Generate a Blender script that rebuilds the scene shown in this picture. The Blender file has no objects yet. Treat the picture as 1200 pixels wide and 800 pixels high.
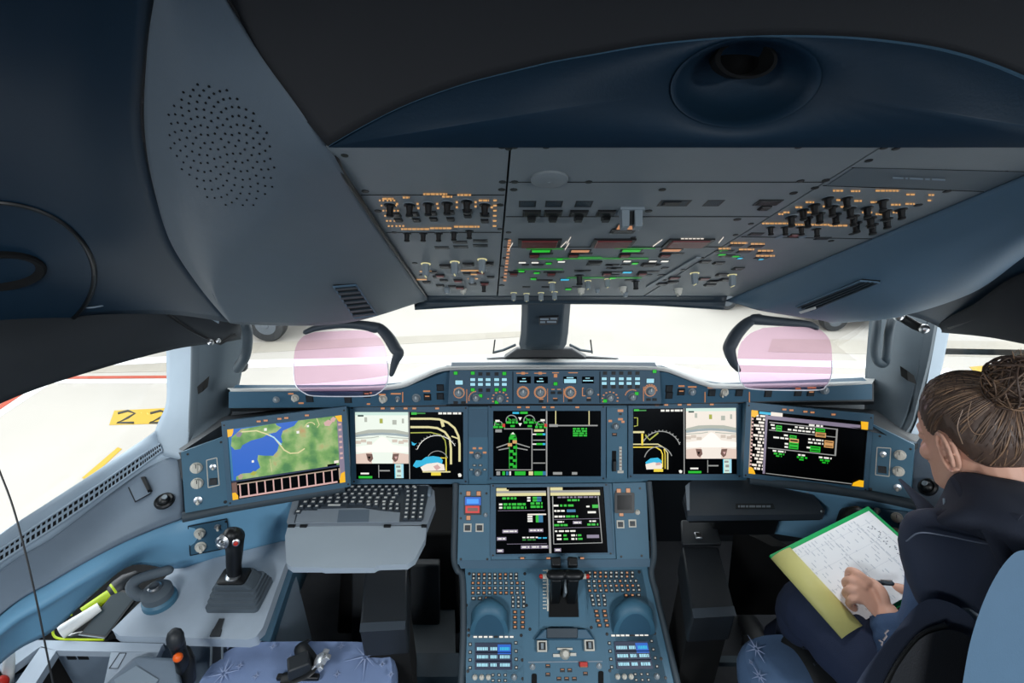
import bpy, math, random
from mathutils import Vector, Matrix
from math import sin, cos, pi, radians
random.seed(7)
V = Vector
C = bpy.context.scene.collection
# ------------------------------------------------------------------ camera model (18 mm lens, pitched 25 degrees down)
F = 600.0
PITCH = radians(25)
CAM = V((0, 0, 1.8))
RT = V((1, 0, 0)); UP = V((0, sin(PITCH), cos(PITCH))); FW = V((0, cos(PITCH), -sin(PITCH)))
def ray(px, py): return FW + RT*((px-600)/F) + UP*((400-py)/F)
def P(px, py, d): return CAM + ray(px, py)*d
def PZ(px, py, z):
    r = ray(px, py); return CAM + r*((z-CAM.z)/r.z)
def lerp(a, b, t): return a + (b-a)*t
class Plane:
    """a real plane in the cockpit; u runs across it, w up it, n towards the cabin"""
    def __init__(s, a, b, c):
        n = (b-a).cross(c-a).normalized()
        if n.dot(CAM-a) < 0: n = -n
        s.o = a; s.n = n
        u = RT - n*RT.dot(n)
        s.u = u.normalized(); s.w = n.cross(s.u)
    def depth(s, px, py):
        r = ray(px, py); return (s.o-CAM).dot(s.n)/r.dot(s.n)
    def at(s, px, py, off=0.0): return P(px, py, s.depth(px, py)) + s.n*off
    def frame(s, px, py, off=0.0, rot=0.0, scale=(1, 1, 1)):
        o = s.at(px, py, off)
        m = Matrix((( s.u.x, s.w.x, s.n.x, o.x), (s.u.y, s.w.y, s.n.y, o.y), (s.u.z, s.w.z, s.n.z, o.z), (0, 0, 0, 1)))
        return m @ Matrix.Rotation(rot, 4, 'Z') @ Matrix.Diagonal((*scale, 1))
    def mpp(s, px, py): return s.depth(px, py)/F
# ------------------------------------------------------------------ materials
def lin(c): return c/12.92 if c <= .04045 else ((c+.055)/1.055)**2.4
def rgb(r, g, b): return (lin(r/255), lin(g/255), lin(b/255))
MATS = {}
def mat(name, col, rough=.55, metal=0.0, var=.08, nscale=30, bump=0.0, bscale=400, emit=None, spec=.4, coat=0.0):
    m = bpy.data.materials.new(name); m.use_nodes = True
    nt = m.node_tree; b = nt.nodes['Principled BSDF']
    b.inputs['Roughness'].default_value = rough; b.inputs['Metallic'].default_value = metal
    b.inputs['Specular IOR Level'].default_value = spec
    if coat: b.inputs['Coat Weight'].default_value = coat
    tc = nt.nodes.new('ShaderNodeTexCoord')
    if var > 0:
        nz = nt.nodes.new('ShaderNodeTexNoise'); nz.inputs['Scale'].default_value = nscale; nz.inputs['Detail'].default_value = 4
        nt.links.new(tc.outputs['Object'], nz.inputs['Vector'])
        mx = nt.nodes.new('ShaderNodeMix'); mx.data_type = 'RGBA'
        mx.inputs['A'].default_value = (*[c*(1-var) for c in col], 1); mx.inputs['B'].default_value = (*[min(1, c*(1+var)) for c in col], 1)
        nt.links.new(nz.outputs['Fac'], mx.inputs['Factor']); nt.links.new(mx.outputs['Result'], b.inputs['Base Color'])
    else: b.inputs['Base Color'].default_value = (*col, 1)
    if bump > 0:
        n2 = nt.nodes.new('ShaderNodeTexNoise'); n2.inputs['Scale'].default_value = bscale; n2.inputs['Detail'].default_value = 3
        nt.links.new(tc.outputs['Object'], n2.inputs['Vector'])
        bp = nt.nodes.new('ShaderNodeBump'); bp.inputs['Strength'].default_value = bump; bp.inputs['Distance'].default_value = .002
        nt.links.new(n2.outputs['Fac'], bp.inputs['Height']); nt.links.new(bp.outputs['Normal'], b.inputs['Normal'])
    if emit:
        b.inputs['Emission Color'].default_value = (*col, 1); b.inputs['Emission Strength'].default_value = emit
    MATS[name] = m; return m
def glow(name, r, g, b, k=1.0):
    """a lit display element or back-lit legend"""
    c = rgb(r, g, b); m = mat(name, c, .4, var=0, emit=k)
    m.node_tree.nodes['Principled BSDF'].inputs['Base Color'].default_value = (c[0]*.1, c[1]*.1, c[2]*.1, 1)
    return m
def glass(name, tint, gl=.02, rough=.02):
    m = bpy.data.materials.new(name); m.use_nodes = True; nt = m.node_tree; nt.nodes.clear()
    o = nt.nodes.new('ShaderNodeOutputMaterial'); t = nt.nodes.new('ShaderNodeBsdfTransparent'); t.inputs['Color'].default_value = (*tint, 1)
    g = nt.nodes.new('ShaderNodeBsdfGlossy'); g.inputs['Roughness'].default_value = rough
    x = nt.nodes.new('ShaderNodeMixShader')
    lw = nt.nodes.new('ShaderNodeLayerWeight'); lw.inputs['Blend'].default_value = .5
    pw = nt.nodes.new('ShaderNodeMath'); pw.operation = 'POWER'; pw.inputs[1].default_value = 4.0
    ml = nt.nodes.new('ShaderNodeMath'); ml.operation = 'MULTIPLY_ADD'; ml.inputs[1].default_value = .5; ml.inputs[2].default_value = gl
    nt.links.new(lw.outputs['Facing'], pw.inputs[0]); nt.links.new(pw.outputs[0], ml.inputs[0])
    nt.links.new(ml.outputs[0], x.inputs[0]); nt.links.new(t.outputs[0], x.inputs[1]); nt.links.new(g.outputs[0], x.inputs[2])
    nt.links.new(x.outputs[0], o.inputs[0]); MATS[name] = m; return m

BLUE = mat('panel_blue', rgb(62, 104, 126), .5, var=.05, bump=.1, bscale=600)
BLUE_D = mat('panel_blue_deep', rgb(54, 90, 112), .5, var=.05, bump=.1, bscale=600)
BAND = mat('sill_blue', rgb(108, 156, 186), .45, var=.04, bump=.08, bscale=500)
GREY = mat('console_grey', rgb(158, 170, 182), .6, var=.06, bump=.2, bscale=700)
WALLG = mat('lining_grey', rgb(104, 118, 132), .6, var=.06, bump=.15, bscale=500)
LIGHTG = mat('pillar_grey', rgb(124, 138, 150), .55, var=.04, bump=.1)
PILLARD = mat('pillar_slate', rgb(58, 70, 78), .6, var=.06, bump=.15)
OVH = mat('overhead_grey', rgb(128, 134, 136), .5, var=.05, bump=.1, bscale=500)
SPK = mat('speaker_panel_grey', rgb(98, 108, 116), .55, var=.05, bump=.12, bscale=500)
SPKB = mat('side_panel_blue', rgb(88, 114, 134), .55, var=.05, bump=.12, bscale=500)
CEILB = mat('ceiling_blue', rgb(12, 40, 58), .6, var=.06, bump=.1)
CEILG = mat('ceiling_taupe', rgb(40, 39, 40), .7, var=.06, bump=.1)
RIM = mat('rim_lit_blue', rgb(92, 124, 142), .45, var=.04)
DARK = mat('dark_plastic', rgb(34, 38, 42), .5, var=.1, bump=.15)
DARKB = mat('dark_blue_plastic', rgb(40, 54, 64), .5, var=.1, bump=.15)
BLIND = mat('blind_fabric', rgb(46, 50, 54), .9, var=.08, bump=.3, bscale=900)
BLACK = mat('black_plastic', rgb(16, 18, 20), .42, var=.1)
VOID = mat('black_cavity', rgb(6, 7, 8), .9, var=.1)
RUBBER = mat('black_rubber', rgb(26, 28, 30), .75, var=.1, bump=.2)
STEEL = mat('steel', rgb(190, 192, 194), .3, 1.0, var=.06)
KNOBG = mat('knob_grey', rgb(128, 138, 144), .45, var=.06)
WHITE = mat('white_paint', rgb(226, 226, 222), .5, var=.03)
CREAM = mat('ivory_plastic', rgb(206, 202, 190), .5, var=.05)
RED = mat('red_plastic', rgb(190, 40, 26), .4, var=.06)
REDD = mat('red_guard', rgb(104, 26, 26), .4, var=.08)
ORANGE = mat('orange_plastic', rgb(232, 96, 24), .4, var=.06)
SCREEN = mat('screen_black', rgb(4, 5, 7), .2, var=0, spec=.05)
G_GREEN = glow('lit_green', 26, 178, 38); G_GREEND = glow('lit_green_dim', 30, 140, 40, .75)
G_WHITE = glow('lit_white', 232, 230, 222); G_GREYL = glow('lit_grey', 150, 150, 148, .9)
G_CYAN = glow('lit_cyan', 40, 175, 215); G_AMBER = glow('lit_amber', 214, 160, 100, .9)
G_AMBERD = glow('lit_amber_dim', 205, 140, 96, .8); G_YEL = glow('lit_yellow', 232, 206, 60)
G_CREAM = glow('lit_cream', 214, 205, 150); G_BLUE = glow('lit_blue', 24, 92, 190)
G_RED = glow('lit_red', 200, 50, 45); G_BROWN = glow('lit_brown', 110, 80, 70); G_NAVY = glow('lit_navy', 22, 38, 66)
G_PINK = glow('lit_pink', 205, 165, 160); G_LAV = glow('lit_lavender', 128, 118, 138); G_ORNG = glow('lit_orange', 240, 180, 20)
G_ICE = glow('lit_ice', 160, 215, 232); G_OLIVE = glow('lit_olive', 160, 165, 60); G_PALE = glow('lit_pale', 236, 226, 214)
G_SEA = glow('lit_sea', 40, 110, 150); G_TAN = glow('lit_tan', 170, 150, 130)
def map_mat():
    m = bpy.data.materials.new('lit_map_land'); m.use_nodes = True; nt = m.node_tree; b = nt.nodes['Principled BSDF']
    tc = nt.nodes.new('ShaderNodeTexCoord'); nz = nt.nodes.new('ShaderNodeTexNoise'); nz.inputs['Scale'].default_value = 22; nz.inputs['Detail'].default_value = 6
    cr = nt.nodes.new('ShaderNodeValToRGB'); e = cr.color_ramp.elements
    e[0].position = .33; e[0].color = (*rgb(62, 128, 62), 1); e[1].position = .72; e[1].color = (*rgb(196, 150, 96), 1)
    k = e.new(.47); k.color = (*rgb(118, 168, 84), 1); k = e.new(.58); k.color = (*rgb(164, 190, 120), 1)
    nt.links.new(tc.outputs['Object'], nz.inputs['Vector']); nt.links.new(nz.outputs['Fac'], cr.inputs['Fac'])
    nt.links.new(cr.outputs['Color'], b.inputs['Emission Color']); b.inputs['Emission Strength'].default_value = .9
    b.inputs['Base Color'].default_value = (.02, .02, .02, 1); MATS['lit_map_land'] = m; return m
G_MAP = map_mat()
# ------------------------------------------------------------------ mesh builder
ID = Matrix.Identity(4)
def catmull(p, t):
    n = len(p)-1; x = t*n; i = min(int(x), n-1); f = x-i
    a = p[i-1] if i > 0 else p[0]*2-p[1]; b = p[i]; c = p[i+1]; d = p[i+2] if i+2 <= n else p[n]*2-p[n-1]
    return .5*((2*b) + (c-a)*f + (2*a-5*b+4*c-d)*f*f + (3*b-a-3*c+d)*f**3)
def smooth_path(pts, n): return [catmull(pts, i/(n-1)) for i in range(n)]
class MB:
    def __init__(s): s.v = []; s.f = []; s.m = []; s.cuts = []
    def cut(s): s.cuts.append((len(s.v), len(s.f)))
    def add(s, vs, fs, mi=0, mx=None):
        b = len(s.v)
        s.v += [ (mx @ V(v)) if mx is not None else V(v) for v in vs]
        s.f += [tuple(b+i for i in f) for f in fs]; s.m += [mi]*len(fs); return s
    def box(s, mx, x0, x1, y0, y1, z0, z1, mi=0, taper=1.0):
        cx, cy = (x0+x1)/2, (y0+y1)/2
        def t(x, y): return cx+(x-cx)*taper, cy+(y-cy)*taper
        vs = [(x0, y0, z0), (x1, y0, z0), (x1, y1, z0), (x0, y1, z0), (*t(x0, y0), z1), (*t(x1, y0), z1), (*t(x1, y1), z1), (*t(x0, y1), z1)]
        return s.add(vs, [(3, 2, 1, 0), (4, 5, 6, 7), (0, 1, 5, 4), (1, 2, 6, 5), (2, 3, 7, 6), (3, 0, 4, 7)], mi, mx)
    def hexa(s, a, b, mi=0):
        """two quads joined into a solid"""
        return s.add(list(a)+list(b), [(3, 2, 1, 0), (4, 5, 6, 7), (0, 1, 5, 4), (1, 2, 6, 5), (2, 3, 7, 6), (3, 0, 4, 7)], mi)
    def prism(s, a, off, mi=0, mside=None):
        """closed polygon (world points) extruded by the vector off"""
        n = len(a); b = [p+off for p in a]
        s.add(list(a)+b, [tuple(range(n))[::-1], tuple(range(n, 2*n))], mi)
        s.add(list(a)+b, [(i, (i+1) % n, n+(i+1) % n, n+i) for i in range(n)], mi if mside is None else mside); return s
    def lathe(s, mx, prof, seg=16, mi=0, cap=True):
        vs = []; fs = []
        for r, z in prof:
            for k in range(seg): vs.append((r*cos(2*pi*k/seg), r*sin(2*pi*k/seg), z))
        for j in range(len(prof)-1):
            for k in range(seg): fs.append((j*seg+k, j*seg+(k+1) % seg, (j+1)*seg+(k+1) % seg, (j+1)*seg+k))
        if cap: fs.append(tuple(range(seg))[::-1]); fs.append(tuple(range((len(prof)-1)*seg, len(prof)*seg)))
        return s.add(vs, fs, mi, mx)
    def rings(s, rs, mi=0, cap=True):
        n = len(rs[0]); vs = [p for r in rs for p in r]; fs = []
        for j in range(len(rs)-1):
            for k in range(n): fs.append((j*n+k, j*n+(k+1) % n, (j+1)*n+(k+1) % n, (j+1)*n+k))
        if cap: fs.append(tuple(range(n))[::-1]); fs.append(tuple(range((len(rs)-1)*n, len(rs)*n)))
        return s.add(vs, fs, mi)
    def tube(s, pts, rad, seg=10, mi=0, flat=1.0, ref=None, round_end=False):
        pts = [V(p) for p in pts]; n = len(pts)
        if not hasattr(rad, '__len__'): rad = [rad]*n
        rad = list(rad)
        if round_end:
            for end in (0, 1):
                a, b = (pts[0], pts[1]) if end == 0 else (pts[-1], pts[-2]); r = rad[0] if end == 0 else rad[-1]
                dd = (a-b).normalized(); e1 = a+dd*r*.6; e2 = a+dd*r*.95
                if end == 0: pts = [e2, e1]+pts; rad = [r*.3, r*.78]+rad
                else: pts = pts+[e1, e2]; rad = rad+[r*.78, r*.3]
            n = len(pts)
        rs = []; up = ref
        for i, p in enumerate(pts):
            t = (pts[min(i+1, n-1)]-pts[max(i-1, 0)]).normalized()
            if up is None: up = V((0, 0, 1)) if abs(t.z) < .9 else V((0, 1, 0))
            x = t.cross(up)
            if x.length < 1e-5: x = t.cross(V((.3, 1, .2)))
            x.normalize(); y = x.cross(t).normalized(); up = y
            rs.append([p + x*(rad[i]*cos(2*pi*k/seg)) + y*(rad[i]*flat*sin(2*pi*k/seg)) for k in range(seg)])
        return s.rings(rs, mi)
    def sphere(s, c, r, seg=14, mi=0, mx=None):
        r = V((r, r, r)) if not hasattr(r, '__len__') else V(r); m = max(4, seg//2); rs = []
        for j in range(1, m):
            a = pi*j/m; rs.append([V((c[0]+r.x*sin(a)*cos(2*pi*k/seg), c[1]+r.y*sin(a)*sin(2*pi*k/seg), c[2]-r.z*cos(a))) for k in range(seg)])
        vs = [p for q in rs for p in q]; n = seg; fs = []
        for j in range(m-2):
            for k in range(n): fs.append((j*n+k, j*n+(k+1) % n, (j+1)*n+(k+1) % n, (j+1)*n+k))
        vs += [V((c[0], c[1], c[2]-r.z)), V((c[0], c[1], c[2]+r.z))]; a, b = len(vs)-2, len(vs)-1
        fs += [(a, (k+1) % n, k) for k in range(n)] + [(b, (m-2)*n+k, (m-2)*n+(k+1) % n) for k in range(n)]
        return s.add(vs, fs, mi, mx)
    def patch(s, rows, nu=8, nv=8, mi=0, mfun=None):
        """smooth surface through a grid of points"""
        R = len(rows); U = (len(rows[0])-1)*nu+1; W = (R-1)*nv+1
        cols = [[catmull(r, i/(U-1)) for i in range(U)] for r in rows]
        g = [[catmull([cols[r][i] for r in range(R)], j/(W-1)) for i in range(U)] for j in range(W)]
        vs = [p for r in g for p in r]; fs = []; ms = []
        b = len(s.v); s.v += vs
        for j in range(W-1):
            for i in range(U-1):
                s.f.append((b+j*U+i, b+j*U+i+1, b+(j+1)*U+i+1, b+(j+1)*U+i)); s.m.append(mfun(i/(U-1), j/(W-1)) if mfun else mi)
        return g
    def poly(s, pts, mi=0): return s.add(pts, [tuple(range(len(pts)))], mi)
    def mesh(s, name, mats, smooth=True, ang=38):
        me = bpy.data.meshes.new(name); me.from_pydata([tuple(v) for v in s.v], [], s.f)
        for m in mats: me.materials.append(m)
        me.polygons.foreach_set('material_index', s.m)
        if smooth:
            me.polygons.foreach_set('use_smooth', [True]*len(me.polygons)); me.set_sharp_from_angle(angle=radians(ang))
        me.update(); return me
# ------------------------------------------------------------------ objects
W = {}
def tag(o, label=None, cat=None, group=None, kind=None):
    if label: o['label'] = label
    if cat: o['category'] = cat
    if group: o['group'] = group
    if kind: o['kind'] = kind
    return o
def thing(name, label, cat, loc, group=None):
    o = bpy.data.objects.new(name, None); C.objects.link(o); o.empty_display_size = .05
    o.location = loc; W[o] = Matrix.Translation(loc); return tag(o, label, cat, group)
def put(name, me, parent=None, mx=None):
    o = bpy.data.objects.new(name, me); C.objects.link(o); mx = mx if mx is not None else ID
    W[o] = mx.copy()
    if parent is not None: o.parent = parent; o.matrix_basis = W[parent].inverted() @ mx
    else: o.matrix_basis = mx
    return o
def build(name, mb, mats, parent=None, bevel=0, bseg=2, sub=0, solid=0, ang=38, kind=None, label=None, cat=None, group=None, soff=-1, recalc=False):
    if not hasattr(mats, '__len__'): mats = [mats]
    xs = [v.x for v in mb.v]; ys = [v.y for v in mb.v]; zs = [v.z for v in mb.v]
    o0 = V(((min(xs)+max(xs))/2, (min(ys)+max(ys))/2, min(zs)))
    mb.v = [v-o0 for v in mb.v]
    me = mb.mesh(name, mats, ang=ang)
    if recalc:
        import bmesh
        bm = bmesh.new(); bm.from_mesh(me); bmesh.ops.recalc_face_normals(bm, faces=bm.faces); bm.to_mesh(me); bm.free()
    o = put(name, me, parent, Matrix.Translation(o0))
    if solid: m = o.modifiers.new('solid', 'SOLIDIFY'); m.thickness = solid; m.offset = soff
    if sub: m = o.modifiers.new('sub', 'SUBSURF'); m.levels = m.render_levels = sub
    if bevel: m = o.modifiers.new('bevel', 'BEVEL'); m.width = bevel; m.segments = bseg; m.limit_method = 'ANGLE'; m.angle_limit = radians(35)
    return tag(o, label, cat, group, kind)
def build_rows(name, mb, mats, parent):
    """every row of lettering is a part of its own"""
    a, f0 = 0, 0
    for b, f1 in mb.cuts:
        if b > a:
            q = MB(); q.v = mb.v[a:b]; q.f = [tuple(i-a for i in f) for f in mb.f[f0:f1]]; q.m = mb.m[f0:f1]; build(name, q, mats, parent)
        a, f0 = b, f1
def rrect(x0, y0, x1, y1, r, n=4):
    pts = []
    for cx, cy, a in ((x1-r, y1-r, 0), (x0+r, y1-r, 90), (x0+r, y0+r, 180), (x1-r, y0+r, 270)):
        for k in range(n+1): t = radians(a+90*k/n); pts.append((cx+r*cos(t), cy+r*sin(t)))
    return pts
# ------------------------------------------------------------------ small controls (built once, shared)
def m_knob():
    b = MB(); b.lathe(None, [(1, 0), (1, .25), (.78, .35), (.72, 1.35), (.6, 1.5)], 18, 0)
    b.box(None, -.08, .08, .05, .7, 1.5, 1.56, 1); b.lathe(None, [(1.18, 0), (1.18, .08)], 18, 2); return b.mesh('knob', [KNOBG, WHITE, G_AMBERD])
def m_plain():
    b = MB(); b.lathe(None, [(1, 0), (1, .3), (.8, .4), (.75, 1.3), (.62, 1.45)], 16, 0); b.box(None, -.09, .09, .05, .7, 1.45, 1.52, 1); return b.mesh('plain_knob', [KNOBG, WHITE])
def m_light():
    b = MB(); b.lathe(None, [(1, 0), (1, .3), (.86, .42), (.8, 1.2), (.66, 1.35)], 16, 0); b.box(None, -.22, .22, -.75, .75, 1.2, 1.75, 0); b.box(None, -.06, .06, .1, .75, 1.75, 1.8, 1); return b.mesh('bar_knob', [CREAM, BLACK])
def m_ribbed():
    b = MB(); b.lathe(None, [(1.1, 0), (1.1, .12)], 18, 1)
    vs = []
    for z, k in ((.1, .85), (2.6, .8), (2.7, .65)): vs.append([V(((k-(.1 if q % 2 else 0))*cos(2*pi*q/16), (k-(.1 if q % 2 else 0))*sin(2*pi*q/16), z)) for q in range(16)])
    b.rings(vs, 0); b.box(None, -.1, .1, -.9, .9, 2.7, 2.78, 1); return b.mesh('ribbed_knob', [KNOBG, G_CREAM])
def m_peg():
    b = MB(); b.lathe(None, [(1, 0), (1, .2), (.6, .3), (.5, 1.6), (.62, 1.7), (.62, 2.0), (.4, 2.1)], 12, 0); b.lathe(None, [(1.15, 0), (1.15, .1)], 12, 1); return b.mesh('peg_knob', [BLACK, KNOBG])
def m_toggle():
    b = MB(); b.lathe(None, [(1, 0), (1, .3), (.5, .45)], 12, 0); b.tube([V((0, 0, .3)), V((0, -.35, 1.4)), V((0, -.55, 1.9))], [.28, .34, .42], 10, 1, round_end=True); return b.mesh('toggle', [STEEL, CREAM])
def m_button(face, name):
    b = MB(); b.box(None, -1, 1, -1, 1, 0, .35, 0); b.box(None, -.86, .86, -.86, .86, .3, .6, 1, taper=.92); b.box(None, -.6, .6, .18, .5, .6, .63, 2); return b.mesh(name, [BLACK, DARK, face])
def m_lamp(face, name):
    b = MB(); b.box(None, -1, 1, -1, 1, 0, .3, 0); b.box(None, -.84, .84, -.84, .84, .28, .5, 1, taper=.95); return b.mesh(name, [BLACK, face])
def m_key(face, name):
    b = MB(); b.box(None, -1, 1, -1, 1, 0, .5, 0, taper=.86); b.box(None, -.5, .5, -.35, .45, .5, .54, 1); return b.mesh(name, [DARK, face])
def m_outline():
    b = MB()
    for a in ((-1, 1, .82, 1), (-1, 1, -1, -.82), (-1, -.84, -1, 1), (.84, 1, -1, 1)): b.box(None, *a, 0, .12, 0)
    b.box(None, -.84, .84, -.82, .82, 0, .06, 1); return b.mesh('slot', [BLACK, DARKB])
def m_screw():
    b = MB(); b.lathe(None, [(1, 0), (.9, .35), (.5, .4)], 8, 0); return b.mesh('fastener', [BLACK])
def m_frame():
    b = MB(); b.box(None, -1, 1, -1, 1, 0, .3, 0); b.box(None, -.7, .7, -.72, .62, .28, .6, 1, taper=.92); b.box(None, -.5, .5, -.1, .35, .6, .63, 2); return b.mesh('framed_button', [CREAM, BLACK, DARKB])
K = dict(b_frame=m_frame(), knob=m_knob(), plain=m_plain(), light=m_light(), ribbed=m_ribbed(), peg=m_peg(), toggle=m_toggle(), screw=m_screw(), slot=m_outline(),
         b_dark=m_button(DARK, 'button_dark'), b_white=m_button(G_WHITE, 'button_white'), b_amber=m_button(G_AMBERD, 'button_amber'), b_green=m_button(G_GREEN, 'button_green'),
         l_green=m_lamp(G_GREEN, 'lamp_green'), l_amber=m_lamp(G_AMBERD, 'lamp_amber'), l_white=m_lamp(G_WHITE, 'lamp_white'), l_red=m_lamp(REDD, 'guard_red'), l_cyan=m_lamp(G_CYAN, 'lamp_cyan'),
         l_black=m_lamp(BLACK, 'cap_black'), l_ice=m_lamp(G_ICE, 'lamp_ice'), k_white=m_key(G_WHITE, 'key_white'), k_amber=m_key(G_AMBERD, 'key_amber'), k_cream=m_key(CREAM, 'key_cream'))
PARTN = dict(b_frame='button', knob='knob', plain='knob', light='selector_knob', ribbed='knob', peg='peg_switch', toggle='toggle_switch', screw='fastener', slot='slot', b_dark='button', b_white='button', b_amber='button', b_green='button',
             l_green='indicator', l_amber='indicator', l_white='indicator', l_red='guard', l_cyan='indicator', l_black='button', l_ice='indicator', k_white='key', k_amber='key', k_cream='key')
def ctl(kind, parent, pl, px, py, sx, sy=None, h=None, rot=0, off=0.0):
    """a control on the panel plane pl; half sizes and height unit in pixels at that depth"""
    k = pl.mpp(px, py); sy = sx if sy is None else sy; h = min(sx, sy) if h is None else h
    return put(PARTN[kind], K[kind], parent, pl.frame(px, py, off, rot, (sx*k, sy*k, h*k)))
class Draw:
    """flat lit elements in one mesh; u,v run 0..1 over the screen from its top left"""
    def __init__(s, pl, corners, off=.0012):
        s.pl = pl; s.c = corners; s.b = MB(); s.off = off; s.mats = []
    def pt(s, u, v):
        (ax, ay), (bx, by), (cx, cy), (dx, dy) = s.c   # TL TR BR BL
        x = lerp(lerp(ax, bx, u), lerp(dx, cx, u), v); y = lerp(lerp(ay, by, u), lerp(dy, cy, u), v)
        return s.pl.at(x, y, s.off)
    def mi(s, m):
        if m not in s.mats: s.mats.append(m)
        return s.mats.index(m)
    def poly(s, uv, m):
        s.off += .00004; s.b.poly([s.pt(*p) for p in uv], s.mi(m)); return s
    def rect(s, u0, v0, u1, v1, m): return s.poly([(u0, v0), (u0, v1), (u1, v1), (u1, v0)], m)
    def line(s, uv, w, m, asp=1.6):
        s.off += .00004
        P2 = [V((u*asp, v)) for u, v in uv]; L = []; R = []
        for i, p in enumerate(P2):
            t = (P2[min(i+1, len(P2)-1)]-P2[max(i-1, 0)]); t = t.normalized() if t.length > 1e-9 else V((1, 0)); n = V((-t.y, t.x))*w*.5
            L.append(p+n); R.append(p-n)
        for i in range(len(P2)-1):
            s.b.poly([s.pt(q.x/asp, q.y) for q in (L[i], L[i+1], R[i+1], R[i])], s.mi(m))
        return s
    def arc(s, u, v, r, a0, a1, w, m, asp=1.6, n=24):
        return s.line([(u+r*cos(radians(lerp(a0, a1, i/n)))/asp, v-r*sin(radians(lerp(a0, a1, i/n)))) for i in range(n+1)], w, m, asp)
    def dash(s, u0, v, u1, h, m, fill=.75, n=None):
        n = n or max(1, int((u1-u0)/.035))
        x = u0
        while x < u1-.004:
            L = min(random.uniform(.02, .05), u1-x); s.rect(x, v-h/2, x+L, v+h/2, m); x += L+random.uniform(.006, .014)
        return s
    def build(s, name, parent): return build(name, s.b, s.mats, parent)
SKY = 4.2; EXPO = 0.0
FILL_LIGHTS = [('added_fill_light', (-.75, -.6, 1.97), 31), ('added_fill_light', (1.05, -.6, 1.97), 37)]  # added fill lights behind the camera, no fixtures stand there
# ================================================================== PLANES
DP = Plane(P(600, 500, 1.53), P(700, 500, 1.53), P(600, 560, 1.53))            # main display row
OP = Plane(V((0, .55, 1.76)), V((.3, .55, 1.76)), V((0, 1.23, 1.36)))           # overhead panel
FP = Plane(P(600, 433, 1.44), P(700, 433, 1.44), P(600, 474, 1.45))             # flight control unit face
LP = Plane(P(640, 565, 1.52), P(740, 565, 1.52), P(640, 655, 1.47))             # lower display
PP = Plane(P(650, 665, 1.475), P(750, 665, 1.475), P(655, 800, 1.33))           # pedestal top
LD = Plane(P(265, 497, 1.40), P(402, 482, 1.47), P(272, 585, 1.40))             # outer displays
RD = Plane(P(878, 478, 1.49), P(1018, 490, 1.44), P(1012, 572, 1.44))
def ODP(px, py): return OP.at(px, py)
# ================================================================== SETTING
b = MB(); b.box(None, -1.5, 1.75, -1.0, 1.9, -.05, 0); build('floor', b, mat('floor_dark', rgb(40, 42, 46), .9, var=.2, bump=.4), kind='structure')
b = MB(); b.box(None, -1.5, 1.75, -1.05, -1.0, 0, 2.15); build('wall_back', b, WALLG, kind='structure')
# outer hull: roof and the upper side walls
b = MB()
roof = [V((-1.5, -1.05, 2.16)), V((1.75, -1.05, 2.16)), V((1.75, .4, 2.16)), V((1.3, 1.42, 1.42)), V((-1.15, 1.42, 1.42)), V((-1.5, .4, 2.16))]
b.prism([roof[0], roof[1], V((1.75, .75, 2.16)), V((-1.5, .75, 2.16))], V((0, 0, .03))); b.prism([V((1.75, .75, 2.16)), V((1.75, 1.42, 1.42)), V((-1.5, 1.42, 1.42)), V((-1.5, .75, 2.16))], V((0, 0, .03))); build('ceiling', b, CEILG, kind='structure')
def wall_side(name, pts, off):
    q = MB()
    for p in pts: q.prism(p, off)
    return build(name, q, WALLG, kind='structure')
# hull skin around the side windows
L1 = V((-1.5, -1.05, 0)); 
wall_side('wall_left', [
    [V((-1.5, -1.05, 0)), V((-1.28, .72, 0)), V((-1.28, .72, 2.16)), V((-1.5, -1.05, 2.16))],
    [V((-1.28, .72, 1.4)), V((-1.16, 1.66, 1.3)), V((-1.16, 1.66, 1.42)), V((-1.19, 1.42, 1.45)), V((-1.27, .75, 2.17)), V((-1.28, .72, 2.17))],
    [V((-1.28, .72, 0)), V((-1.16, 1.72, 0)), V((-1.16, 1.72, .66)), V((-1.28, .72, .66))]], V((-.04, 0, 0)))
wall_side('wall_right', [
    [V((1.75, -1.05, 0)), V((1.53, .55, 0)), V((1.53, .55, 2.16)), V((1.75, -1.05, 2.16))],
    [V((1.53, .55, 1.50)), V((1.40, 1.66, 1.34)), V((1.40, 1.66, 1.42)), V((1.43, 1.42, 1.45)), V((1.51, .75, 2.17)), V((1.53, .55, 2.17))],
    [V((1.53, .55, 0)), V((1.40, 1.72, 0)), V((1.40, 1.72, .66)), V((1.53, .55, .66))]], V((.04, 0, 0)))
b = MB(); b.box(None, -1.3, 1.5, 1.72, 1.78, 0, .74); build('wall_front', b, DARK, kind='structure')
# ---- apron outside
GZ = -4.7
b = MB(); b.box(None, -120, 120, 1.2, 160, GZ-.2, GZ)
gm = mat('apron_concrete', rgb(143, 138, 131), .9, var=.14, nscale=.35); build('ground', b, gm, kind='structure')
def ground_mark(name, polys, m, label):
    q = MB()
    for p in polys: q.prism([PZ(x, y, GZ+.002) for x, y in p], V((0, 0, .006)))
    return build(name, q, m, label=label, cat='marking')
YEL = mat('yellow_line_paint', rgb(150, 122, 30), .8, var=.08); REDP = mat('red_line_paint', rgb(136, 50, 26), .8, var=.08); WHP = mat('white_line_paint', rgb(190, 190, 190), .8, var=.02)
ASPH = mat('grey_asphalt', rgb(132, 126, 116), .9, var=.12, nscale=1.5); BLKP = mat('black_paint', rgb(34, 30, 18), .9, var=.2)
ground_mark('road_line', [[(-20, 487), (50, 441), (54, 444), (-20, 494)], [(50, 441), (205, 440), (205, 443), (54, 444)]], REDP, 'bent red painted line on the apron outside the left side window')
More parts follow.
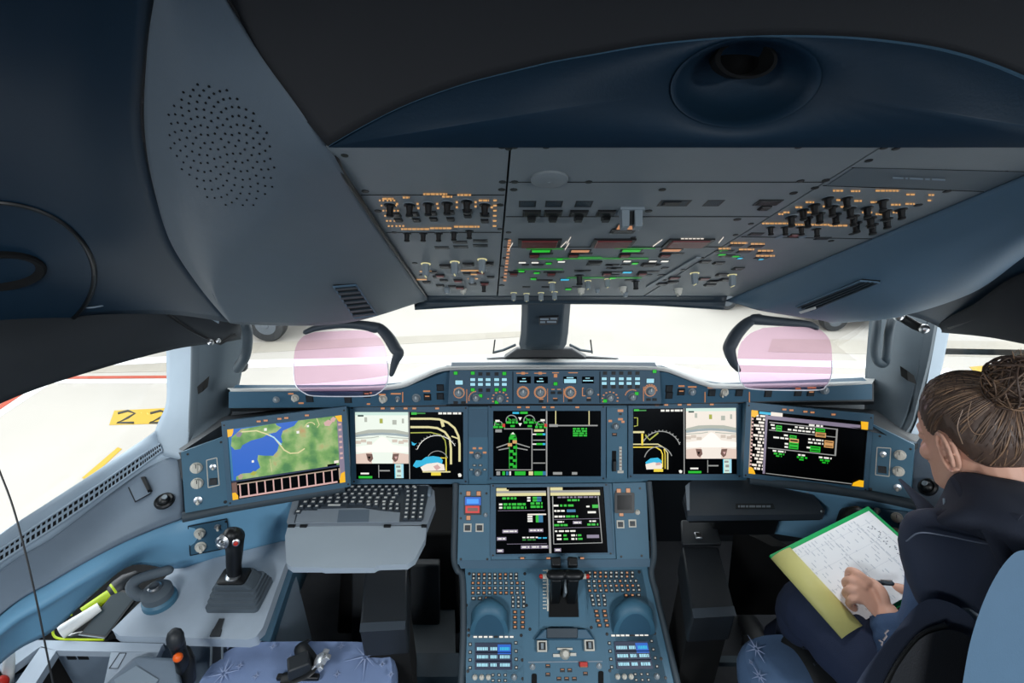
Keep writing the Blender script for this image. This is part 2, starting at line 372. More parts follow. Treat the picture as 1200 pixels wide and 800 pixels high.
ground_mark('road_line', [[(-30, 500), (52, 445), (60, 449), (-30, 508)], [(56, 445), (206, 444), (206, 449), (60, 449)]], WHP, 'white painted line running along the red one outside the left window')
ground_mark('road_line', [[(90, 424), (206, 417), (206, 424), (70, 431)]], WHP, 'upper white band on the apron outside the left side window')
ground_mark('asphalt_strip', [[(66, 432), (206, 425), (206, 435), (58, 438)]], ASPH, 'grey tarmac strip between the two white lines outside the left window')
yb = ground_mark('stand_marking', [[(128, 498), (134, 481), (200, 478), (200, 496)]], YEL, 'yellow painted stand number on the apron outside the left window')
def stroke(pts, w=1.6):
    out = []
    for (x0, y0), (x1, y1) in zip(pts, pts[1:]):
        dx, dy = x1-x0, y1-y0; L = math.hypot(dx, dy); nx, ny = -dy/L*w*.5, dx/L*w*.5
        out.append([(x0+nx, y0+ny), (x1+nx, y1+ny), (x1-nx, y1-ny), (x0-nx, y0-ny)])
    return out
def twod(dx, w=1.3):
    c = [(138+dx, 484), (150+dx, 481), (158+dx, 484), (150+dx, 489), (137+dx, 495), (157+dx, 495)]; L = []; R = []
    for i, (x, y) in enumerate(c):
        (x0, y0), (x1, y1) = c[max(0, i-1)], c[min(5, i+1)]; dx_, dy_ = x1-x0, y1-y0; l_ = math.hypot(dx_, dy_); L.append((x-dy_/l_*w, y+dx_/l_*w)); R.append((x+dy_/l_*w, y-dx_/l_*w))
    return L, R
for dx in (0, 38):
    q = MB()
    q.add([PZ(x, y, GZ+.012) for x, y in twod(dx)[0]] + [PZ(x, y, GZ+.012) for x, y in twod(dx)[1]], [(i, i+1, 7+i, 6+i) for i in range(5)])
    build('numeral', q, BLKP, yb, label='black painted figure', solid=.004)
ground_mark('road_line', [[(96, 560), (138, 524), (143, 526), (104, 562)]], YEL, 'short yellow line near the aircraft outside the left window')
ground_mark('road_line', [[(290, 422), (610, 415), (1030, 424), (1030, 432), (610, 421), (290, 431)]], WHP, 'broad white band across the apron beyond the windshield')
ground_mark('asphalt_strip', [[(905, 397), (1200, 400), (1230, 420), (900, 412)]], ASPH, 'grey tarmac strip on the apron outside the right windshield')
ground_mark('road_line', [[(1085, 408), (1215, 410), (1215, 417), (1085, 415)]], WHP, 'white band on the apron outside the right side window')
ground_mark('road_line', [[(1096, 436), (1110, 431), (1136, 447), (1124, 452), (1108, 440), (1096, 444)]], WHP, 'kinked white line on the apron beside her head')
ground_mark('road_line', [[(1136, 430), (1190, 425), (1194, 431), (1142, 436)]], YEL, 'yellow bar painted on the apron outside the right side window')
ground_mark('asphalt_strip', [[(290, 402), (620, 388), (620, 394), (290, 414)]], ASPH, 'pale grey tarmac strip outside the left windshield')
# ---- vehicles parked outside
def wheel(name, c, r, parent, wd=.35):
    m = Matrix.Translation(c) @ Matrix.Rotation(radians(90), 4, 'X')
    q = MB(); q.lathe(m, [(r*.55, -wd/2), (r*.93, -wd/2), (r, -wd*.3), (r, wd*.3), (r*.93, wd/2), (r*.55, wd/2)], 26); o = build(name, q, RUBBER, parent)
    q = MB(); q.lathe(m, [(r*.2, -wd*.42), (r*.56, -wd*.5), (r*.56, wd*.5), (r*.2, wd*.55), (r*.16, wd*.62)], 20); build('wheel_hub', q, UNDER, o)
LORRY = mat('white_lorry_paint', rgb(150, 152, 152), .4, var=.04); UNDER = mat('chassis_grey', rgb(70, 76, 82), .7, var=.1)
gp = PZ(318, 398, GZ)
t = thing('service_truck', 'white airport truck with big wheel seen through left windshield', 'truck', gp)
wheel('wheel', gp+V((0, 0, .55)), .55, t); wheel('wheel', gp+V((-2.6, 0, .55)), .55, t)
q = MB(); q.box(None, gp.x-4.2, gp.x+1.5, gp.y+.3, gp.y+2.3, GZ+.75, GZ+1.2); build('chassis', q, UNDER, t, bevel=.03)
q = MB(); q.box(None, gp.x-4.2, gp.x+.75, gp.y+.1, gp.y+2.4, GZ+1.15, GZ+3.2); build('body', q, LORRY, t, bevel=.05)
q = MB(); q.box(None, gp.x+.8, gp.x+1.7, gp.y-.1, gp.y+.3, GZ+.5, GZ+.95); build('side_locker', q, LORRY, t, bevel=.03)
gp = PZ(1006, 386, GZ)
t = thing('baggage_tug', 'dark ground vehicle parked beyond the right windshield', 'vehicle', gp)
for dx in (-.9, .9): wheel('wheel', gp+V((dx, 0, .4)), .4, t)
q = MB(); q.box(None, gp.x-1.6, gp.x+1.6, gp.y-.1, gp.y+1.5, GZ+.35, GZ+1.2); build('body', q, UNDER, t, bevel=.06)
q = MB(); q.box(None, gp.x-.2, gp.x+1.3, gp.y, gp.y+1.4, GZ+1.2, GZ+2.2); build('cab', q, DARKB, t, bevel=.06)
gp = PZ(890, 362, GZ)
t = thing('parked_van', 'pale van parked beyond the right windshield behind the curved display arm', 'van', gp)
for dx in (-1.2, 1.2): wheel('wheel', gp+V((dx, 0, .35)), .35, t, .25)
q = MB(); q.prism([gp+V(p) for p in ((-2, 0, .3), (2, 0, .3), (2, 0, 1.1), (1.4, 0, 1.25), (.9, 0, 2.2), (-2, 0, 2.2))], V((0, 1.8, 0))); build('body', q, LORRY, t, bevel=.06)
# ================================================================== SHELL LININGS
def lining(name, rows, m, nu=6, nv=6, thick=.012, mats=None, mfun=None, kind='structure', parent=None, soff=-1, **k):
    q = MB(); q.patch(rows, nu, nv, 0, mfun)
    # normals towards the cabin camera
    o = build(name, q, mats or m, parent, kind=kind, ang=60, **k)
    md = o.modifiers.new('solid', 'SOLIDIFY'); md.thickness = thick; md.offset = 0
    return o
# ---- upper ceiling: arch and the blue face under it
FPL = Plane(V((OP.at(388, 171))), OP.at(1255, 171), P(860, 42, .455))
arch = [(386, 169), (420, 149), (460, 128), (500, 111), (550, 94), (600, 81), (650, 69), (700, 60), (750, 51), (800, 45), (850, 41), (900, 39), (950, 39), (1000, 41), (1050, 46), (1100, 54), (1150, 68), (1200, 88), (1260, 118), (1330, 166)]
af = [FPL.at(x, y) for x, y in arch]
rows = [af]
def shift(dx, dy, k, i):
    x, y = arch[i]; return P(x+dx*(1-i/19.0), y+dy, FPL.depth(x, y)*k)
seam = [(386, 169), (345, 120), (300, 58), (256, -4), (215, -70)]
rows.append([shift(-42, -50, .95, i) for i in range(20)])
rows.append([shift(-86, -112, .89, i) for i in range(20)])
rows.append([shift(-130, -174, .83, i) for i in range(20)])
rows.append([shift(-172, -240, .78, i) for i in range(20)])
rows.append([V((lerp(-.3, .9, i/19.0), -.1, 2.0)) for i in range(20)])
rows.append([V((lerp(-.5, 1.1, i/19.0), -.9, 2.02)) for i in range(20)])
lining('ceiling_lining', rows, CEILG, 3, 5)
# the blue face with a round hole for the lamp
cxp, cyp, rx, ry = 872, 98, 87, 58
bound = [FPL.at(x, y) for x, y in arch[1:-1]] ; bl = [FPL.at(x, 172) for x in (1330, 1255, 1100, 950, 872, 800, 650, 520, 386)]
cc = FPL.at(cxp, cyp); ra = rx*FPL.mpp(cxp, cyp)
def on_face(p): d = p-cc; return (d.dot(FPL.u), d.dot(FPL.w))
poly2 = [on_face(p) for p in af + bl]
def hit(a):
    dx, dy = cos(a), sin(a); best = None
    for (x0, y0), (x1, y1) in zip(poly2, poly2[1:]+poly2[:1]):
        ex, ey = x1-x0, y1-y0; den = dx*ey-dy*ex
        if abs(den) < 1e-12: continue
        t = (x0*ey-y0*ex)/den; u = (x0*dy-y0*dx)/den
        if t > 0 and -1e-6 <= u <= 1+1e-6 and (best is None or t < best): best = t
    return best
angs = sorted([2*pi*k/72 for k in range(72)] + [math.atan2(y, x) % (2*pi) for x, y in poly2])
inn = []; out = []
ra_y = min(ra, .99*abs(on_face(FPL.at(cxp, 42))[1]))
for a in angs:
    t = hit(a)
    if t is None: continue
    out.append(cc+(FPL.u*cos(a)+FPL.w*sin(a))*t); inn.append(cc+FPL.u*cos(a)*ra*.98+FPL.w*sin(a)*min(ra_y, t*.98/max(.2, 1))*1.0 if abs(sin(a)*ra_y) <= 9 else None)
q = MB(); n = len(inn)
inn = [cc+FPL.u*cos(a)*ra*.98+FPL.w*sin(a)*ra_y for a in angs if hit(a) is not None]
q.add(inn+out, [(k, (k+1) % n, n+(k+1) % n, n+k) for k in range(n)])
o = build('ceiling_face', q, CEILB, kind='structure'); md = o.modifiers.new('s', 'SOLIDIFY'); md.thickness = .004; md.offset = 0
# lip along the arch, its catch of light put into a paler blue
q = MB(); q.tube([p+FPL.n*.001 for p in smooth_path(af, 60)], [.0016+.0012*sin(pi*i/59) + .002*(i/59)**3 for i in range(60)], 8); build('trim_1', q, RIM, kind='structure')
# ---- eyeball lamp in the face
mL = Matrix(((FPL.u.x, FPL.w.x, FPL.n.x, cc.x), (FPL.u.y, FPL.w.y, FPL.n.y, cc.y), (FPL.u.z, FPL.w.z, FPL.n.z, cc.z), (0, 0, 0, 1))) @ Matrix.Diagonal((1, ra_y/ra, 1, 1))
t = thing('dome_lamp', 'round recessed dome lamp in the dark blue ceiling face', 'lamp', cc)
q = MB(); q.lathe(mL, [(ra*.99, .001), (ra*1.0, .0035), (ra*.95, .002), (ra*.88, -.006), (ra*.74, -.022), (ra*.5, -.036), (ra*.1, -.042)], 40, cap=False); o = build('bowl', q, CEILB, t, ang=80)
mH = mL @ Matrix.Translation((.02*ra, ra*.47, -.014)) @ Matrix.Rotation(radians(-24), 4, 'X')
q = MB(); q.lathe(mH, [(ra*.40, -.02), (ra*.42, .002), (ra*.36, .004), (ra*.30, -.02)], 30); build('aperture', q, VOID, t)
# ---- overhead left side panel with the loudspeaker
opl = [(388, 180), (402, 199), (422, 230), (455, 280), (500, 346)]
rows = [
 [P(186, -45, .37), P(200, -50, .37), P(212, -56, .372), P(220, -60, .375), P(228, -62, .38)],
 [P(176, 60, .48), P(205, 58, .46), P(240, 56, .452), P(272, 54, .45), P(298, 52, .45)],
 [P(173, 150, .60), P(220, 158, .56), P(292, 166, .535), P(345, 170, .525), P(385, 172, .522)],
 [P(184, 222, .72), P(222, 236, .68), P(312, 238, .65), P(370, 234, .65), ODP(422, 230)],
 [P(204, 286, .88), P(232, 298, .84), P(282, 292, .80), P(382, 292, .82), ODP(458, 284)],
 [P(238, 338, 1.06), P(252, 346, 1.03), P(268, 342, 1.0), P(392, 346, 1.02), ODP(497, 341)],
 [P(266, 372, 1.2), P(270, 374, 1.2), P(284, 378, 1.2), P(402, 377, 1.22), P(500, 350, 1.33)],
]
sp_g = None
t = thing('loudspeaker_panel', 'grey blue lining panel with perforated loudspeaker left of the overhead switches', 'lining panel', P(320, 240, .7))
lining('shell', rows, None, 8, 8, thick=.008, mats=[SPK, SPKB], mfun=lambda u, v: 0, kind=None, parent=t)
# find the surface for the speaker holes
def surf(rows):
    q = MB(); g = q.patch(rows, 14, 14); return g
g = surf(rows)
def proj(p):
    d = p-CAM; z = d.dot(FW); return (600+F*d.dot(RT)/z, 400-F*d.dot(UP)/z, z)
def near(g, px, py):
    best = None
    for j in range(len(g)-1):
        for i in range(len(g[0])-1):
            x, y, z = proj(g[j][i]); e = (x-px)**2+(y-py)**2
            if best is None or e < best[0]: best = (e, i, j)
    _, i, j = best; n = (g[j][i+1]-g[j][i]).cross(g[j+1][i]-g[j][i]).normalized()
    if n.dot(CAM-g[j][i]) < 0: n = -n
    pl = Plane(g[j][i], g[j][i+1], g[j+1][i]); return pl
q = MB(); random.seed(3)
holes = []
for k in range(175):
    r = math.sqrt((k+.6)/175.0); a = k*2.39996
    holes.append((262+r*63*cos(a)*.98+8*sin(a)*r, 168+r*72*sin(a)+14*cos(a)*r))
spl = near(g, 262, 168)
for x, y in holes:
    pl = near(g, x, y); m = pl.frame(x, y, .0052)
    q.lathe(m, [(.0011, -.002), (.0011, 0)], 7)
o = build('speaker_holes', q, VOID, t); o['kind'] = 'stuff'
pl = near(g, 414, 350)
def louvre(parent, pl, quad, n, name='vent'):
    # frame plus slats between the two long sides of the quad
    (ax, ay), (bx, by), (cx, cy), (dx, dy) = quad
    q = MB(); q.prism([pl.at(x, y, .001) for x, y in quad], pl.n*.003); o = build(name, q, VOID, parent)
    q = MB()
    for k in range(n):
        f = (k+.3)/n; e = (k+.75)/n
        q.prism([pl.at(lerp(ax, dx, f), lerp(ay, dy, f), .004), pl.at(lerp(bx, cx, f), lerp(by, cy, f), .004), pl.at(lerp(bx, cx, e), lerp(by, cy, e), .004), pl.at(lerp(ax, dx, e), lerp(ay, dy, e), .004)], pl.n*.003)
    build('slats', q, DARKB, o)
    q = MB(); q.tube([pl.at(x, y, .005) for x, y in list(quad)+[quad[0]]], .002, 6); build('frame', q, SPKB, o)
louvre(t, pl, [(390, 333), (416, 331), (441, 367), (414, 370)], 7)
# dark seam between lining and the loudspeaker panel
q = MB(); q.tube(smooth_path([P(228, -62, .385), P(298, 52, .455), P(342, 118, .49), P(386, 171, .527)] + [OP.at(x, y, .004) for x, y in opl[1:]], 50), .003, 8); build('trim_2', q, BLACK, kind='structure')
# ---- overhead right side panel
rows = [
 [ODP(1420, 112), P(1420, 150, .45), P(1420, 200, .47), P(1420, 215, .60)],
 [ODP(1255, 182), P(1264, 222, .55), P(1260, 258, .60), P(1262, 268, .72)],
 [ODP(1180, 214), P(1194, 254, .63), P(1198, 286, .69), P(1205, 294, .85)],
 [ODP(1060, 264), P(1092, 304, .79), P(1122, 336, .88), P(1136, 342, 1.05)],
 [ODP(950, 310), P(992, 342, .98), P(1032, 366, 1.05), P(1048, 370, 1.2)],
 [ODP(850, 352), P(890, 362, 1.24), P(960, 373, 1.22), P(975, 377, 1.35)],
]
t = thing('side_lining_panel', 'smooth grey blue lining panel right of the overhead switches', 'lining panel', P(1050, 310, .85))
lining('shell', rows, None, 8, 8, thick=.008, mats=[SPKB, SPK], mfun=lambda u, v: 0, kind=None, parent=t)
g2 = surf(rows); pl = near(g2, 978, 345)
louvre(t, pl, [(934, 357), (1010, 326), (1032, 328), (952, 362)], 4)
q = MB(); q.prism([pl.at(x, y, .008) for x, y in [(938, 361), (957, 355), (958, 357), (940, 363)]], pl.n*.002); build('vent_lever', q, WHITE, t)
# ---- dark blue side ceilings
rows = [
 [P(186, -60, .43), P(172, 60, .53), P(168, 150, .66), P(184, 230, .80), P(214, 300, .98), P(272, 376, 1.3)],
 [P(90, -60, .50), P(80, 60, .62), P(76, 150, .76), P(90, 240, .93), P(118, 310, 1.08), P(190, 366, 1.34)],
 [P(-50, -60, .56), P(-50, 60, .66), P(-50, 160, .78), P(-40, 255, .92), P(-10, 330, 1.04), P(60, 372, 1.2)],
 [P(-320, -60, .52), P(-320, 80, .62), P(-320, 200, .72), P(-300, 290, .82), P(-240, 370, .9), P(-150, 420, 1.0)],
]
g3 = surf(rows)
lining('ceiling_side', rows, CEILB, 8, 8, thick=.01)
pl = near(g3, 20, 310)
t = thing('reading_lamp', 'oval lamp plate with black eyeball hole on the left ceiling lining', 'lamp', pl.at(-10, 320))
ringp = [(-10+121*cos(a), 318-84*sin(a)) for a in [2*pi*i/64 for i in range(65)]]
def on3(x, y, o): return near(g3, x, y).at(x, y, o)
rp_ = [on3(x, y, .006) for x, y in ringp[:-1]]; in_ = [on3(-10+(x+10)*.5, 318+(y-318)*.5, .009) for x, y in ringp[:-1]]
q = MB(); q.add(rp_+in_+[on3(-10, 318, .009)], [(k, (k+1) % 64, 64+(k+1) % 64, 64+k) for k in range(64)]+[(64+k, 64+(k+1) % 64, 128) for k in range(64)]); build('plate', q, CEILB, t, ang=80)
q = MB(); q.tube(rp_+[rp_[0]], .005, 8); build('seal', q, BLACK, t)
k_ = pl.mpp(0, 314); mR2 = pl.frame(2, 313, .012)
q = MB(); q.lathe(mR2 @ Matrix.Diagonal((44*k_, 30*k_, 1, 1)), [(1, -.01), (1, .004), (.94, .007), (.8, .004), (.7, -.006)], 30); build('eyeball', q, VOID, t)
rows = [
 [P(1048, 362, 1.25), P(1125, 334, 1.12), P(1198, 288, .92), P(1290, 230, .8)],
 [P(1085, 374, 1.35), P(1150, 352, 1.2), P(1215, 320, 1.0), P(1320, 290, .85)],
 [P(1105, 384, 1.42), P(1165, 370, 1.25), P(1225, 350, 1.05), P(1340, 340, .9)],
]
lining('ceiling_side', rows, CEILB, 6, 6, thick=.01)
# ================================================================== SIDE WINDOWS, BLINDS, PILLARS
rows = [
 [P(-170, 405, .95), P(0, 360, 1.14), P(100, 356, 1.28), P(200, 352, 1.42), P(262, 372, 1.52), P(279, 380, 1.58)],
 [P(-160, 470, .93), P(0, 415, 1.10), P(100, 392, 1.25), P(200, 376, 1.42), P(262, 384, 1.52), P(279, 388, 1.58)],
 [P(-150, 545, .95), P(0, 468, 1.12), P(100, 433, 1.28), P(202, 405, 1.48), P(262, 396, 1.56), P(280, 393, 1.6)],
]
t = thing('roller_blind', 'dark rolled up sun blind over the left side window', 'blind', P(100, 420, 1.2))
lining('housing', rows, BLIND, 8, 6, thick=.03, kind=None, parent=t)
q = MB(); q.tube(smooth_path([P(74, 366, 1.2), P(90, 360, 1.22), P(110, 360, 1.22), P(140, 353, 1.27), P(175, 349, 1.32), P(205, 352, 1.36), P(232, 364, 1.42), P(256, 374, 1.46)], 40), .0022, 8); build('edge_tape', q, LIGHTG, t)
q = MB(); q.prism([P(x, y, 1.44) for x, y in [(228, 361), (256, 366), (256, 379), (240, 370)]], V((0, .004, 0))); build('fabric_flap', q, LIGHTG, t)
q = MB(); q.tube([P(196, 368, 1.39), P(222, 386, 1.44), P(246, 398, 1.49)], .004, 8); build('pull_strap', q, BLACK, t)
q = MB(); q.tube([P(244, 398, 1.47), P(258, 402, 1.48), P(276, 392, 1.5)], .006, 8); q.sphere(P(247, 401, 1.46), .009, 10, 1); q.sphere(P(256, 399, 1.46), .007, 10, 1); build('clasp', q, [BLACK, STEEL], t)
rows = [
 [P(1104, 372, 1.36), P(1150, 352, 1.18), P(1205, 318, 1.0), P(1320, 280, .84)],
 [P(1106, 380, 1.40), P(1155, 372, 1.2), P(1210, 362, 1.02), P(1330, 350, .86)],
 [P(1107, 384, 1.44), P(1155, 389, 1.26), P(1215, 399, 1.08), P(1340, 420, .9)],
]
t = thing('roller_blind', 'dark rolled up sun blind over the right side window', 'blind', P(1160, 380, 1.2))
lining('housing', rows, BLIND, 8, 6, thick=.03, kind=None, parent=t)
q = MB(); q.tube([P(1112, 384, 1.36), P(1148, 372, 1.2), P(1172, 352, 1.1)], .004, 8); build('pull_strap', q, BLACK, t)
q = MB(); q.tube([P(1052, 369, 1.4), P(1072, 381, 1.4), P(1084, 386, 1.4)], .012, 10); q.sphere(P(1053, 370, 1.38), .014, 10, 1); q.sphere(P(1083, 385, 1.38), .013, 10, 1); build('clasp', q, [BLACK, STEEL], t)
# pillars
def pillar(name, rows, mats, mfun, thick=.03):
    q = MB(); q.patch(rows, 6, 5, 0, mfun); o = build(name, q, mats, kind='structure', ang=30)
    md = o.modifiers.new('s', 'SOLIDIFY'); md.thickness = thick; md.offset = 0; return o
pillar('trim_3', [
 [P(200, 385, 1.66), P(230, 380, 1.60), P(232, 380, 1.60), P(262, 374, 1.62), P(289, 365, 1.70)],
 [P(201, 440, 1.64), P(229, 440, 1.58), P(231, 440, 1.58), P(256, 436, 1.6), P(280, 428, 1.68)],
 [P(200, 474, 1.61), P(227, 482, 1.55), P(229, 482, 1.55), P(252, 470, 1.58), P(274, 458, 1.66)],
 [P(188, 502, 1.57), P(224, 512, 1.52), P(227, 512, 1.52), P(248, 494, 1.56), P(272, 480, 1.62)],
 [P(180, 532, 1.53), P(216, 540, 1.46), P(220, 540, 1.46), P(246, 518, 1.5), P(268, 500, 1.56)]],
 [LIGHTG, PILLARD], lambda u, v: 0 if u < .26 else 1)
pillar('trim_4', [
 [P(1024, 362, 1.74), P(1060, 366, 1.64), P(1090, 374, 1.58), P(1093, 374, 1.58), P(1108, 376, 1.64)],
 [P(1021, 410, 1.72), P(1052, 416, 1.60), P(1080, 428, 1.54), P(1083, 428, 1.54), P(1097, 430, 1.6)],
 [P(1018, 450, 1.68), P(1044, 466, 1.57), P(1066, 484, 1.51), P(1070, 484, 1.51), P(1082, 486, 1.57)],
 [P(1016, 480, 1.62), P(1036, 500, 1.54), P(1052, 520, 1.47), P(1056, 520, 1.47), P(1074, 528, 1.5)],
 [P(1016, 515, 1.56), P(1034, 535, 1.5), P(1050, 550, 1.46), P(1056, 550, 1.46), P(1072, 560, 1.46)]],
 [PILLARD, LIGHTG], lambda u, v: 0 if u < .74 else 1)
for name, pts, lb in (('grab_handle', [(284, 372, 1.55), (289, 384, 1.5), (290, 400, 1.5), (287, 418, 1.5), (279, 432, 1.55)], 'dark curved grab handle on the left windshield pillar'),
                      ('grab_handle', [(1028, 364, 1.58), (1027, 385, 1.54), (1025, 410, 1.53), (1028, 423, 1.54), (1036, 426, 1.56), (1039, 414, 1.54), (1042, 388, 1.53), (1048, 366, 1.56)], 'looped grab handle on the right windshield pillar')):
    t = thing(name, lb, 'handle', P(*pts[-1]))
    q = MB(); q.tube(smooth_path([P(*p) for p in pts], 28), .014 if len(pts) == 5 else .012, 12, round_end=True); build('grip', q, PILLARD, t)
    e = P(*pts[0]), P(*pts[-1])
    for p in e:
        q = MB(); q.sphere(p+V((0, .02, 0)), .02, 12); build('mount', q, DARK, t)
# small sockets on the pillars
for q4, lb, dd in (([(231, 453), (239, 446), (237, 459), (232, 462)], 'small dark opening on the left pillar face', 1.5), ([(1063, 434), (1071, 440), (1074, 450), (1064, 446)], 'small dark square opening on the right pillar', 1.5)):
    q = MB(); q.prism([P(x, y, dd) for x, y in q4], V((0, .03, 0))); build('socket', q, VOID, label=lb, cat='socket')
# glass
GL = glass('window_glass', (.98, .985, .98))
def pane(name, pts): q = MB(); q.prism([P(*p) for p in pts], V((0, .006, 0))); return build(name, q, GL, kind='structure')
pane('window_1', [(262, 490, 1.86), (640, 480, 2.0), (640, 330, 1.72), (275, 352, 1.72)])
pane('window_2', [(640, 480, 2.0), (1040, 490, 1.86), (1030, 345, 1.72), (640, 330, 1.72)])
q = MB(); q.prism([P(-150, 730, .93), P(190, 512, 1.66), P(212, 395, 1.7), P(-150, 500, .95)], V((-.006, 0, 0))); build('window_3', q, GL, kind='structure')
q = MB(); q.prism([P(1350, 700, .93), P(1062, 520, 1.66), P(1100, 372, 1.7), P(1350, 390, .95)], V((.006, 0, 0))); build('window_4', q, GL, kind='structure')
# windshield frame under the roof and its corner posts
b = MB()
b.hexa([P(280, 352, 1.50), P(1040, 345, 1.50), P(1040, 300, 1.45), P(280, 300, 1.45)], [P(280, 352, 1.56), P(1040, 345, 1.56), P(1040, 300, 1.55), P(280, 300, 1.55)])
build('trim_5', b, DARK, kind='structure')
# centre post
t = thing('centre_post', 'dark blue housing on the windshield centre post above the glareshield', 'post', P(640, 412, 1.7))
q = MB()
ring = lambda y, xl, xr, d, dep: [P(xl, y, d), P(xl+8, y+1, d-.03), P(xr-8, y+1, d-.03), P(xr, y, d), P(xr-6, y-1, d+dep), P(xl+6, y-1, d+dep)]
q.rings([ring(352, 611, 669, 1.55, .2), ring(366, 611, 668, 1.56, .2), ring(390, 610, 666, 1.60, .2), ring(403, 608, 664, 1.63, .2), ring(409, 610, 660, 1.66, .18)]); build('housing', q, DARKB, t, bevel=.004)
q = MB(); q.prism([P(x, y, 1.505) for x, y in [(632, 372), (655, 371), (653, 380), (632, 381)]], V((0, .012, 0))); build('placard', q, DARK, t)
q = MB()
for x0, x1, y in ((633, 643, 374), (645, 653, 373.5), (633, 639, 377.5), (641, 652, 377.2)): q.prism([P(x0, y-1, 1.503), P(x1, y-1, 1.503), P(x1, y+.9, 1.503), P(x0, y+.9, 1.503)], V((0, .003, 0)))
build('placard_lettering', q, LIGHTG, t)
q = MB(); q.hexa([P(606, 408, 1.72), P(670, 408, 1.72), P(688, 420, 1.72), P(590, 420, 1.72)], [P(606, 406, 1.85), P(670, 406, 1.85), P(688, 416, 1.85), P(590, 416, 1.85)]); build('foot', q, DARK, t, bevel=.006)
q = MB(); q.prism([P(x, y, 1.74) for x, y in [(570, 420.5), (605, 418), (645, 416), (690, 418), (726, 420.5), (690, 421.5), (645, 423), (605, 421.5)]], V((0, .03, -.01))); build('shroud', q, DARK, t)
q = MB(); q.box(None, P(616, 358, 1.7).x, P(662, 358, 1.7).x, 1.58, 1.74, 1.0, 1.3); build('inner_post', q, DARK, t)
for pts, lb in (([(578, 413, 1.95), (590, 410, 1.93), (604, 404, 1.9)], 'windshield wiper left of the centre post'), ([(668, 404, 1.9), (680, 410, 1.93), (694, 412, 1.95)], 'windshield wiper right of the centre post')):
    t = thing('windshield_wiper', lb, 'wiper', P(*pts[1]))
    q = MB(); q.tube([P(*p) for p in pts], .005, 8); build('arm', q, PILLARD, t)
    s = -1 if pts[0][0] < 600 else 1; x = pts[0 if s < 0 else 2][0]
    q = MB(); q.tube([P(x, 414, 1.95), P(x-s*2, 398, 1.93)], .0028, 8); build('blade', q, RUBBER, t)
# ================================================================== OVERHEAD PANEL
t = OVT = thing('overhead_panel', 'large grey overhead switch panel sloping down above the windshield', 'overhead panel', OP.at(660, 300))
def slab(name, pl, pts, m, parent, off=0.0, th=.02, bevel=.0015, **k):
    q = MB(); q.prism([pl.at(x, y, off) for x, y in pts], pl.n*(-th)); return build(name, q, m, parent, bevel=bevel, **k)
Ltop = lambda y: lerp(388, 500, (y-180)/165.0)
C1 = lambda y: lerp(598, 583, (y-172)/173.0)
C2 = lambda y: lerp(1033, 762, (y-172)/170.0)
Rr = lambda y: lerp(1200, 845, (y-205)/150.0)
Y0, Y1 = 171, 347
slab('panel_plate', OP, [(Ltop(Y0), Y0), (C1(Y0)-1.3, Y0), (C1(Y1)-.8, Y1), (Ltop(Y1), Y1)], OVH, t)
slab('panel_plate', OP, [(C1(Y0)+1.3, Y0), (C2(Y0)-1.5, Y0), (C2(Y1)-1, Y1), (C1(Y1)+.8, Y1)], OVH, t)
slab('panel_plate', OP, [(C2(Y0)+1.5, Y0), (Rr(Y0), Y0), (Rr(Y1), Y1), (C2(Y1)+1, Y1)], OVH, t)
q = MB(); q.prism([OP.at(x, y, -.012) for x, y in [(Ltop(168), 168), (Rr(168), 168), (Rr(349), 349), (Ltop(349), 349)]], OP.n*-.02); build('backing', q, VOID, t)
# joints between plates
q = MB()
for y, f0, f1 in ((213, C1, C2), (253.5, C1, C2), (228, Ltop, C1), (272, Ltop, C1), (289, C1, C2)):
    q.prism([OP.at(f0(y)+2, y-.25, .0003), OP.at(f1(y)-2, y-.25, .0003), OP.at(f1(y+.3)-2, y+.3, .0003), OP.at(f0(y+.3)+2, y+.3, .0003)], OP.n*.0004)
for y0, y1 in ((196, 201), (217, 224), (277, 279.5)):
    q.prism([OP.at(C2(y0)+3, y0-.25, .0003), OP.at(Rr(y1)-2, y1-.25, .0003), OP.at(Rr(y1)-2, y1+.3, .0003), OP.at(C2(y0)+3, y0+.3, .0003)], OP.n*.0004)
build('joint_lines', q, VOID, t)
# white divider bar beside the right hand joint
q = MB(); q.prism([OP.at(x, y, .001) for x, y in [(816, 300), (822, 300), (762, 335), (757, 335)]], OP.n*.002); build('divider', q, KNOBG, t)
slab('plate_darker', OP, [(C2(196)+6, 196), (Rr(201)-6, 201), (Rr(222)-4, 222), (C2(216)+6, 216.5)], mat('overhead_grey_dark', rgb(92, 102, 108), .5, var=.05), t, off=.001, th=.002)
# fascia under the front edge
q = MB(); a = [OP.at(x, 346, 0) for x in (480, 860)]; f = [P(486, 361, 1.37), P(600, 355, 1.40), P(736, 355, 1.40), P(848, 361, 1.37)]
q.patch([[OP.at(x, 346.5, -.004) for x in (492, 600, 740, 852)], [P(490, 353, 1.36), P(600, 350, 1.38), P(738, 350, 1.38), P(850, 353, 1.36)], f, [P(486, 350, 1.47), P(600, 346, 1.5), P(736, 346, 1.5), P(848, 350, 1.47)]], 6, 5)
o = build('fascia', q, DARKB, t); md = o.modifiers.new('s', 'SOLIDIFY'); md.thickness = .01; md.offset = 0
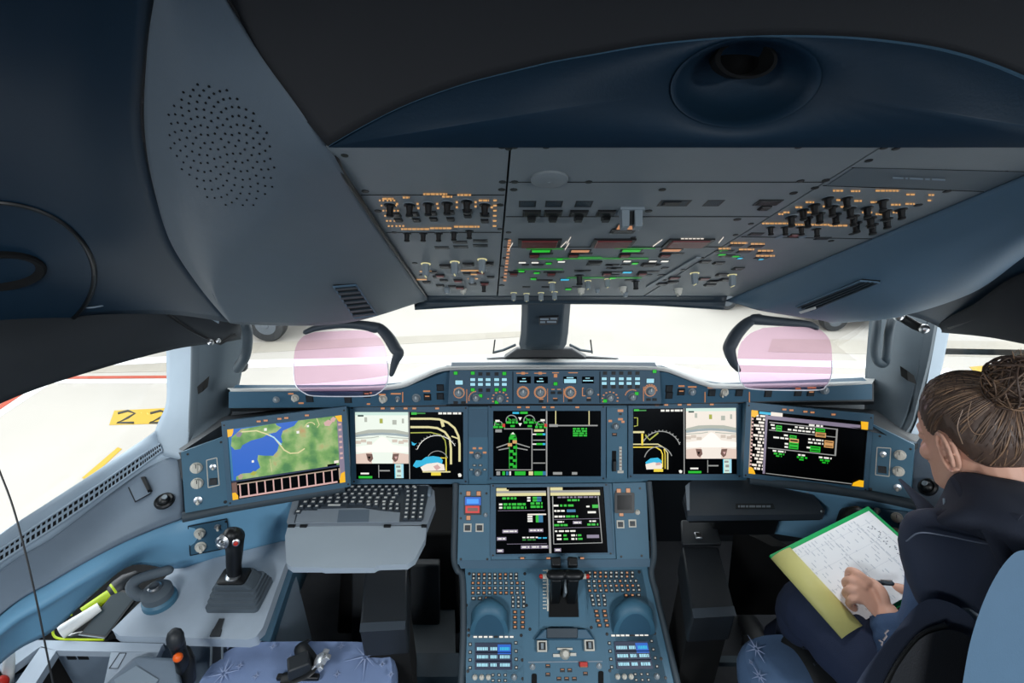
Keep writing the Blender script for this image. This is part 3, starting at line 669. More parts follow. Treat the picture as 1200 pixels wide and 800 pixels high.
# fasteners along the joints
for x, y in ((404, 182), (428, 224), (443, 247), (462, 272), (486, 308), (494, 322), (596, 174), (588, 172), (603, 172), (589, 213), (603, 213), (588, 222), (602, 222), (586, 240), (586, 268), (596, 272), (594, 280), (592, 302), (588, 312), (590, 325), (588, 334),
             (1036, 173), (1050, 174), (1018, 188), (1002, 199), (968, 211), (955, 220), (880, 262), (862, 275), (840, 294), (822, 302), (800, 316), (778, 328), (974, 282), (998, 274), (1024, 262), (1056, 248), (1076, 240), (1110, 224), (1130, 216), (1176, 202), (640, 172), (936, 172), (690, 213), (938, 212), (776, 222), (930, 226), (864, 257), (742, 278), (760, 247), (1024, 200), (1036, 214), (1078, 217)):
    ctl('screw', t, OP, x, y, 4.6 if y < 260 else 3.4, h=2.2)
# round cover, lever guard and slots of the centre column
q = MB(); k = OP.mpp(644, 209); q.lathe(OP.frame(644, 209, 0, 0, (k, k, k)), [(22, 0), (22, 2.6), (20, 3.6), (2, 4), (1.5, 3)], 28); build('round_cover', q, OVH, t)
for x in (618, 649, 684): ctl('slot', t, OP, x, 239, 10, 10, 1.5)
for x in (623, 648, 678, 710):
    ctl('l_black', t, OP, x, 249, 10.5, 9, 6); ctl('l_black', t, OP, x, 253, 5, 6, 13)
q = MB(); k = OP.mpp(739, 246); m = OP.frame(739, 246, 0, 0, (k, k, k))
q.box(m, -14, 14, -10, 10, 0, 3); q.box(m, -12, -3, -8, 8, 3, 22, 0, .9); q.box(m, 3, 12, -8, 8, 3, 22, 0, .9); q.box(m, -3, 3, -5, 5, 3, 18, 1, .7); build('lever_guard', q, [KNOBG, BLACK], t)
ctl('slot', t, OP, 790, 238, 18, 10, 1.2); ctl('l_black', t, OP, 787, 238, 10, 5, 3); ctl('slot', t, OP, 836, 238, 10, 10, 1.2); ctl('l_black', t, OP, 900, 237, 14, 9, 3); ctl('l_black', t, OP, 896, 243, 6, 6, 5)
ctl('l_black', t, OP, 730, 270, 14, 8, 4); ctl('l_amber', t, OP, 734, 265, 12, 10, 3)
for x, w in ((632, 25), (718, 24), (806, 26)): ctl('l_red', t, OP, x, 284, w, 16, 7)
for kx, x, y in (('l_green', 634, 293.5), ('l_amber', 680, 293.5), ('l_green', 740, 293), ('l_amber', 787, 292.5)):
    ctl(kx, t, OP, x, y, 12.5, 5, 2.5); ctl('l_red', t, OP, x-8, 298.5, 6, 6, 6); ctl('l_black', t, OP, x, 297, 14, 4, 1.5)
q = MB()
def oline(x0, y0, x1, y1, w=.5, off=.0008): q.prism([OP.at(x0, y0-w, off), OP.at(x1, y1-w, off), OP.at(x1, y1+w, off), OP.at(x0, y0+w, off)], OP.n*.0006)
oline(630, 302.6, 760, 302.2, .6); q.cut(); oline(672, 301, 705, 301, .6); q.cut(); oline(606, 315, 660, 315, .4); q.cut(); oline(664, 325, 708, 325, .5); q.cut(); oline(715, 325, 752, 325, .5); q.cut(); oline(617, 291, 660, 291, .4); q.cut(); oline(720, 290.5, 768, 290.5, .4); q.cut()
build_rows('flow_marking', q, G_GREEND, t)
random.seed(11)
for x, y in ((612, 307), (627, 307), (658, 306), (735, 305.5), (765, 305.5), (779, 305.5)): ctl('l_white', t, OP, x, y, 5, 3.2, 2)
for x, y in ((629, 319), (643, 308), (744, 308), (718, 325), (625, 326), (666, 338), (672, 301), (656, 303), (611, 317)): ctl('l_green', t, OP, x, y, 4, 4, 2.5)
for x, y in ((735, 318.5), (662, 327)): ctl('l_cyan', t, OP, x, y, 6, 4, 2)
for x, y in ((697, 307), (760, 309)): ctl('l_black', t, OP, x, y, 8, 6, 6)
for x, y in ((602, 320), (646, 320), (711, 320), (752, 320)): ctl('l_red', t, OP, x, y, 5, 6, 6); 
for x, y in ((604, 318.6), (649, 318.6), (716, 318.6), (760, 318)): ctl('l_black', t, OP, x, y, 12, 4, 1.5)
for i in range(26):
    y = random.choice((310, 313.8, 317, 322, 328, 332, 336)); x = random.uniform(604, C2(y)-14); ctl('l_black', t, OP, x, y, random.uniform(3.5, 8), 3.5, 1.6)
for x, y, kx, s in ((647, 331, 'ribbed', 4), (679, 322, 'peg', 6), (689, 329, 'ribbed', 3.6), (712, 327, 'ribbed', 3.6), (730, 336, 'light', 4.5), (602, 343, 'ribbed', 3.4), (617, 344, 'ribbed', 3.4), (634, 343, 'ribbed', 3.4), (650, 342, 'ribbed', 3.4), (681, 338, 'light', 4.5), (700, 339, 'plain', 3), (733, 343, 'plain', 3.4), (745, 329, 'peg', 5)):
    ctl(kx, t, OP, x, y, s, s, s)
# amber legend column on the left of the centre block
q = MB()
for y in (281, 284, 287, 290, 293, 297, 301, 305, 308, 312, 316, 320, 324, 328):
    oline(595.5-(y-280)*.12, y, 599-(y-280)*.12, y, .8); q.cut()
build_rows('column_lettering', q, G_AMBERD, t)
q = MB()
for x0, x1, y in ((619, 650, 280), (712, 730, 280.5), (798, 822, 279)):
    x = x0
    while x < x1: oline(x, y, x+3.6, y, .5); x += 4.6
for x, y in ((662, 288), (748, 265), (664, 281), (596, 288)): oline(x, y+4, x+5, y-4, .6)
oline(657, 289, 664, 282, .4); oline(765, 288, 776, 280, .4); oline(842, 284, 848, 277, .5)
build('white_lettering', q, G_PALE, t)
# left column
for x, y in ((457, 240), (480, 240), (502, 239), (524, 238), (547, 236), (568, 240)): ctl('peg', t, OP, x, y, 7, 8, 7)
for x, y in ((464, 251), (485, 250), (506, 249), (527, 248), (548, 247), (568, 251)): ctl('l_black', t, OP, x, y, 5.5, 6, 5)
for x, y in ((467, 257), (488, 257), (508, 256), (528, 256), (548, 252), (568, 258)): ctl('l_black', t, OP, x, y, 4.5, 5, 5)
for x, y in ((477, 273), (496, 273), (514, 273), (532, 272), (550, 270)): ctl('peg', t, OP, x, y, 5.2, 5, 5)
for x, y in ((539, 283.5), (563, 282), (518, 290), (540, 289), (563, 287.5)): ctl('l_black', t, OP, x, y, 8.5, 5, 1.8)
for x, y in ((499, 309), (533, 307), (565, 304)): ctl('ribbed', t, OP, x, y, 5.2, 6, 5.6)
for x, y in ((522, 311), (549, 309), (572, 308)): ctl('l_black', t, OP, x, y, 6.5, 6, 6)
for x, y in ((516, 322), (537, 328), (563, 318.5), (568, 331), (539, 336)): ctl('l_red', t, OP, x, y, 5, 5, 6)
for x, y in ((512, 324), (520, 328), (554, 332), (516, 334), (530, 335), (508, 318), (547, 320), (575, 324), (500, 330)): ctl('l_black', t, OP, x, y, 4.5, 4, 4)
for x, y, kx in ((543, 338, 'light'), (567, 334, 'peg'), (553, 326, 'plain'), (524, 338, 'plain')): ctl(kx, t, OP, x, y, 4, 4, 4)
q = MB()
for x0, x1, y in ((470, 503, 267.6), (504, 530, 266.6), (532, 562, 264.8), (448, 461, 232), (472, 480, 230.5), (496, 524, 226.5), (536, 552, 227.5), (561, 573, 234), (518, 530, 229.5)):
    x = x0
    while x < x1: L = random.uniform(2.5, 5.5); oline(x, y, min(x+L, x1), y, .8); x += L+.9
    q.cut()
for x0 in (444, 448, 453, 457, 461, 578, 580):
    for y in range(234, 266, 6): oline(x0+(y-234)*.35*(1 if x0 < 500 else -.05), y, x0+2.2+(y-234)*.35*(1 if x0 < 500 else -.05), y, .7)
    q.cut()
for x, y in ((464, 238), (488, 238), (511, 238), (534, 236), (556, 236), (575, 242), (489, 243), (534, 242), (512, 243), (556, 241)): oline(x, y, x+2.6, y, .9); q.cut()
for x0, x1, y in ((540, 566, 316.5), (492, 506, 317.5), (548, 560, 321), (548, 560, 326), (488, 500, 327)): oline(x0, y, x1, y, .5); q.cut()
build_rows('lettering', q, G_AMBER, t)
# right column
for x, y in ((970, 232), (992, 232), (954, 240), (941, 246), (975, 242), (996, 244), (927, 254), (946, 255), (960, 250), (979, 251), (1016, 243), (1034, 235), (1056, 245), (1000, 253), (1020, 255), (1038, 247), (1039, 256), (1003, 261), (1022, 263)): ctl('peg', t, OP, x, y, 6.2, 7.5, 6)
for x, y in ((903, 266), (920, 266), (939, 266), (957, 268)): ctl('peg', t, OP, x, y, 5, 5, 4.8)
for x, y in ((863, 287), (886, 288.5), (851, 294), (872, 294.6), (896, 295.8), (852, 299.5), (893, 301.3), (886, 274), (964, 279)): ctl('l_black', t, OP, x, y, 8, 5, 1.8)
for x, y in ((826, 306), (842, 307.5), (865, 314), (788, 330), (776, 332), (846, 321), (836, 329), (832, 333), (850, 327)): ctl('l_black', t, OP, x, y, 6, 5, 4)
for x, y in ((790, 325), (825, 326), (931, 275)): ctl('l_red', t, OP, x, y, 6, 5, 4)
for x, y, kx in ((814, 320, 'ribbed'), (858, 322, 'ribbed'), (795, 338, 'light')): ctl(kx, t, OP, x, y, 4.8, 5, 5)
for x, y in ((867, 302), (892, 303)): ctl('l_cyan', t, OP, x, y, 3, 3, 2)
for x, y in ((848, 293.5), (846, 298), (862, 300)): ctl('l_green', t, OP, x, y, 5, 3, 1.5)
q = MB()
for x0, x1, y in ((893, 930, 261), (930, 972, 262.5), (972, 993, 263.5), (976, 988, 222.5), (997, 1008, 223), (1026, 1054, 222.5), (1062, 1072, 227), (1088, 1095, 227.5), (1087, 1092, 234), (980, 988, 233.5), (1001, 1010, 234.5), (1020, 1030, 236), (1044, 1056, 239), (1061, 1072, 238), (944, 954, 236), (932, 940, 242), (946, 958, 248), (964, 974, 241), (918, 926, 248), (985, 995, 241.5), (1010, 1022, 248), (1026, 1038, 250), (1046, 1052, 248), (912, 918, 250), (856, 876, 284), (880, 896, 285), (842, 856, 290.5), (866, 884, 291.5), (888, 906, 293), (886, 908, 299)):
    x = x0
    while x < x1: L = random.uniform(2.5, 5.5); oline(x, y, min(x+L, x1), y, .75); x += L+.9
    q.cut()
build_rows('lettering', q, G_AMBER, t)
q = MB()
x = 1046
for L in (15, 5, 18, 8, 18): oline(x, 206+(x-1046)*.04, x+L-2.5, 206+(x+L-1046)*.04, .8, .0022); x += L
oline(908, 279, 918, 276, 1); oline(936, 278, 945, 276, 1); oline(914, 275, 926, 273.6, .6)
build('placard_lettering', q, LIGHTG, t)
# ================================================================== GLARESHIELD
t = thing('glareshield', 'long blue glareshield with pale top under the windshield', 'glareshield', P(640, 460, 1.45))
topn = [(270, 458, 1.47), (350, 457.5, 1.47), (430, 457, 1.46), (470, 454, 1.455), (494, 444, 1.45), (520, 434, 1.44), (560, 432.5, 1.44), (640, 432, 1.44), (740, 432.5, 1.44), (776, 434, 1.44), (800, 442, 1.45), (824, 451, 1.455), (850, 455, 1.46), (940, 453, 1.46), (1022, 449, 1.47)]
FAR = [(262, 453, 1.88), (350, 451, 1.88), (430, 444, 1.88), (470, 437, 1.88), (494, 430, 1.88), (520, 424, 1.88), (560, 419, 1.88), (640, 416, 1.88), (740, 419, 1.88), (776, 424, 1.88), (800, 430, 1.88), (824, 434, 1.88), (850, 436, 1.88), (940, 438, 1.88), (1028, 440, 1.88)]
near_ = [P(*p) for p in topn]; far = [P(*p) for p in FAR]
q = MB(); q.patch([near_, [n_+(f_-n_)*.08+V((0, 0, .006)) for n_, f_ in zip(near_, far)], [n_+(f_-n_)*.5 for n_, f_ in zip(near_, far)], far], 4, 4)
o = build('top_cover', q, mat('glareshield_top_grey', rgb(186, 188, 186), .6, var=.04, bump=.2), t, ang=60); md = o.modifiers.new('s', 'SOLIDIFY'); md.thickness = .004; md.offset = 0
GFL = Plane(P(270, 459, 1.475), P(525, 459, 1.475), P(270, 478, 1.49)); GFR = GFL
q = MB(); q.prism([GFL.at(x, y) for x, y in [(268, 459), (430, 459), (470, 456), (496, 446), (522, 436), (528, 436), (528, 474), (400, 477), (268, 478)]], V((0, .04, 0))); build('face_panel', q, BLUE_D, t, bevel=.003)
q = MB(); q.prism([GFL.at(x, y) for x, y in [(772, 436), (780, 436), (802, 444), (826, 453), (852, 457), (1022, 450), (1022, 468), (900, 470), (772, 473)]], V((0, .04, 0))); build('face_panel', q, BLUE_D, t, bevel=.003)
q = MB(); q.hexa([P(270, 478, 1.5), P(1024, 470, 1.5), P(1024, 474, 1.62), P(270, 482, 1.62)], [P(270, 458, 1.5), P(1024, 449, 1.5), P(1024, 447, 1.62), P(270, 456, 1.62)]); build('underside', q, DARK, t)
def gl(kind, x, y, *a, **k): return ctl(kind, t, GFL, x, y, *a, **k)
for x, y, kx, s in ((324, 468, 'plain', 4), (346, 466, 'light', 4.5), (449, 467, 'light', 5), (488, 466, 'plain', 5.2), (811, 459, 'plain', 4.4), (849, 459, 'light', 4.6), (966, 457, 'plain', 4.8), (846, 462, 'toggle', 3), (466, 467, 'toggle', 3)): gl(kx, x, y, s, s, s*.6)
for x, y, kx in ((363, 467, 'b_dark'), (408, 468, 'b_dark'), (501, 465, 'b_amber'), (516, 454, 'b_dark'), (516, 464, 'b_dark'), (784, 455, 'b_dark'), (784, 463, 'b_dark'), (798, 459, 'b_amber'), (834, 460, 'b_dark'), (866, 460, 'b_dark'), (900, 461, 'b_dark'), (935, 460, 'b_dark'), (950, 460, 'b_amber'), (430, 462, 'b_amber')): gl(kx, x, y, 4.2, 4.2, 2)
q = MB()
for x0, x1, y in ((338, 344, 461), (350, 356, 472), (428, 436, 460), (444, 452, 462), (496, 504, 458), (430, 434, 473), (458, 470, 461), (806, 816, 453), (829, 838, 454), (843, 856, 453), (795, 802, 452), (932, 938, 455), (946, 956, 454)):
    q.prism([GFL.at(x0, y-.8, .001), GFL.at(x1, y-.8, .001), GFL.at(x1, y+.8, .001), GFL.at(x0, y+.8, .001)], GFL.n*.001); q.cut()
for x in (472, 826, 878): q.prism([GFL.at(x-.5, 459, .001), GFL.at(x+.5, 459, .001), GFL.at(x+.5, 471, .001), GFL.at(x-.5, 471, .001)], GFL.n*.001); q.cut()
build_rows('lettering', q, G_AMBERD, t)
# ================================================================== FLIGHT CONTROL UNIT
t = thing('flight_control_unit', 'central knob panel with green lamps in the middle of the glareshield', 'control panel', FP.at(650, 474))
q = MB(); q.prism([FP.at(x, y) for x, y in [(527, 434), (773, 434), (775, 473), (525, 473)]], V((0, .05, 0))); build('face', q, mat('control_unit_blue', rgb(58, 88, 108), .5, var=.05), t, bevel=.003)
q = MB()
def fl(x0, y0, x1, y1, off=.0006): q.prism([FP.at(x0, y0, off), FP.at(x1, y0, off), FP.at(x1, y1, off), FP.at(x0, y1, off)], FP.n*.0006)
for x in (601, 703): fl(x-.4, 435, x+.4, 472)
fl(523, 473.5, 777, 475)
build('joint_lines', q, VOID, t)
for x0, y0, x1, y1 in ((606, 441, 622, 449), (626, 441, 642, 449), (660, 441, 676, 449), (682, 441, 696, 449)): q = MB(); fl(x0, y0, x1, y1); build('readout_window', q, SCREEN, t)
q = MB()
for x0, y0, x1, y1 in ((609, 446, 617, 447.2), (612, 443, 616, 443.8), (629, 446, 637, 447.2), (632, 443, 636, 443.8), (661, 444, 675, 448.5), (683, 445.2, 695, 446.4), (686, 442.4, 691, 443.2), (664, 441.8, 672, 443)): fl(x0, y0, x1, y1, .0014)
build('readout_lettering', q, G_ICE, t)
fk = lambda kind, x, y, *a, **k: ctl(kind, t, FP, x, y, *a, **k)
for x, y in ((534, 437), (554, 437), (591, 437.5), (554, 456.5), (582, 456.5), (591, 456.5), (651, 449.5), (767, 435), (563, 463.5), (582, 471), (746, 461), (709, 469.5)): fk('l_green', x, y, 2.6, 2.2, 1.2)
for x in (563, 572, 582): fk('l_black', x, 438, 2.4, 2, 1.2)
for x in (563, 572): fk('l_black', x, 457, 2.4, 2, 1.2)
for x in (709, 719, 728, 738, 747): fk('l_black', x, 437, 2.4, 2, 1.2); fk('l_black', x, 453, 2.6, 2, 1.2)
for x in (554, 563, 572, 582, 591):
    for y in (444.6, 450.2): fk('l_ice', x, y, 3.4, 2, 1)
for x in (708, 718, 728, 737, 747):
    for y in (443.6, 449): fk('l_ice', x, y, 3.4, 2, 1)
fk('l_ice', 538, 448, 5.2, 3, 1); fk('l_ice', 762, 446, 5.2, 3, 1)
for x, y in ((613, 459.5), (633, 459.5), (668, 459.5), (538, 460), (762, 458)): fk('knob', x, y, 5.6, 5.6, 4)
for x, y in ((691, 459), (558, 466), (586, 467), (741, 465), (715, 466)): fk('plain', x, y, 4.6, 4.6, 4)
for x, y in ((534, 471.5), (543, 471.5), (634, 470), (651, 468.5), (648, 460), (656, 460), (668, 469), (690, 468.5), (760, 468), (767, 468)): fk('l_black', x, y, 2.6, 1.6, 1.2)
q = MB()
def arcf(cx, cy, r, a0, a1, n=10, w=.6):
    for i in range(n):
        a, c = radians(lerp(a0, a1, i/n)), radians(lerp(a0, a1, (i+.75)/n))
        q.prism([FP.at(cx+r*cos(a), cy-r*sin(a), .0008), FP.at(cx+r*cos(c), cy-r*sin(c), .0008), FP.at(cx+(r+w*2)*cos(c), cy-(r+w*2)*sin(c), .0008), FP.at(cx+(r+w*2)*cos(a), cy-(r+w*2)*sin(a), .0008)], FP.n*.0006)
for cx in (613, 633, 668): arcf(cx, 459.5, 6.4, 0, 360, 20, .5)
arcf(558, 467, 8, 90, 200, 8); arcf(741, 465, 8, 60, 170, 8); arcf(762, 458, 7, 0, 180, 8)
for cx in (586, 715):
    for a in range(-20, 210, 28): fl(cx+9*cos(radians(a))-1, 467-8*sin(radians(a))-.7, cx+9*cos(radians(a))+1, 467-8*sin(radians(a))+.7)
for x0, y0, x1, y1 in ((605, 436.6, 619, 437.6), (626, 436.6, 640, 437.6), (666, 436, 677, 437), (647, 436, 655, 437), (649, 438, 653, 442), (611, 435.6, 615, 438.6), (631, 435.6, 635, 438.6), (646, 455.5, 650, 456.5), (653, 455.5, 657, 456.5), (682, 454, 684, 455), (682, 455, 683, 463), (682, 463, 686, 464), (641.4, 455, 642, 471), (660.2, 455, 660.8, 471), (532, 455.5, 544, 456.5), (546.6, 456, 547.4, 472), (753.6, 453, 754.4, 470), (571, 466.5, 573, 467.5), (632, 467, 637, 468), (700, 461.5, 702, 463), (648, 466, 653, 467), (666, 466, 670, 467), (688, 465.5, 692, 466.5)): fl(x0, y0, x1, y1, .0008)
build('lettering', q, G_AMBERD, t)
# ================================================================== INSTRUMENT PANEL
t = thing('instrument_panel', 'blue main instrument panel carrying the row of displays', 'instrument panel', DP.at(640, 600))
q = MB(); q.prism([DP.at(x, y, -.006) for x, y in [(402, 474), (878, 472), (876, 563), (760, 563), (756, 568), (536, 568), (520, 566), (404, 568)]], -DP.n*.03); build('centre_plate', q, BLUE, t, bevel=.002)
for pts, m in (([(549, 477), (572, 477), (572, 561), (549, 561)], BLUE), ([(711, 477), (735, 477), (735, 560), (711, 560)], BLUE)):
    slab('switch_strip', DP, pts, BLUE, t, off=.001, th=.008)
slab('blank_cover', DP, [(550, 479), (571.5, 479), (571.5, 512), (550, 512)], BLUE_D, t, off=.003, th=.004)
dk = lambda kind, x, y, *a, **k: ctl(kind, t, DP, x, y, *a, **k)
for y in (528, 548):
    dk('plain', 560, y+5, 4.2, 4.2, 6)
    for x, dy in ((552.5, 2), (568, 2), (556, -3), (563, -3)): dk('l_amber' if y < 540 else 'k_cream', x, y+dy, 2.6, 1.4, 1)
dk('l_amber', 727, 481, 4, 1.8, 1); dk('l_black', 727, 485, 2, 1.6, 1); dk('l_amber', 727, 491, 3.4, 1.6, 1); dk('plain', 721, 499, 4.2, 4.2, 5); dk('l_amber', 715, 493, 2.6, 1.6, 1); dk('l_amber', 730, 494, 2.2, 1.6, 1); dk('b_amber', 720, 509, 3, 2, 1.5)
slab('lever_slot', DP, [(717, 528), (722, 528), (722, 552), (717, 552)], VOID, t, off=.0018, th=.002)
q = MB(); m = DP.frame(719.5, 545, .001, 0, (DP.mpp(719, 545),)*3); q.box(m, -2, 2, -7, 7, 0, 5, 0, .8); build('lever', q, BLACK, t)
q = MB(); 
for x0, y0, x1, y1 in ((725.5, 523, 728.5, 552), (723.5, 551, 730.5, 554)): q.prism([DP.at(x0, y0, .0014), DP.at(x1, y0, .0014), DP.at(x1, y1, .0014), DP.at(x0, y1, .0014)], DP.n*.001)
build('lever_scale', q, CREAM, t)
q = MB()
for y in range(526, 550, 4): q.prism([DP.at(725.8, y-.4, .0027), DP.at(728.2, y-.4, .0027), DP.at(728.2, y+.4, .0027), DP.at(725.8, y+.4, .0027)], DP.n*.0004)
build('scale_ticks', q, REDD, t)
# --- display units
def lerp2(c, u, v):
    (ax, ay), (bx, by), (cx, cy), (dx, dy) = c
    return (lerp(lerp(ax, bx, u), lerp(dx, cx, u), v), lerp(lerp(ay, by, u), lerp(dy, cy, u), v))
def display(pl, corners, label, bez=.045, top=.11, depth=.03, btn=((.28, .045), (.34, .045), (.46, .045), (.52, .045), (.70, .045))):
    """corners are the lit area; returns the thing and its Draw"""
    o = lerp2(corners, .5, .5); t = thing('display_unit', label, 'display', pl.at(*o))
    oc = [lerp2(corners, *p) for p in ((-bez, -top), (1+bez, -top), (1+bez, 1+top*.62), (-bez, 1+top*.62))]
    q = MB(); A = [pl.at(x, y, .004) for x, y in oc]; B = [pl.at(x, y, -depth) for x, y in oc]; I = [pl.at(x, y, .004) for x, y in corners]; J = [pl.at(x, y, -.001) for x, y in corners]
    q.add(A+B, [(0, 1, 5, 4), (1, 2, 6, 5), (2, 3, 7, 6), (3, 0, 4, 7), (7, 6, 5, 4)], 0)
    q.add(A+I, [(i, (i+1) % 4, 4+(i+1) % 4, 4+i) for i in range(4)], 0); q.add(I+J, [(i, (i+1) % 4, 4+(i+1) % 4, 4+i) for i in range(4)], 1)
    build('bezel', q, [BLUE_D, DARK], t)
    q = MB(); q.prism([pl.at(x, y, -.001) for x, y in corners], -pl.n*.004); s_ = build('screen', q, SCREEN, t)
    for u, v in btn:
        x, y = lerp2(corners, u, -top*.5); ctl('l_amber', t, pl, x, y, 2.7, 1.2, 1, off=.004)
    for u, v in ((-bez*.5, -top*.55), (1+bez*.5, -top*.55), (-bez*.5, 1+top*.3), (1+bez*.5, 1+top*.3)):
        x, y = lerp2(corners, u, v); ctl('screw', t, pl, x, y, 1.2, 1.2, .6, off=.004)
    return t, s_, Draw(pl, corners, 0.0)
# 1 chart display on the far left
t, s_, D = display(LD, [(266.5, 503), (400.5, 486), (405, 564.5), (273, 585.5)], 'tilted display showing a green and blue coast map', top=.12)
D.rect(0, 0, 1, 1, G_SEA)
D.poly([(.02, .01), (.02, .74), (.96, .74), (.955, .0)], G_BLUE)
D.poly([(.42, .40), (.44, .30), (.47, .29), (.46, .20), (.48, .12), (.58, .07), (.62, .0), (.955, .0), (.96, .74), (.04, .74), (.045, .68), (.1, .65), (.2, .66), (.26, .60), (.24, .48), (.25, .42), (.3, .44), (.38, .46)], G_MAP)
D.poly([(.02, .24), (.03, .12), (.12, .02), (.42, .0), (.43, .03), (.47, .07), (.42, .13), (.35, .14), (.3, .18), (.2, .2), (.12, .25), (.1, .30), (.05, .30)], G_MAP)
D.line([(.12, .06), (.25, .07), (.33, .13), (.4, .2), (.44, .30), (.48, .40), (.53, .46), (.6, .47), (.66, .42)], .018, G_CREAM)
D.line([(.36, .15), (.41, .22), (.46, .32)], .016, G_ICE)
D.arc(.72, .12, .07, 20, 170, .012, G_CREAM); D.line([(.78, .0), (.8, .1), (.78, .14)], .01, G_CREAM); D.line([(.35, .5), (.36, .68)], .006, G_CREAM)
for u, v, r in ((.33, .07, .012), (.61, .17, .012), (.2, .5, .01), (.7, .1, .01)): D.poly([(u-r, v-r*1.6), (u+r, v-r*1.6), (u+r, v+r*1.6), (u-r, v+r*1.6)], G_WHITE)
for u, v, du, dv, m in ((.06, .68, .05, .05, G_TAN), (.17, .66, .06, .04, G_OLIVE), (.84, .08, .08, .06, G_PINK), (.9, .04, .05, .05, G_PINK), (.07, .08, .06, .05, G_LAV)): D.poly([(u, v), (u+du*.5, v-dv*.6), (u+du, v), (u+du*.6, v+dv), (u+du*.1, v+dv*.8)], m)
D.rect(.0, .74, .96, 1, SCREEN); D.rect(0, .73, .96, .755, G_NAVY); D.rect(.955, .06, 1, .92, G_LAV); D.rect(0, .76, .045, .96, G_BROWN)
for i in range(12): u = .065+i*.074; D.rect(u, .80, u+.012, .965, G_PINK); D.rect(u+.014, .83, u+.066, .945, SCREEN)
D.rect(.05, .785, .93, .80, G_TAN); D.rect(.06, .965, .93, .99, G_PINK); D.rect(.945, .78, .96, .95, G_TAN); D.rect(.85, .70, .93, .73, SCREEN); D.rect(.91, .66, .95, .70, G_PALE)
for y in (.12, .2, .3, .38, .46, .55, .62): D.rect(.965, y, .99, y+.03, G_PINK)
for c in (((0, 0), (.055, 0), (.05, .05), (.035, .1), (0, .11)), ((.94, 0), (1, 0), (1, .1), (.97, .09)), ((.0, .90), (.03, .9), (.05, .95), (.05, 1), (0, 1)), ((1, .84), (1, 1), (.95, 1), (.95, .95), (.965, .86))): D.poly(c, G_ORNG)
D.build('screen_graphics', s_)
# 2 and 4 inner displays, mirrored halves
def taxi_cam(D, u0, u1, warm):
    U = lambda u: lerp(u0, u1, u)
    wht = G_PALE if warm else G_CAMW
    r = lambda a, b_, c, d, m: D.rect(U(a), b_, U(c), d, m)
    r(0, 0, 1, .77, wht)
    r(0, .0, 1, .05, G_CAMT); r(.05, .045, .16, .07, G_DGRN)
    for a, b_, c in ((.5, .1, .04), (.74, .12, .08), (.2, .08, .05), (.9, .1, .04)): r(a-c/2, b_, a+c/2, b_+.07, G_CAMG)
    r(.46, .10, .52, .17, G_OLIVE)
    D.line([(U(.0), .335), (U(.25), .29), (U(.5), .285), (U(.75), .29), (U(1), .33)], .05, G_CAMG); D.line([(U(0), .36), (U(.25), .335), (U(.5), .325), (U(.75), .335), (U(1), .36)], .035, G_CAMS)
    D.line([(U(0), .395), (U(.3), .385), (U(.44), .365)], .012, G_CAMG); D.line([(U(1), .395), (U(.75), .385), (U(.58), .37)], .012, G_CAMG)
    D.poly([(U(0), .52), (U(.3), .49), (U(.45), .39), (U(.5), .37), (U(.57), .39), (U(.7), .49), (U(1), .52), (U(1), .60), (U(0), .60)], G_CAMW2)
    for a, b_ in ((.05, .43), (.15, .41), (.26, .44), (.74, .41), (.86, .43), (.94, .41)): r(a-.05, b_, a+.05, b_+.045, G_CAMS2)
    D.poly([(U(0), .63), (U(.3), .6), (U(.3), .77), (U(0), .77)], G_CAMT2); D.poly([(U(1), .63), (U(.7), .6), (U(.7), .77), (U(1), .77)], G_CAMT2)
    for a, s in ((.25, 1), (.76, -1)):
        D.poly([(U(a-.06*s), .62), (U(a+.06*s), .625), (U(a+.075*s), .70), (U(a+.02*s), .75), (U(a-.03*s), .72)], G_BROWN); D.poly([(U(a-.03*s), .665), (U(a+.03*s), .665), (U(a), .71)], SCREEN if s > 0 else G_PINK)
    r(0, .77, 1, 1, SCREEN); r(.08, .905, .24, .93, G_WHITE); r(.04, .955, .30, .99, G_GREEN); r(.42, .79, .435, .98, G_GREYL); r(.44, .865, .64, .885, G_GREYL)
    r(.73, .775, .745, .99, G_CYAN); r(.745, .775, .86, .985, G_CAMT); r(.86, .775, .90, .985, G_ICE); r(.76, .80, .84, .83, G_GREYL); r(.78, .86, .85, .9, G_GREYL); r(.77, .94, .85, .96, G_GREYL)
G_CAMW = glow('cam_white', 232, 240, 228); G_CAMW2 = glow('cam_cream', 250, 246, 238); G_CAMT = glow('cam_mint', 200, 226, 214); G_CAMG = glow('cam_grey', 172, 176, 164); G_CAMS = glow('cam_blue_grey', 150, 164, 168); G_CAMS2 = glow('cam_sand', 206, 192, 178); G_CAMT2 = glow('cam_rose', 222, 198, 184); G_DGRN = glow('cam_dark', 30, 60, 50)
IN_L = [(416, 482.5), (543, 482.5), (543, 561), (418, 561)]
t, s_, D = display(DP, IN_L, 'inner left display with white camera picture and airport map on black', btn=((.26, 0), (.35, 0), (.47, 0), (.55, 0), (.76, 0)))
taxi_cam(D, .0, .49, False)
D.rect(.494, 0, .502, 1, G_GREYL); D.rect(.51, 0, .995, 1, SCREEN)
D.rect(.52, .005, .57, .04, G_GREEN); D.rect(.57, .01, .65, .03, G_GREENL if 'G_GREENL' in globals() else G_GREEND); D.dash(.77, .02, .98, .03, G_WHITE)
L_ = lambda pts, w, m: D.line(pts, w, m)
L_([(.51, .10), (.7, .10), (.78, .11), (.86, .16), (.92, .24), (.955, .36), (.965, .48), (.965, .74)], .032, G_CREAM)
L_([(.51, .225), (.68, .225), (.76, .24), (.83, .30), (.875, .40), (.885, .55), (.885, .78)], .032, G_CREAM)
L_([(.80, .13), (.815, .22)], .045, G_CREAM); L_([(.89, .36), (.96, .40)], .02, G_CREAM)
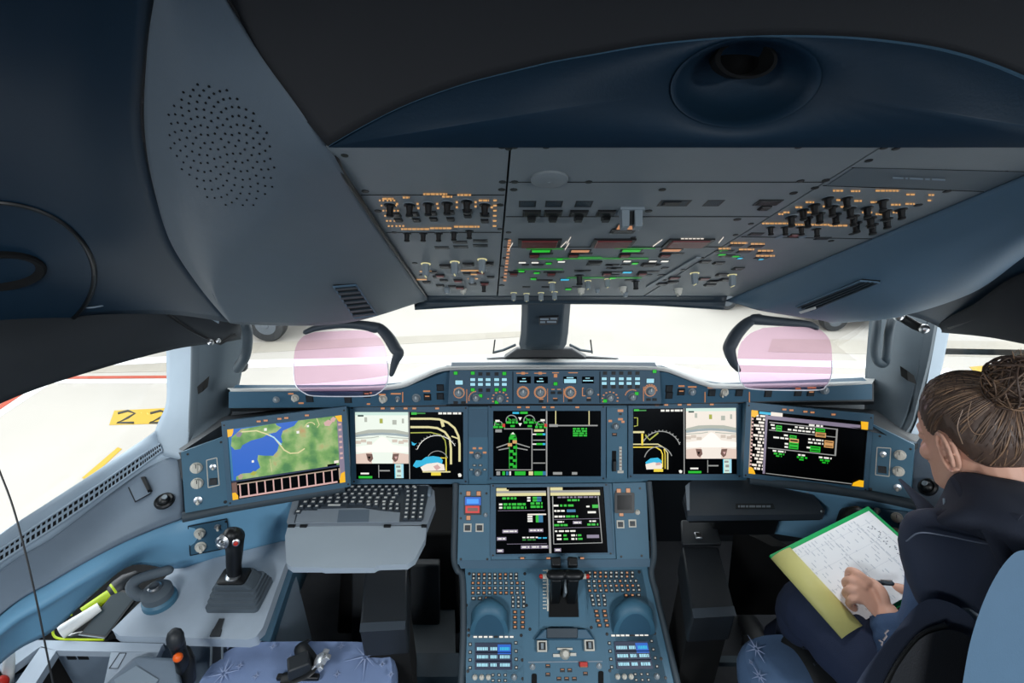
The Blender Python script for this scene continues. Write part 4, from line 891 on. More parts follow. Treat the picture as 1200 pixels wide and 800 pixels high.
L_([(.51, .31), (.70, .305), (.79, .34), (.83, .42), (.84, .52), (.838, .86)], .016, G_OLIVE); L_([(.78, .685), (.84, .685), (.84, .90)], .02, G_YEL)
D.arc(.755, .66, .31, 30, 160, .011, G_WHITE)
for a in range(35, 165, 9): D.line([(.755+.31*cos(radians(a))/1.6, .66-.31*sin(radians(a))), (.755+.335*cos(radians(a))/1.6, .66-.335*sin(radians(a)))], .011, G_GREYL)
D.arc(.76, .74, .16, 20, 160, .01, G_GREYL)
D.poly([(.53, .80), (.56, .72), (.61, .72), (.65, .67), (.72, .655), (.78, .67), (.81, .72), (.80, .78), (.7, .76), (.62, .80), (.56, .83)], G_CYAN)
D.poly([(.60, .82), (.66, .77), (.76, .75), (.82, .78), (.83, .87), (.62, .88)], G_PALE); D.poly([(.72, .81), (.76, .78), (.79, .83), (.75, .87)], G_PINK); D.rect(.70, .90, .79, .945, G_YEL); D.rect(.62, .88, .88, .90, G_CREAM)
D.poly([(.52, .44), (.55, .47), (.57, .46), (.545, .5), (.525, .49)], G_CYAN); D.poly([(.95, .92), (.97, .91), (.985, .935), (.98, .965), (.955, .965)], G_WHITE)
D.build('screen_graphics', s_)
# 3 centre engine display
t, s_, D = display(DP, [(578, 481), (704, 481), (704, 557.5), (578, 557.5)], 'upper centre display with green gauges and small aircraft outline', btn=((.24, 0), (.32, 0), (.47, 0), (.55, 0), (.78, 0)))
D.rect(.49, 0, .503, 1, G_GREYL)
D.rect(.18, .02, .24, .05, G_CYAN); D.rect(.25, .015, .32, .05, G_GREEN)
for u, v, r, rd in ((.17, .15, .10, 0), (.335, .15, .10, 0), (.05, .22, .075, 1), (.44, .22, .075, 1)):
    D.arc(u, v, r*.8, -10 if not rd else 20, 200, .014, G_GREYL); D.dash(u-.05, v+.03, u+.06, .035, G_GREEN); D.dash(u-.03, v-.01, u+.05, .03, G_GREEND); D.line([(u, v), (u-.04, v-.05)], .012, G_GREEN)
    if rd: D.rect(u+.035, v-.02, u+.06, v+.03, G_RED)
for u, v in ((.18, .235), (.34, .235)): D.rect(u-.02, v-.015, u+.02, v+.015, G_GREEN)
for u, v in ((.25, .12), (.25, .21)): D.poly([(u-.018, v-.02), (u+.018, v-.02), (u, v+.03)], G_WHITE)
D.rect(.02, .14, .06, .17, G_WHITE); D.rect(.44, .13, .48, .16, G_WHITE)
D.rect(.02, .285, .08, .33, G_GREYL); D.rect(.10, .27, .36, .285, G_GREYL); D.rect(.355, .27, .365, .91, G_GREYL); D.rect(.38, .285, .47, .32, G_CREAM)
for v in (.36, .51): D.rect(.365, v-.01, .40, v+.01, G_WHITE); D.rect(.40, v-.015, .46, v+.015, G_GREEN); D.rect(.46, v-.015, .485, v+.015, G_CYAN)
for v in (.45, .595, .80): D.rect(.37, v-.008, .485, v+.008, G_GREYL)
D.line([(.145, .5), (.03, .565)], .016, G_GREYL); D.line([(.145, .57), (.05, .60)], .016, G_GREYL); D.line([(.22, .5), (.34, .56)], .016, G_GREYL); D.line([(.22, .57), (.32, .60)], .016, G_GREYL)
D.poly([(.145, .42), (.16, .35), (.183, .325), (.205, .35), (.22, .42), (.22, .89), (.145, .89)], G_GREEND); D.poly([(.155, .42), (.183, .35), (.21, .42), (.21, .88), (.155, .88)], SCREEN)
D.poly([(.165, .36), (.183, .325), (.2, .36)], G_WHITE)
for u, v in ((.165, .42), (.2, .44), (.17, .62), (.2, .66), (.165, .72), (.2, .76), (.17, .82), (.2, .85), (.18, .39), (.205, .56)): D.rect(u-.018, v-.02, u+.018, v+.02, G_GREEN)
for u, v in ((.2, .475), (.155, .52)): D.rect(u-.02, v-.025, u+.02, v+.025, G_AMBER)
D.rect(.02, .895, .36, .91, G_GREYL)
for a, c, m in ((.03, .065, G_GREYL), (.085, .11, G_GREEN), (.12, .14, G_SEA), (.15, .165, G_WHITE), (.2, .3, G_GREEN), (.33, .37, G_CREAM), (.38, .46, G_GREEN), (.46, .49, G_SEA)): D.rect(a, .925, c, .985, m)
D.line([(.58, 0), (.58, .21)], .014, G_CREAM); D.line([(.89, 0), (.89, .23)], .014, G_CREAM); D.rect(.52, .205, .60, .245, G_GREYL); D.rect(.6, .215, .97, .235, G_GREYL)
for k in range(4): D.dash(.74, .275+k*.034, .87, .026, G_GREEN)
for a, c in ((.555, .64), (.73, .78)): D.rect(a, .935, c, .975, G_GREYL)
D.build('screen_graphics', s_)
# 4
IN_R = [(741.5, 478.5), (862.5, 477.5), (863, 555), (741.5, 555)]
t, s_, D = display(DP, IN_R, 'inner right display with yellow taxi map and white camera picture', btn=((.23, 0), (.32, 0), (.45, 0), (.54, 0), (.76, 0)))
taxi_cam(D, .515, 1.0, True)
D.rect(.49, 0, .50, 1, G_GREYL); D.rect(.01, .01, .06, .04, G_GREEN); D.rect(.06, .02, .13, .04, G_GREEND); D.dash(.27, .035, .48, .03, G_WHITE)
D.arc(.27, .66, .31, 20, 150, .014, G_GREYL)
for a in range(25, 150, 10): D.line([(.27+.31*cos(radians(a))/1.6, .66-.31*sin(radians(a))), (.27+.335*cos(radians(a))/1.6, .66-.335*sin(radians(a)))], .012, G_GREYL)
D.line([(.0, .36), (.11, .36)], .03, G_CREAM); D.line([(.0, .545), (.24, .545), (.30, .60), (.335, .68), (.335, .93)], .018, G_CREAM); D.line([(.0, .59), (.22, .59), (.27, .64), (.285, .70), (.285, .90)], .018, G_YEL); D.line([(.30, .62), (.31, .7), (.31, .92)], .014, G_YEL)
D.line([(.09, .38), (.09, .56)], .03, G_YEL); D.line([(.12, .40), (.16, .48), (.245, .37)], .022, G_OLIVE); D.line([(.01, .14), (.045, .14), (.045, .26), (.01, .27)], .016, G_OLIVE)
D.arc(.245, .80, .22, 20, 165, .014, G_GREYL)
D.poly([(.12, .82), (.17, .76), (.24, .75), (.28, .80), (.27, .86), (.13, .87)], G_CYAN); D.poly([(.12, .85), (.2, .82), (.28, .84), (.28, .92), (.13, .93)], G_PALE); D.poly([(.22, .83), (.26, .82), (.27, .86), (.22, .87)], G_PINK); D.rect(.20, .92, .29, .965, G_YEL)
D.poly([(.44, .95), (.455, .935), (.475, .95), (.47, .985), (.45, .985)], G_WHITE)
D.build('screen_graphics', s_)
# 5 far right display
t, s_, D = display(RD, [(880, 480), (1016.5, 494), (1010.5, 570), (876.5, 554)], 'tilted display with a green and white text page framed in grey', top=.12)
D.rect(.0, .02, .135, .98, SCREEN); D.rect(.0, .02, .012, .98, G_TAN)
random.seed(5)
for k in range(17):
    v = .08+k*.052; D.dash(.03+.02*(k % 3), v, .125, .034, G_PALE)
for k in range(16): D.rect(.01, .07+k*.055, .025, .10+k*.055, G_PINK)
D.rect(.125, .05, .145, .98, G_LAV); D.rect(.07, .01, .17, .05, G_CYAN); D.rect(.17, .0, .27, .06, G_PALE); D.rect(.145, .06, .94, .12, G_LAV); D.dash(.5, .14, .62, .03, G_WHITE)
D.rect(.16, .155, .74, .17, G_GREYL); D.rect(.735, .155, .75, .57, G_GREYL); D.rect(.16, .28, .74, .292, G_GREYL); D.rect(.16, .56, .75, .575, G_GREYL)
for u, v, w_, h, m in ((.22, .20, .05, .09, G_GREEN), (.56, .18, .08, .05, G_GREEN), (.56, .24, .09, .07, G_AMBER), (.34, .33, .06, .05, G_GREEN), (.34, .38, .08, .06, G_AMBER), (.34, .44, .08, .10, G_GREEN), (.52, .46, .09, .09, G_GREEN), (.64, .35, .08, .11, G_AMBER)):
    D.rect(u, v, u+w_, v+h, m); D.rect(u+.008, v+.018, u+w_-.008, v+.03, SCREEN); D.rect(u+.008, v+h-.03, u+w_-.008, v+h-.018, SCREEN)
for u, v, e in ((.38, .195, .55), (.32, .245, .55), (.2, .39, .33), (.29, .34, .33), (.5, .36, .63), (.5, .41, .63), (.3, .47, .33), (.49, .49, .52), (.17, .20, .21), (.18, .25, .21), (.3, .52, .33), (.2, .60, .31), (.42, .62, .48), (.6, .62, .71)): D.dash(u, v, e, .026, G_WHITE)
for u, v in ((.21, .64), (.41, .655), (.61, .66)): D.dash(u, v, u+.09, .028, G_GREEN); D.dash(u+.02, v+.035, u+.07, .022, G_GREEN)
D.line([(.15, .965), (.9, .97)], .012, G_GREYL)
for c in (((0, 0), (.055, 0), (.06, .06), (.03, .11), (0, .1)), ((.935, .0), (1, .0), (1, .12), (.945, .12)), ((0, .9), (.03, .9), (.05, .95), (.06, 1), (0, 1)), ((1, .9), (1, 1), (.9, 1), (.91, .95), (.96, .9))): D.poly(c, G_ORNG)
D.build('screen_graphics', s_)
# cant plates carrying the outer displays
def knob_panel(name, label, pl, outline, items, m=BLUE, th=.02, parent=None):
    x = sum(p[0] for p in outline)/len(outline); y = sum(p[1] for p in outline)/len(outline)
    t = thing(name, label, 'control panel', pl.at(x, y))
    q = MB(); q.prism([pl.at(*p) for p in outline], -pl.n*th); build('face', q, m, t, bevel=.002)
    for kind, x, y, s in items: ctl(kind, t, pl, x, y, s, s, s*.7)
    return t
def ring_line(t, pl, pts, m=CREAM, w=.5):
    q = MB()
    for (x0, y0), (x1, y1) in zip(pts, pts[1:]+pts[:1]):
        dx, dy = x1-x0, y1-y0; L = math.hypot(dx, dy); nx, ny = -dy/L*w, dx/L*w
        q.prism([pl.at(x0+nx, y0+ny, .0008), pl.at(x1+nx, y1+ny, .0008), pl.at(x1-nx, y1-ny, .0008), pl.at(x0-nx, y0-ny, .0008)], pl.n*.0008)
    build('panel_outline', q, m, t)
NL = Plane(P(213, 530, 1.35), P(266, 512, 1.40), P(218, 602, 1.35))
t = knob_panel('lighting_panel', 'blue light control panel left of the coast map display', NL, [(212, 530), (264, 511), (270, 591), (217, 601)], [('light', 230, 548, 6.5), ('light', 231, 566, 6.5), ('toggle', 232, 586, 4.5), ('toggle', 249.5, 547, 3.4), ('b_dark', 250, 564, 4), ('screw', 220, 532, 1.5), ('screw', 264, 588, 2), ('screw', 259, 518, 1.5)])
ring_line(t, NL, [(242, 539), (254, 536), (257, 568), (244, 571)])
NR = Plane(P(1018, 495, 1.45), P(1070, 522, 1.38), P(1014, 575, 1.45))
t = knob_panel('lighting_panel', 'blue light control panel right of the framed text page display', NR, [(1021, 496), (1071, 521), (1067, 585), (1014, 574)], [('light', 1055, 533, 6), ('light', 1053, 552, 6), ('toggle', 1052, 571, 4), ('toggle', 1035, 532, 3.4), ('b_dark', 1034, 550, 4), ('screw', 1020, 573, 2), ('screw', 1031, 511, 1.5), ('screw', 1067, 526, 1.5)])
ring_line(t, NR, [(1028, 524), (1044, 525), (1042, 558), (1026, 556)])
# knee edge under the outer displays
q = MB(); q.tube(smooth_path([P(214, 606, 1.36), P(272, 594, 1.41), P(330, 584, 1.45), P(404, 571, 1.5)], 24), [.014]*24, 10); o = build('trim_6', q, PILLARD, kind='structure')
q = MB(); q.tube(smooth_path([P(878, 562, 1.5), P(950, 570, 1.46), P(1012, 579, 1.44), P(1075, 592, 1.36)], 24), [.014]*24, 10); o = build('trim_7', q, PILLARD, kind='structure')
# dark blocks standing in for the shadow gap above the outer displays
q = MB(); q.hexa([P(214, 528, 1.42), P(266, 494, 1.43), P(404, 478, 1.5), P(404, 474, 1.52)], [P(204, 524, 1.55), P(262, 488, 1.56), P(404, 474, 1.6), P(404, 470, 1.6)]); build('trim_8', q, DARK, kind='structure')
q = MB(); q.hexa([P(876, 472, 1.52), P(876, 476, 1.51), P(1020, 487, 1.47), P(1074, 518, 1.40)], [P(876, 470, 1.6), P(876, 472, 1.6), P(1026, 480, 1.58), P(1080, 510, 1.5)]); build('trim_9', q, DARK, kind='structure')
# backing behind outer displays down to knee level
q = MB(); q.hexa([P(212, 604, 1.42), P(404, 574, 1.55), P(404, 480, 1.58), P(212, 530, 1.45)], [P(190, 604, 1.62), P(404, 574, 1.7), P(404, 480, 1.7), P(190, 530, 1.62)]); build('trim_10', q, DARK, kind='structure')
q = MB(); q.hexa([P(876, 564, 1.56), P(1075, 594, 1.45), P(1075, 520, 1.47), P(876, 476, 1.58)], [P(876, 564, 1.7), P(1095, 594, 1.6), P(1095, 520, 1.6), P(876, 476, 1.7)]); build('trim_11', q, DARK, kind='structure')
# ================================================================== CENTRE CONSOLE
t = CT = thing('centre_console', 'blue centre console between the seats with sloping dark edges', 'console', V((PP.at(660, 740).x, PP.at(660, 740).y, 0)))
q = MB(); q.prism([LP.at(x, y, -.006) for x, y in [(538, 568), (757, 566), (762, 655), (537, 658)]], -LP.n*.06); build('upper_face', q, BLUE, t, bevel=.002)
q = MB(); q.prism([LP.at(x, y, .001) for x, y in [(536, 656.5), (763, 654.5), (762, 664), (540, 666)]], -LP.n*.03); build('step', q, BLUE_D, t, bevel=.002)
q = MB(); q.prism([PP.at(x, y, 0) for x, y in [(545, 662), (758, 660), (790, 800), (800, 860), (546, 860), (546, 800)]], -PP.n*.03); build('lower_face', q, BLUE, t, bevel=.002)
# body below
q = MB()
A = [PP.at(545, 664, -.032), PP.at(758, 662, -.032), PP.at(805, 870, -.032), PP.at(546, 870, -.032)]; B = [V((p.x, p.y, 0)) for p in A]
q.hexa(B, A); build('body', q, DARKB, t)
q = MB(); A = [LP.at(538, 570, -.062), LP.at(757, 568, -.062), LP.at(760, 668, -.062), LP.at(540, 668, -.062)]; q.hexa([V((p.x, p.y, 0)) for p in A], A); build('upper_body', q, DARKB, t)
for pts, pl2 in (([(534, 566), (533, 610), (532, 652), (536, 668), (542, 678), (543, 740), (540, 810), (538, 860)], None), ([(760, 564), (764, 610), (766, 650), (763, 672), (770, 700), (782, 750), (796, 810), (808, 860)], None)):
    q = MB(); q.tube(smooth_path([(LP if y < 660 else PP).at(x, y, .002) for x, y in pts], 40), .009, 10); build('edge_trim', q, PILLARD, t)
# ---- display on the console
t, s_, D = display(LP, [(581, 571), (707, 570), (712, 647), (581, 649)], 'lower centre display with two columns of green text pages', top=.05, bez=.05, btn=())
for x in (612, 642.5, 652.5, 670.5, 682): ctl('l_amber', t, LP, x, 653.5, 2.6, 1.1, 1, off=.004)
D.rect(.005, .01, .10, .06, G_CREAM); D.rect(.1, .035, .12, .06, G_CREAM); D.rect(.005, .055, .465, .085, G_GREYL); D.rect(.005, .085, .465, .13, G_CREAM)
D.rect(.505, .005, .62, .05, G_CREAM); D.rect(.505, .05, .965, .085, G_GREYL); D.rect(.505, .085, .965, .13, G_CREAM); D.rect(.478, .0, .498, 1, G_GREYL)
random.seed(9)
D.dash(.06, .165, .19, .032, G_GREEN)
for v in (.255, .305): D.rect(.03, v-.014, .06, v+.014, G_WHITE); D.dash(.07, v, .28, .035, G_GREEN); D.dash(.32, v-.01, .43, .035, G_GREEN)
for v in (.16, .2): D.rect(.29, v-.014, .32, v+.014, G_WHITE); D.rect(.34, v-.016, .38, v+.016, G_GREEN); D.rect(.38, v-.016, .42, v+.016, G_SEA)
D.rect(.29, .40, .46, .42, G_PALE); D.line([(.02, .35), (.45, .35)], .006, G_LAV)
for v in (.44, .475, .51): D.rect(.29, v-.013, .335, v+.013, G_WHITE); D.rect(.365, v-.02, .39, v+.02, G_GREEN); D.rect(.39, v-.02, .43, v+.02, G_SEA)
for a, v, c in ((.06, .66, .20), (.30, .65, .43), (.01, .77, .095), (.01, .95, .07), (.225, .90, .31), (.315, .90, .395), (.40, .90, .47), (.525, .95, .585)): D.rect(a, v-.025, c, v+.025, G_LAV); D.dash(a+.01, v, c-.01, .02, G_WHITE)
D.dash(.24, .755, .38, .02, G_WHITE); D.dash(.38, .765, .46, .02, G_CYAN); D.dash(.24, .79, .36, .018, G_GREEND); D.line([(.1, .85), (.46, .85)], .006, G_LAV)
D.line([(.525, .14), (.52, .86), (.955, .85), (.945, .14)], .016, G_GREYL); D.dash(.57, .155, .93, .022, G_LAV)
D.dash(.66, .20, .77, .03, G_GREEN); D.dash(.53, .28, .58, .028, G_WHITE); D.dash(.59, .28, .72, .032, G_GREEN); D.dash(.535, .36, .63, .028, G_WHITE); D.rect(.65, .34, .73, .38, G_SEA); D.rect(.83, .285, .86, .31, G_WHITE); D.rect(.885, .27, .94, .32, G_GREEN); D.rect(.84, .37, .915, .40, G_WHITE)
D.dash(.535, .445, .63, .028, G_WHITE); D.dash(.64, .445, .75, .032, G_GREEN); D.line([(.53, .49), (.95, .48)], .006, G_LAV); D.dash(.56, .525, .62, .022, G_WHITE); D.dash(.53, .575, .66, .03, G_GREEN); D.rect(.70, .515, .78, .56, G_LAV); D.dash(.71, .54, .77, .02, G_WHITE); D.dash(.85, .52, .91, .022, G_WHITE); D.dash(.83, .57, .93, .03, G_GREEN)
D.line([(.53, .62), (.95, .61)], .006, G_LAV); D.dash(.535, .665, .72, .024, G_WHITE)
for u in (.55, .68):
    for v in (.73, .785): D.dash(u, v, u+.05, .028, G_WHITE); D.dash(u+.06, v, u+.1, .028, G_GREEN)
D.rect(.82, .725, .93, .775, G_LAV)
D.build('screen_graphics', s_)
# ---- side strips with gear and standby controls
t = knob_panel('gear_panel', 'blue panel with lit blue and red square left of lower centre display', LP, [(538, 568), (574, 568), (575, 660), (536, 661)], [('l_amber', 549, 578, 2.8), ('l_amber', 561, 578, 2.8), ('l_amber', 549, 606.5, 2.8), ('b_frame', 548, 618, 4.6), ('b_frame', 562, 618, 4.6), ('screw', 540, 578, 1.5), ('screw', 570, 578, 1.5), ('screw', 540, 607, 1.5), ('screw', 540, 655, 1.5), ('screw', 571, 655, 1.5), ('plain', 569, 603, 2.6)], th=.012)
q = MB(); q.prism([LP.at(x, y, .001) for x, y in [(544, 581), (564, 581), (564, 603), (544, 603)]], LP.n*.003); o = build('screen_block', q, BLACK, t, bevel=.001)
D = Draw(LP, [(544, 581), (564, 581), (564, 603), (544, 603)], .0042); D.rect(.05, .05, .98, .48, G_BLUE); D.rect(.15, .15, .85, .40, glow('lit_azure', 60, 150, 240)); D.rect(.08, .52, .9, .9, G_RED); D.rect(.2, .62, .8, .8, G_BROWN); D.build('lit_legend', o)
t = knob_panel('standby_panel', 'blue panel with dark square screen right of lower centre display', LP, [(718, 566), (757, 565), (761, 656), (723, 657)], [('l_amber', 725, 575, 2.8), ('l_amber', 736, 574.5, 2.8), ('l_amber', 728, 602, 2.8), ('b_frame', 727, 614, 4.4), ('b_frame', 741, 613, 4.4), ('screw', 722, 576, 1.5), ('screw', 750, 572, 1.5), ('screw', 752, 651, 1.5), ('light', 747, 600, 3), ('screw', 728, 652, 1.5)], th=.012)
q = MB(); q.prism([LP.at(x, y, .001) for x, y in rrect(720, 577, 743, 601, 2)], LP.n*.004); o = build('screen_block', q, BLACK, t)
q = MB(); q.prism([LP.at(x, y, .0052) for x, y in [(723, 580), (740, 580), (740, 597), (723, 597)]], LP.n*.0006); build('screen', q, SCREEN, o)
# ---- keyboards with palm rest
def keyboard_unit(label, outline, rows, pad, hood):
    x = sum(p[0] for p in outline)/4; y = sum(p[1] for p in outline)/4
    t = thing('keyboard_unit', label, 'keyboard', PP.at(x, y))
    q = MB(); q.prism([PP.at(*p) for p in outline], -PP.n*.016); q2 = [PP.at(*p) for p in outline]; build('face', q, BLUE, t, bevel=.0015)
    o = t
    for (x0, y0), (x1, y1), n in rows:
        for i in range(n):
            f = (i+.5)/n; ctl('k_cream' if random.random() < .62 else 'k_amber', t, PP, lerp(x0, x1, f), lerp(y0, y1, f), (x1-x0)/n*.34, 2.0, 2.4)
    for (x0, y0), (x1, y1), n in pad:
        for i in range(n):
            f = (i+.5)/n; ctl('k_cream' if y0 < 715 else 'k_amber', t, PP, lerp(x0, x1, f), lerp(y0, y1, f), (x1-x0)/n*.3, 2.1, 2.4)
    hx, hy, hw = hood
    # palm rest: a domed arch rising away from the hand, cut by a sloping flat front
    N = 16; k = PP.mpp(hx, hy); c0 = PP.at(hx, hy)
    pt_ = lambda lx, dy, h: c0+PP.u*(hw*k*lx)-PP.w*(k*dy)+PP.n*h
    rs = []
    for e in range(7):
        g_ = pi/2*(e/6); lat = sin(g_) if e else .04
        rs.append([pt_(lat*cos(pi*i/N), -4-12*cos(g_)*sin(pi*i/N)**.5+8*(e/6)*(1-sin(pi*i/N)), .056*lat**.8*sin(pi*i/N)**.8) for i in range(N+1)])
    rs.append([pt_(cos(pi*i/N), lerp(23, 1, sin(pi*i/N)), .056*sin(pi*i/N)**.8) for i in range(N+1)])
    rs.append([pt_(.78*cos(pi*i/N), lerp(24, 4, sin(pi*i/N)), .052*sin(pi*i/N)**.8) for i in range(N+1)])
    q = MB(); q.rings(rs, cap=False); build('palm_rest', q, BLUE, t, ang=50)
    q = MB(); q.prism([pt_(.78*cos(pi*i/N), lerp(24, 4, sin(pi*i/N)), .050*sin(pi*i/N)**.8) for i in range(N+1)], -PP.n*.012); build('cursor_ball_cover', q, BLUE_D, t)
    for px, py in ((outline[0][0]+3, outline[0][1]+3), (outline[1][0]-3, outline[1][1]+3), (outline[1][0]-1, outline[1][1]+40), (outline[0][0]-.5, outline[0][1]+40), (outline[2][0]-3, outline[2][1]-3), (outline[3][0]+3, outline[3][1]-3)): ctl('screw', t, PP, px, py, 1.9, 1.9, .8)
    return t
random.seed(21)
keyboard_unit('keyboard with curved palm rest left of the thrust levers', [(547, 669), (618, 669), (624, 740), (546, 741)],
   [((552, 673), (608, 673), 9), ((552, 677.5), (608, 677.5), 9), ((551, 683), (616, 683), 10), ((551, 689), (616, 689), 10), ((551, 694.5), (616, 694.5), 10), ((551, 701), (574, 701), 3)],
   [((598, 700), (617, 700), 3), ((598, 705), (617, 705), 3), ((598, 710), (617, 710), 3), ((599, 717), (617, 717), 2), ((599, 723), (617, 723), 2), ((599, 729), (617, 729), 2), ((599, 734.5), (617, 734.5), 2)], (574, 717, 22))
keyboard_unit('keyboard with curved palm rest right of the thrust levers', [(684, 668), (752, 667), (766, 737), (690, 738)],
   [((688, 671), (744, 671), 9), ((688, 675.5), (744, 675.5), 9), ((687, 681), (748, 680.5), 10), ((687, 686.5), (751, 686), 10), ((688, 692), (752, 691), 10), ((730, 697.5), (752, 697), 3)],
   [((690, 698), (711, 698), 3), ((691, 703), (712, 703), 3), ((692, 708), (712, 708), 3), ((694, 716), (713, 716), 2), ((695, 721), (714, 721), 2), ((696, 727), (715, 727), 2), ((698, 732.5), (716, 732.5), 2)], (740, 716, 24))
# ---- thrust levers
t = thing('thrust_lever_unit', 'black thrust levers standing in a dark slot on the console', 'thrust levers', PP.at(660, 700))
slab('plate', PP, [(632, 664), (682, 664), (688, 736), (632, 737)], BLUE, t, off=.003, th=.012)
q = MB(); q.prism([PP.at(x, y, .0032) for x, y in [(645, 668), (675, 668), (678, 723), (643, 723)]], PP.n*.004); build('slot', q, VOID, t, bevel=.001)
for x0, sx in ((650, -1), (669, 1)):
    k = PP.mpp(x0, 690); base = PP.at(x0, 700, 0); top = base+PP.n*.10+PP.w*.045
    q = MB(); q.hexa([base+PP.u*-.012+PP.w*.02, base+PP.u*.012+PP.w*.02, base+PP.u*.012-PP.w*.02, base-PP.u*.012-PP.w*.02], [top+PP.u*-.014+PP.w*.012, top+PP.u*.014+PP.w*.012, top+PP.u*.014-PP.w*.016, top-PP.u*.014-PP.w*.016]); o = build('lever', q, BLACK, t, bevel=.003)
    q = MB(); h = top+PP.n*.004; q.tube([h+PP.u*(-.013), h+PP.u*.013], .015, 14, flat=.8, round_end=True); build('grip', q, BLACK, o)
    q = MB(); m = PP.frame(x0, 690, 0, 0, (1, 1, 1)); hb_ = top+PP.w*.034-PP.n*.012; q.hexa([hb_+PP.u*a_+PP.w*b_ for a_, b_ in ((-.014, -.016), (.014, -.016), (.014, .012), (-.014, .012))], [hb_+PP.n*.022+PP.u*a_+PP.w*b_ for a_, b_ in ((-.012, -.012), (.012, -.012), (.012, .010), (-.012, .010))]); build('lever_head', q, BLACK, o, bevel=.003)
    q = MB(); q.tube([h+PP.u*(sx*.016)-PP.n*.026, h+PP.u*(sx*.036)-PP.n*.026], .007, 10); q.sphere(h+PP.u*(sx*.040)-PP.n*.026, .0065, 10, 1); build('side_button', q, [CREAM, RED], o)
q = MB(); q.box(PP.frame(660.5, 690, .003, 0, (PP.mpp(660, 690),)*3), -1.6, 1.6, -9, 12, 0, 24, 0, .8); build('centre_blade', q, KNOBG, t, bevel=.001)
q = MB()
for y in range(668, 716, 4): q.prism([PP.at(x, yy, .0034) for x, yy in [(636, y), (643 if y % 8 else 640, y), (643 if y % 8 else 640, y+1.2), (636, y+1.2)]], PP.n*.001)
q.prism([PP.at(x, yy, .0034) for x, yy in [(640.5, 667), (642, 667), (643, 716), (641, 716)]], PP.n*.001)
build('lever_scale', q, CREAM, t)
# ---- radio panels
def radio(label, o4, scr):
    x = sum(p[0] for p in o4)/4; y = sum(p[1] for p in o4)/4
    t = thing('radio_panel', label, 'radio panel', PP.at(x, y))
    q = MB(); q.prism([PP.at(*p) for p in o4], -PP.n*.014); build('face', q, BLUE, t, bevel=.0015)
    L = lambda u, v: lerp2(o4, u, v)
    q = MB(); q.prism([PP.at(*L(u, v), .001) for u, v in ((.14, .12), (.80, .12), (.80, .48), (.14, .48))], PP.n*.002); s_ = build('screen', q, SCREEN, t)
    D = Draw(PP, [L(.14, .12), L(.80, .12), L(.80, .48), L(.14, .48)], .0032); D.rect(.0, .0, 1, 1, G_NAVY); D.rect(.62, .06, .98, .42, G_BLUE)
    for r_ in range(3):
        for c_, (a, e) in enumerate(((.05, .36), (.42, .6), (.68, .95))): D.dash(a, .22+r_*.3, e, .12, G_ICE if r_ or c_ < 2 else G_CYAN)
    for v in (.34, .66): D.rect(.02, v, .98, v+.03, SCREEN)
    D.build('screen_graphics', s_)
    for i in range(8): ctl('l_white' if i not in (4,) else 'l_black', t, PP, *L(.14+i*.095, .04), 2.6, 1.1, 1)
    for i in range(4):
        ctl('k_cream', t, PP, *L(.05, .14+i*.105), 1.9, 1.8, 2); ctl('k_cream', t, PP, *L(.88, .12+i*.11), 1.9, 1.8, 2)
    for i in range(3): ctl('light', t, PP, *L(.14+i*.12, .58), 3.0, 3.0, 2.6); ctl('light', t, PP, *L(.14+i*.12, .76), 3.0, 3.0, 2.6)
    for r_ in range(4):
        for c_ in range(3): ctl('k_cream', t, PP, *L(.46+c_*.11, .55+r_*.075), 1.8, 1.5, 1.8)
    ctl('plain', t, PP, *L(.84, .58), 3.4, 3.4, 3); ctl('b_dark', t, PP, *L(.9, .72), 3, 2, 2)
    if 'right' in label: ctl('l_green', t, PP, *L(.58, .83), 2.4, 2, 1.5)
    for u, v in ((.02, .02), (.98, .02), (.99, .35), (.99, .6), (.01, .5)): ctl('screw', t, PP, *L(u, v), 1.9, 1.9, .8)
radio('radio panel with lit screen left of the trim switches', [(548, 742.5), (612, 742.5), (614, 830), (547, 830)], 0)
radio('radio panel with lit screen right of the trim switches', [(710, 741), (768, 740), (789, 830), (718, 830)], 0)
# ---- trim and flap centre plate
t = thing('trim_panel', 'middle console plate with two white edged switches and red cap', 'control panel', PP.at(662, 770))
slab('face', PP, [(613, 741), (706, 740), (716, 830), (614, 830)], BLUE, t, off=.001, th=.012)
q = MB(); q.hexa([PP.at(625, 750, .001), PP.at(697, 750, .001), PP.at(691, 738, .001), PP.at(633, 738, .001)], [PP.at(627, 749, .018), PP.at(695, 749, .018), PP.at(686, 737, .022), PP.at(638, 737, .022)]); build('flap_lever_guard', q, BLUE_D, t, bevel=.003)
q = MB(); q.hexa([PP.at(640, 749, .006), PP.at(676, 749, .006), PP.at(676, 737, .006), PP.at(640, 737, .006)], [PP.at(640, 748, .023), PP.at(676, 748, .023), PP.at(676, 736, .027), PP.at(640, 736, .027)]); build('recess', q, DARKB, t, bevel=.002)
for x, y in ((635, 757), (690, 756)):
    k = PP.mpp(x, y); q = MB(); m = PP.frame(x, y, .001, 0, (k, k, k)); q.box(m, -6, 6, -6, 6, 0, 7, 0, .92); q.box(m, -4, 4, -4, 4, 7, 7.6, 1); q.box(m, -1.6, 1.6, -3, 3, 7.6, 10, 2); build('guarded_switch', q, [CREAM, BLACK, KNOBG], t)
k = PP.mpp(662, 766); m = PP.frame(662, 766, .001, 0, (k, k, k)); q = MB(); q.lathe(m, [(6, 0), (5, 4), (4, 9), (3, 10)], 16); q.box(m, -9, 9, 4, 6, 0, 2.5); q.box(m, -14, -6, -3, 0, 0, 2); q.box(m, 6, 13, -2, 1, 0, 2); build('trim_selector', q, CREAM, t)
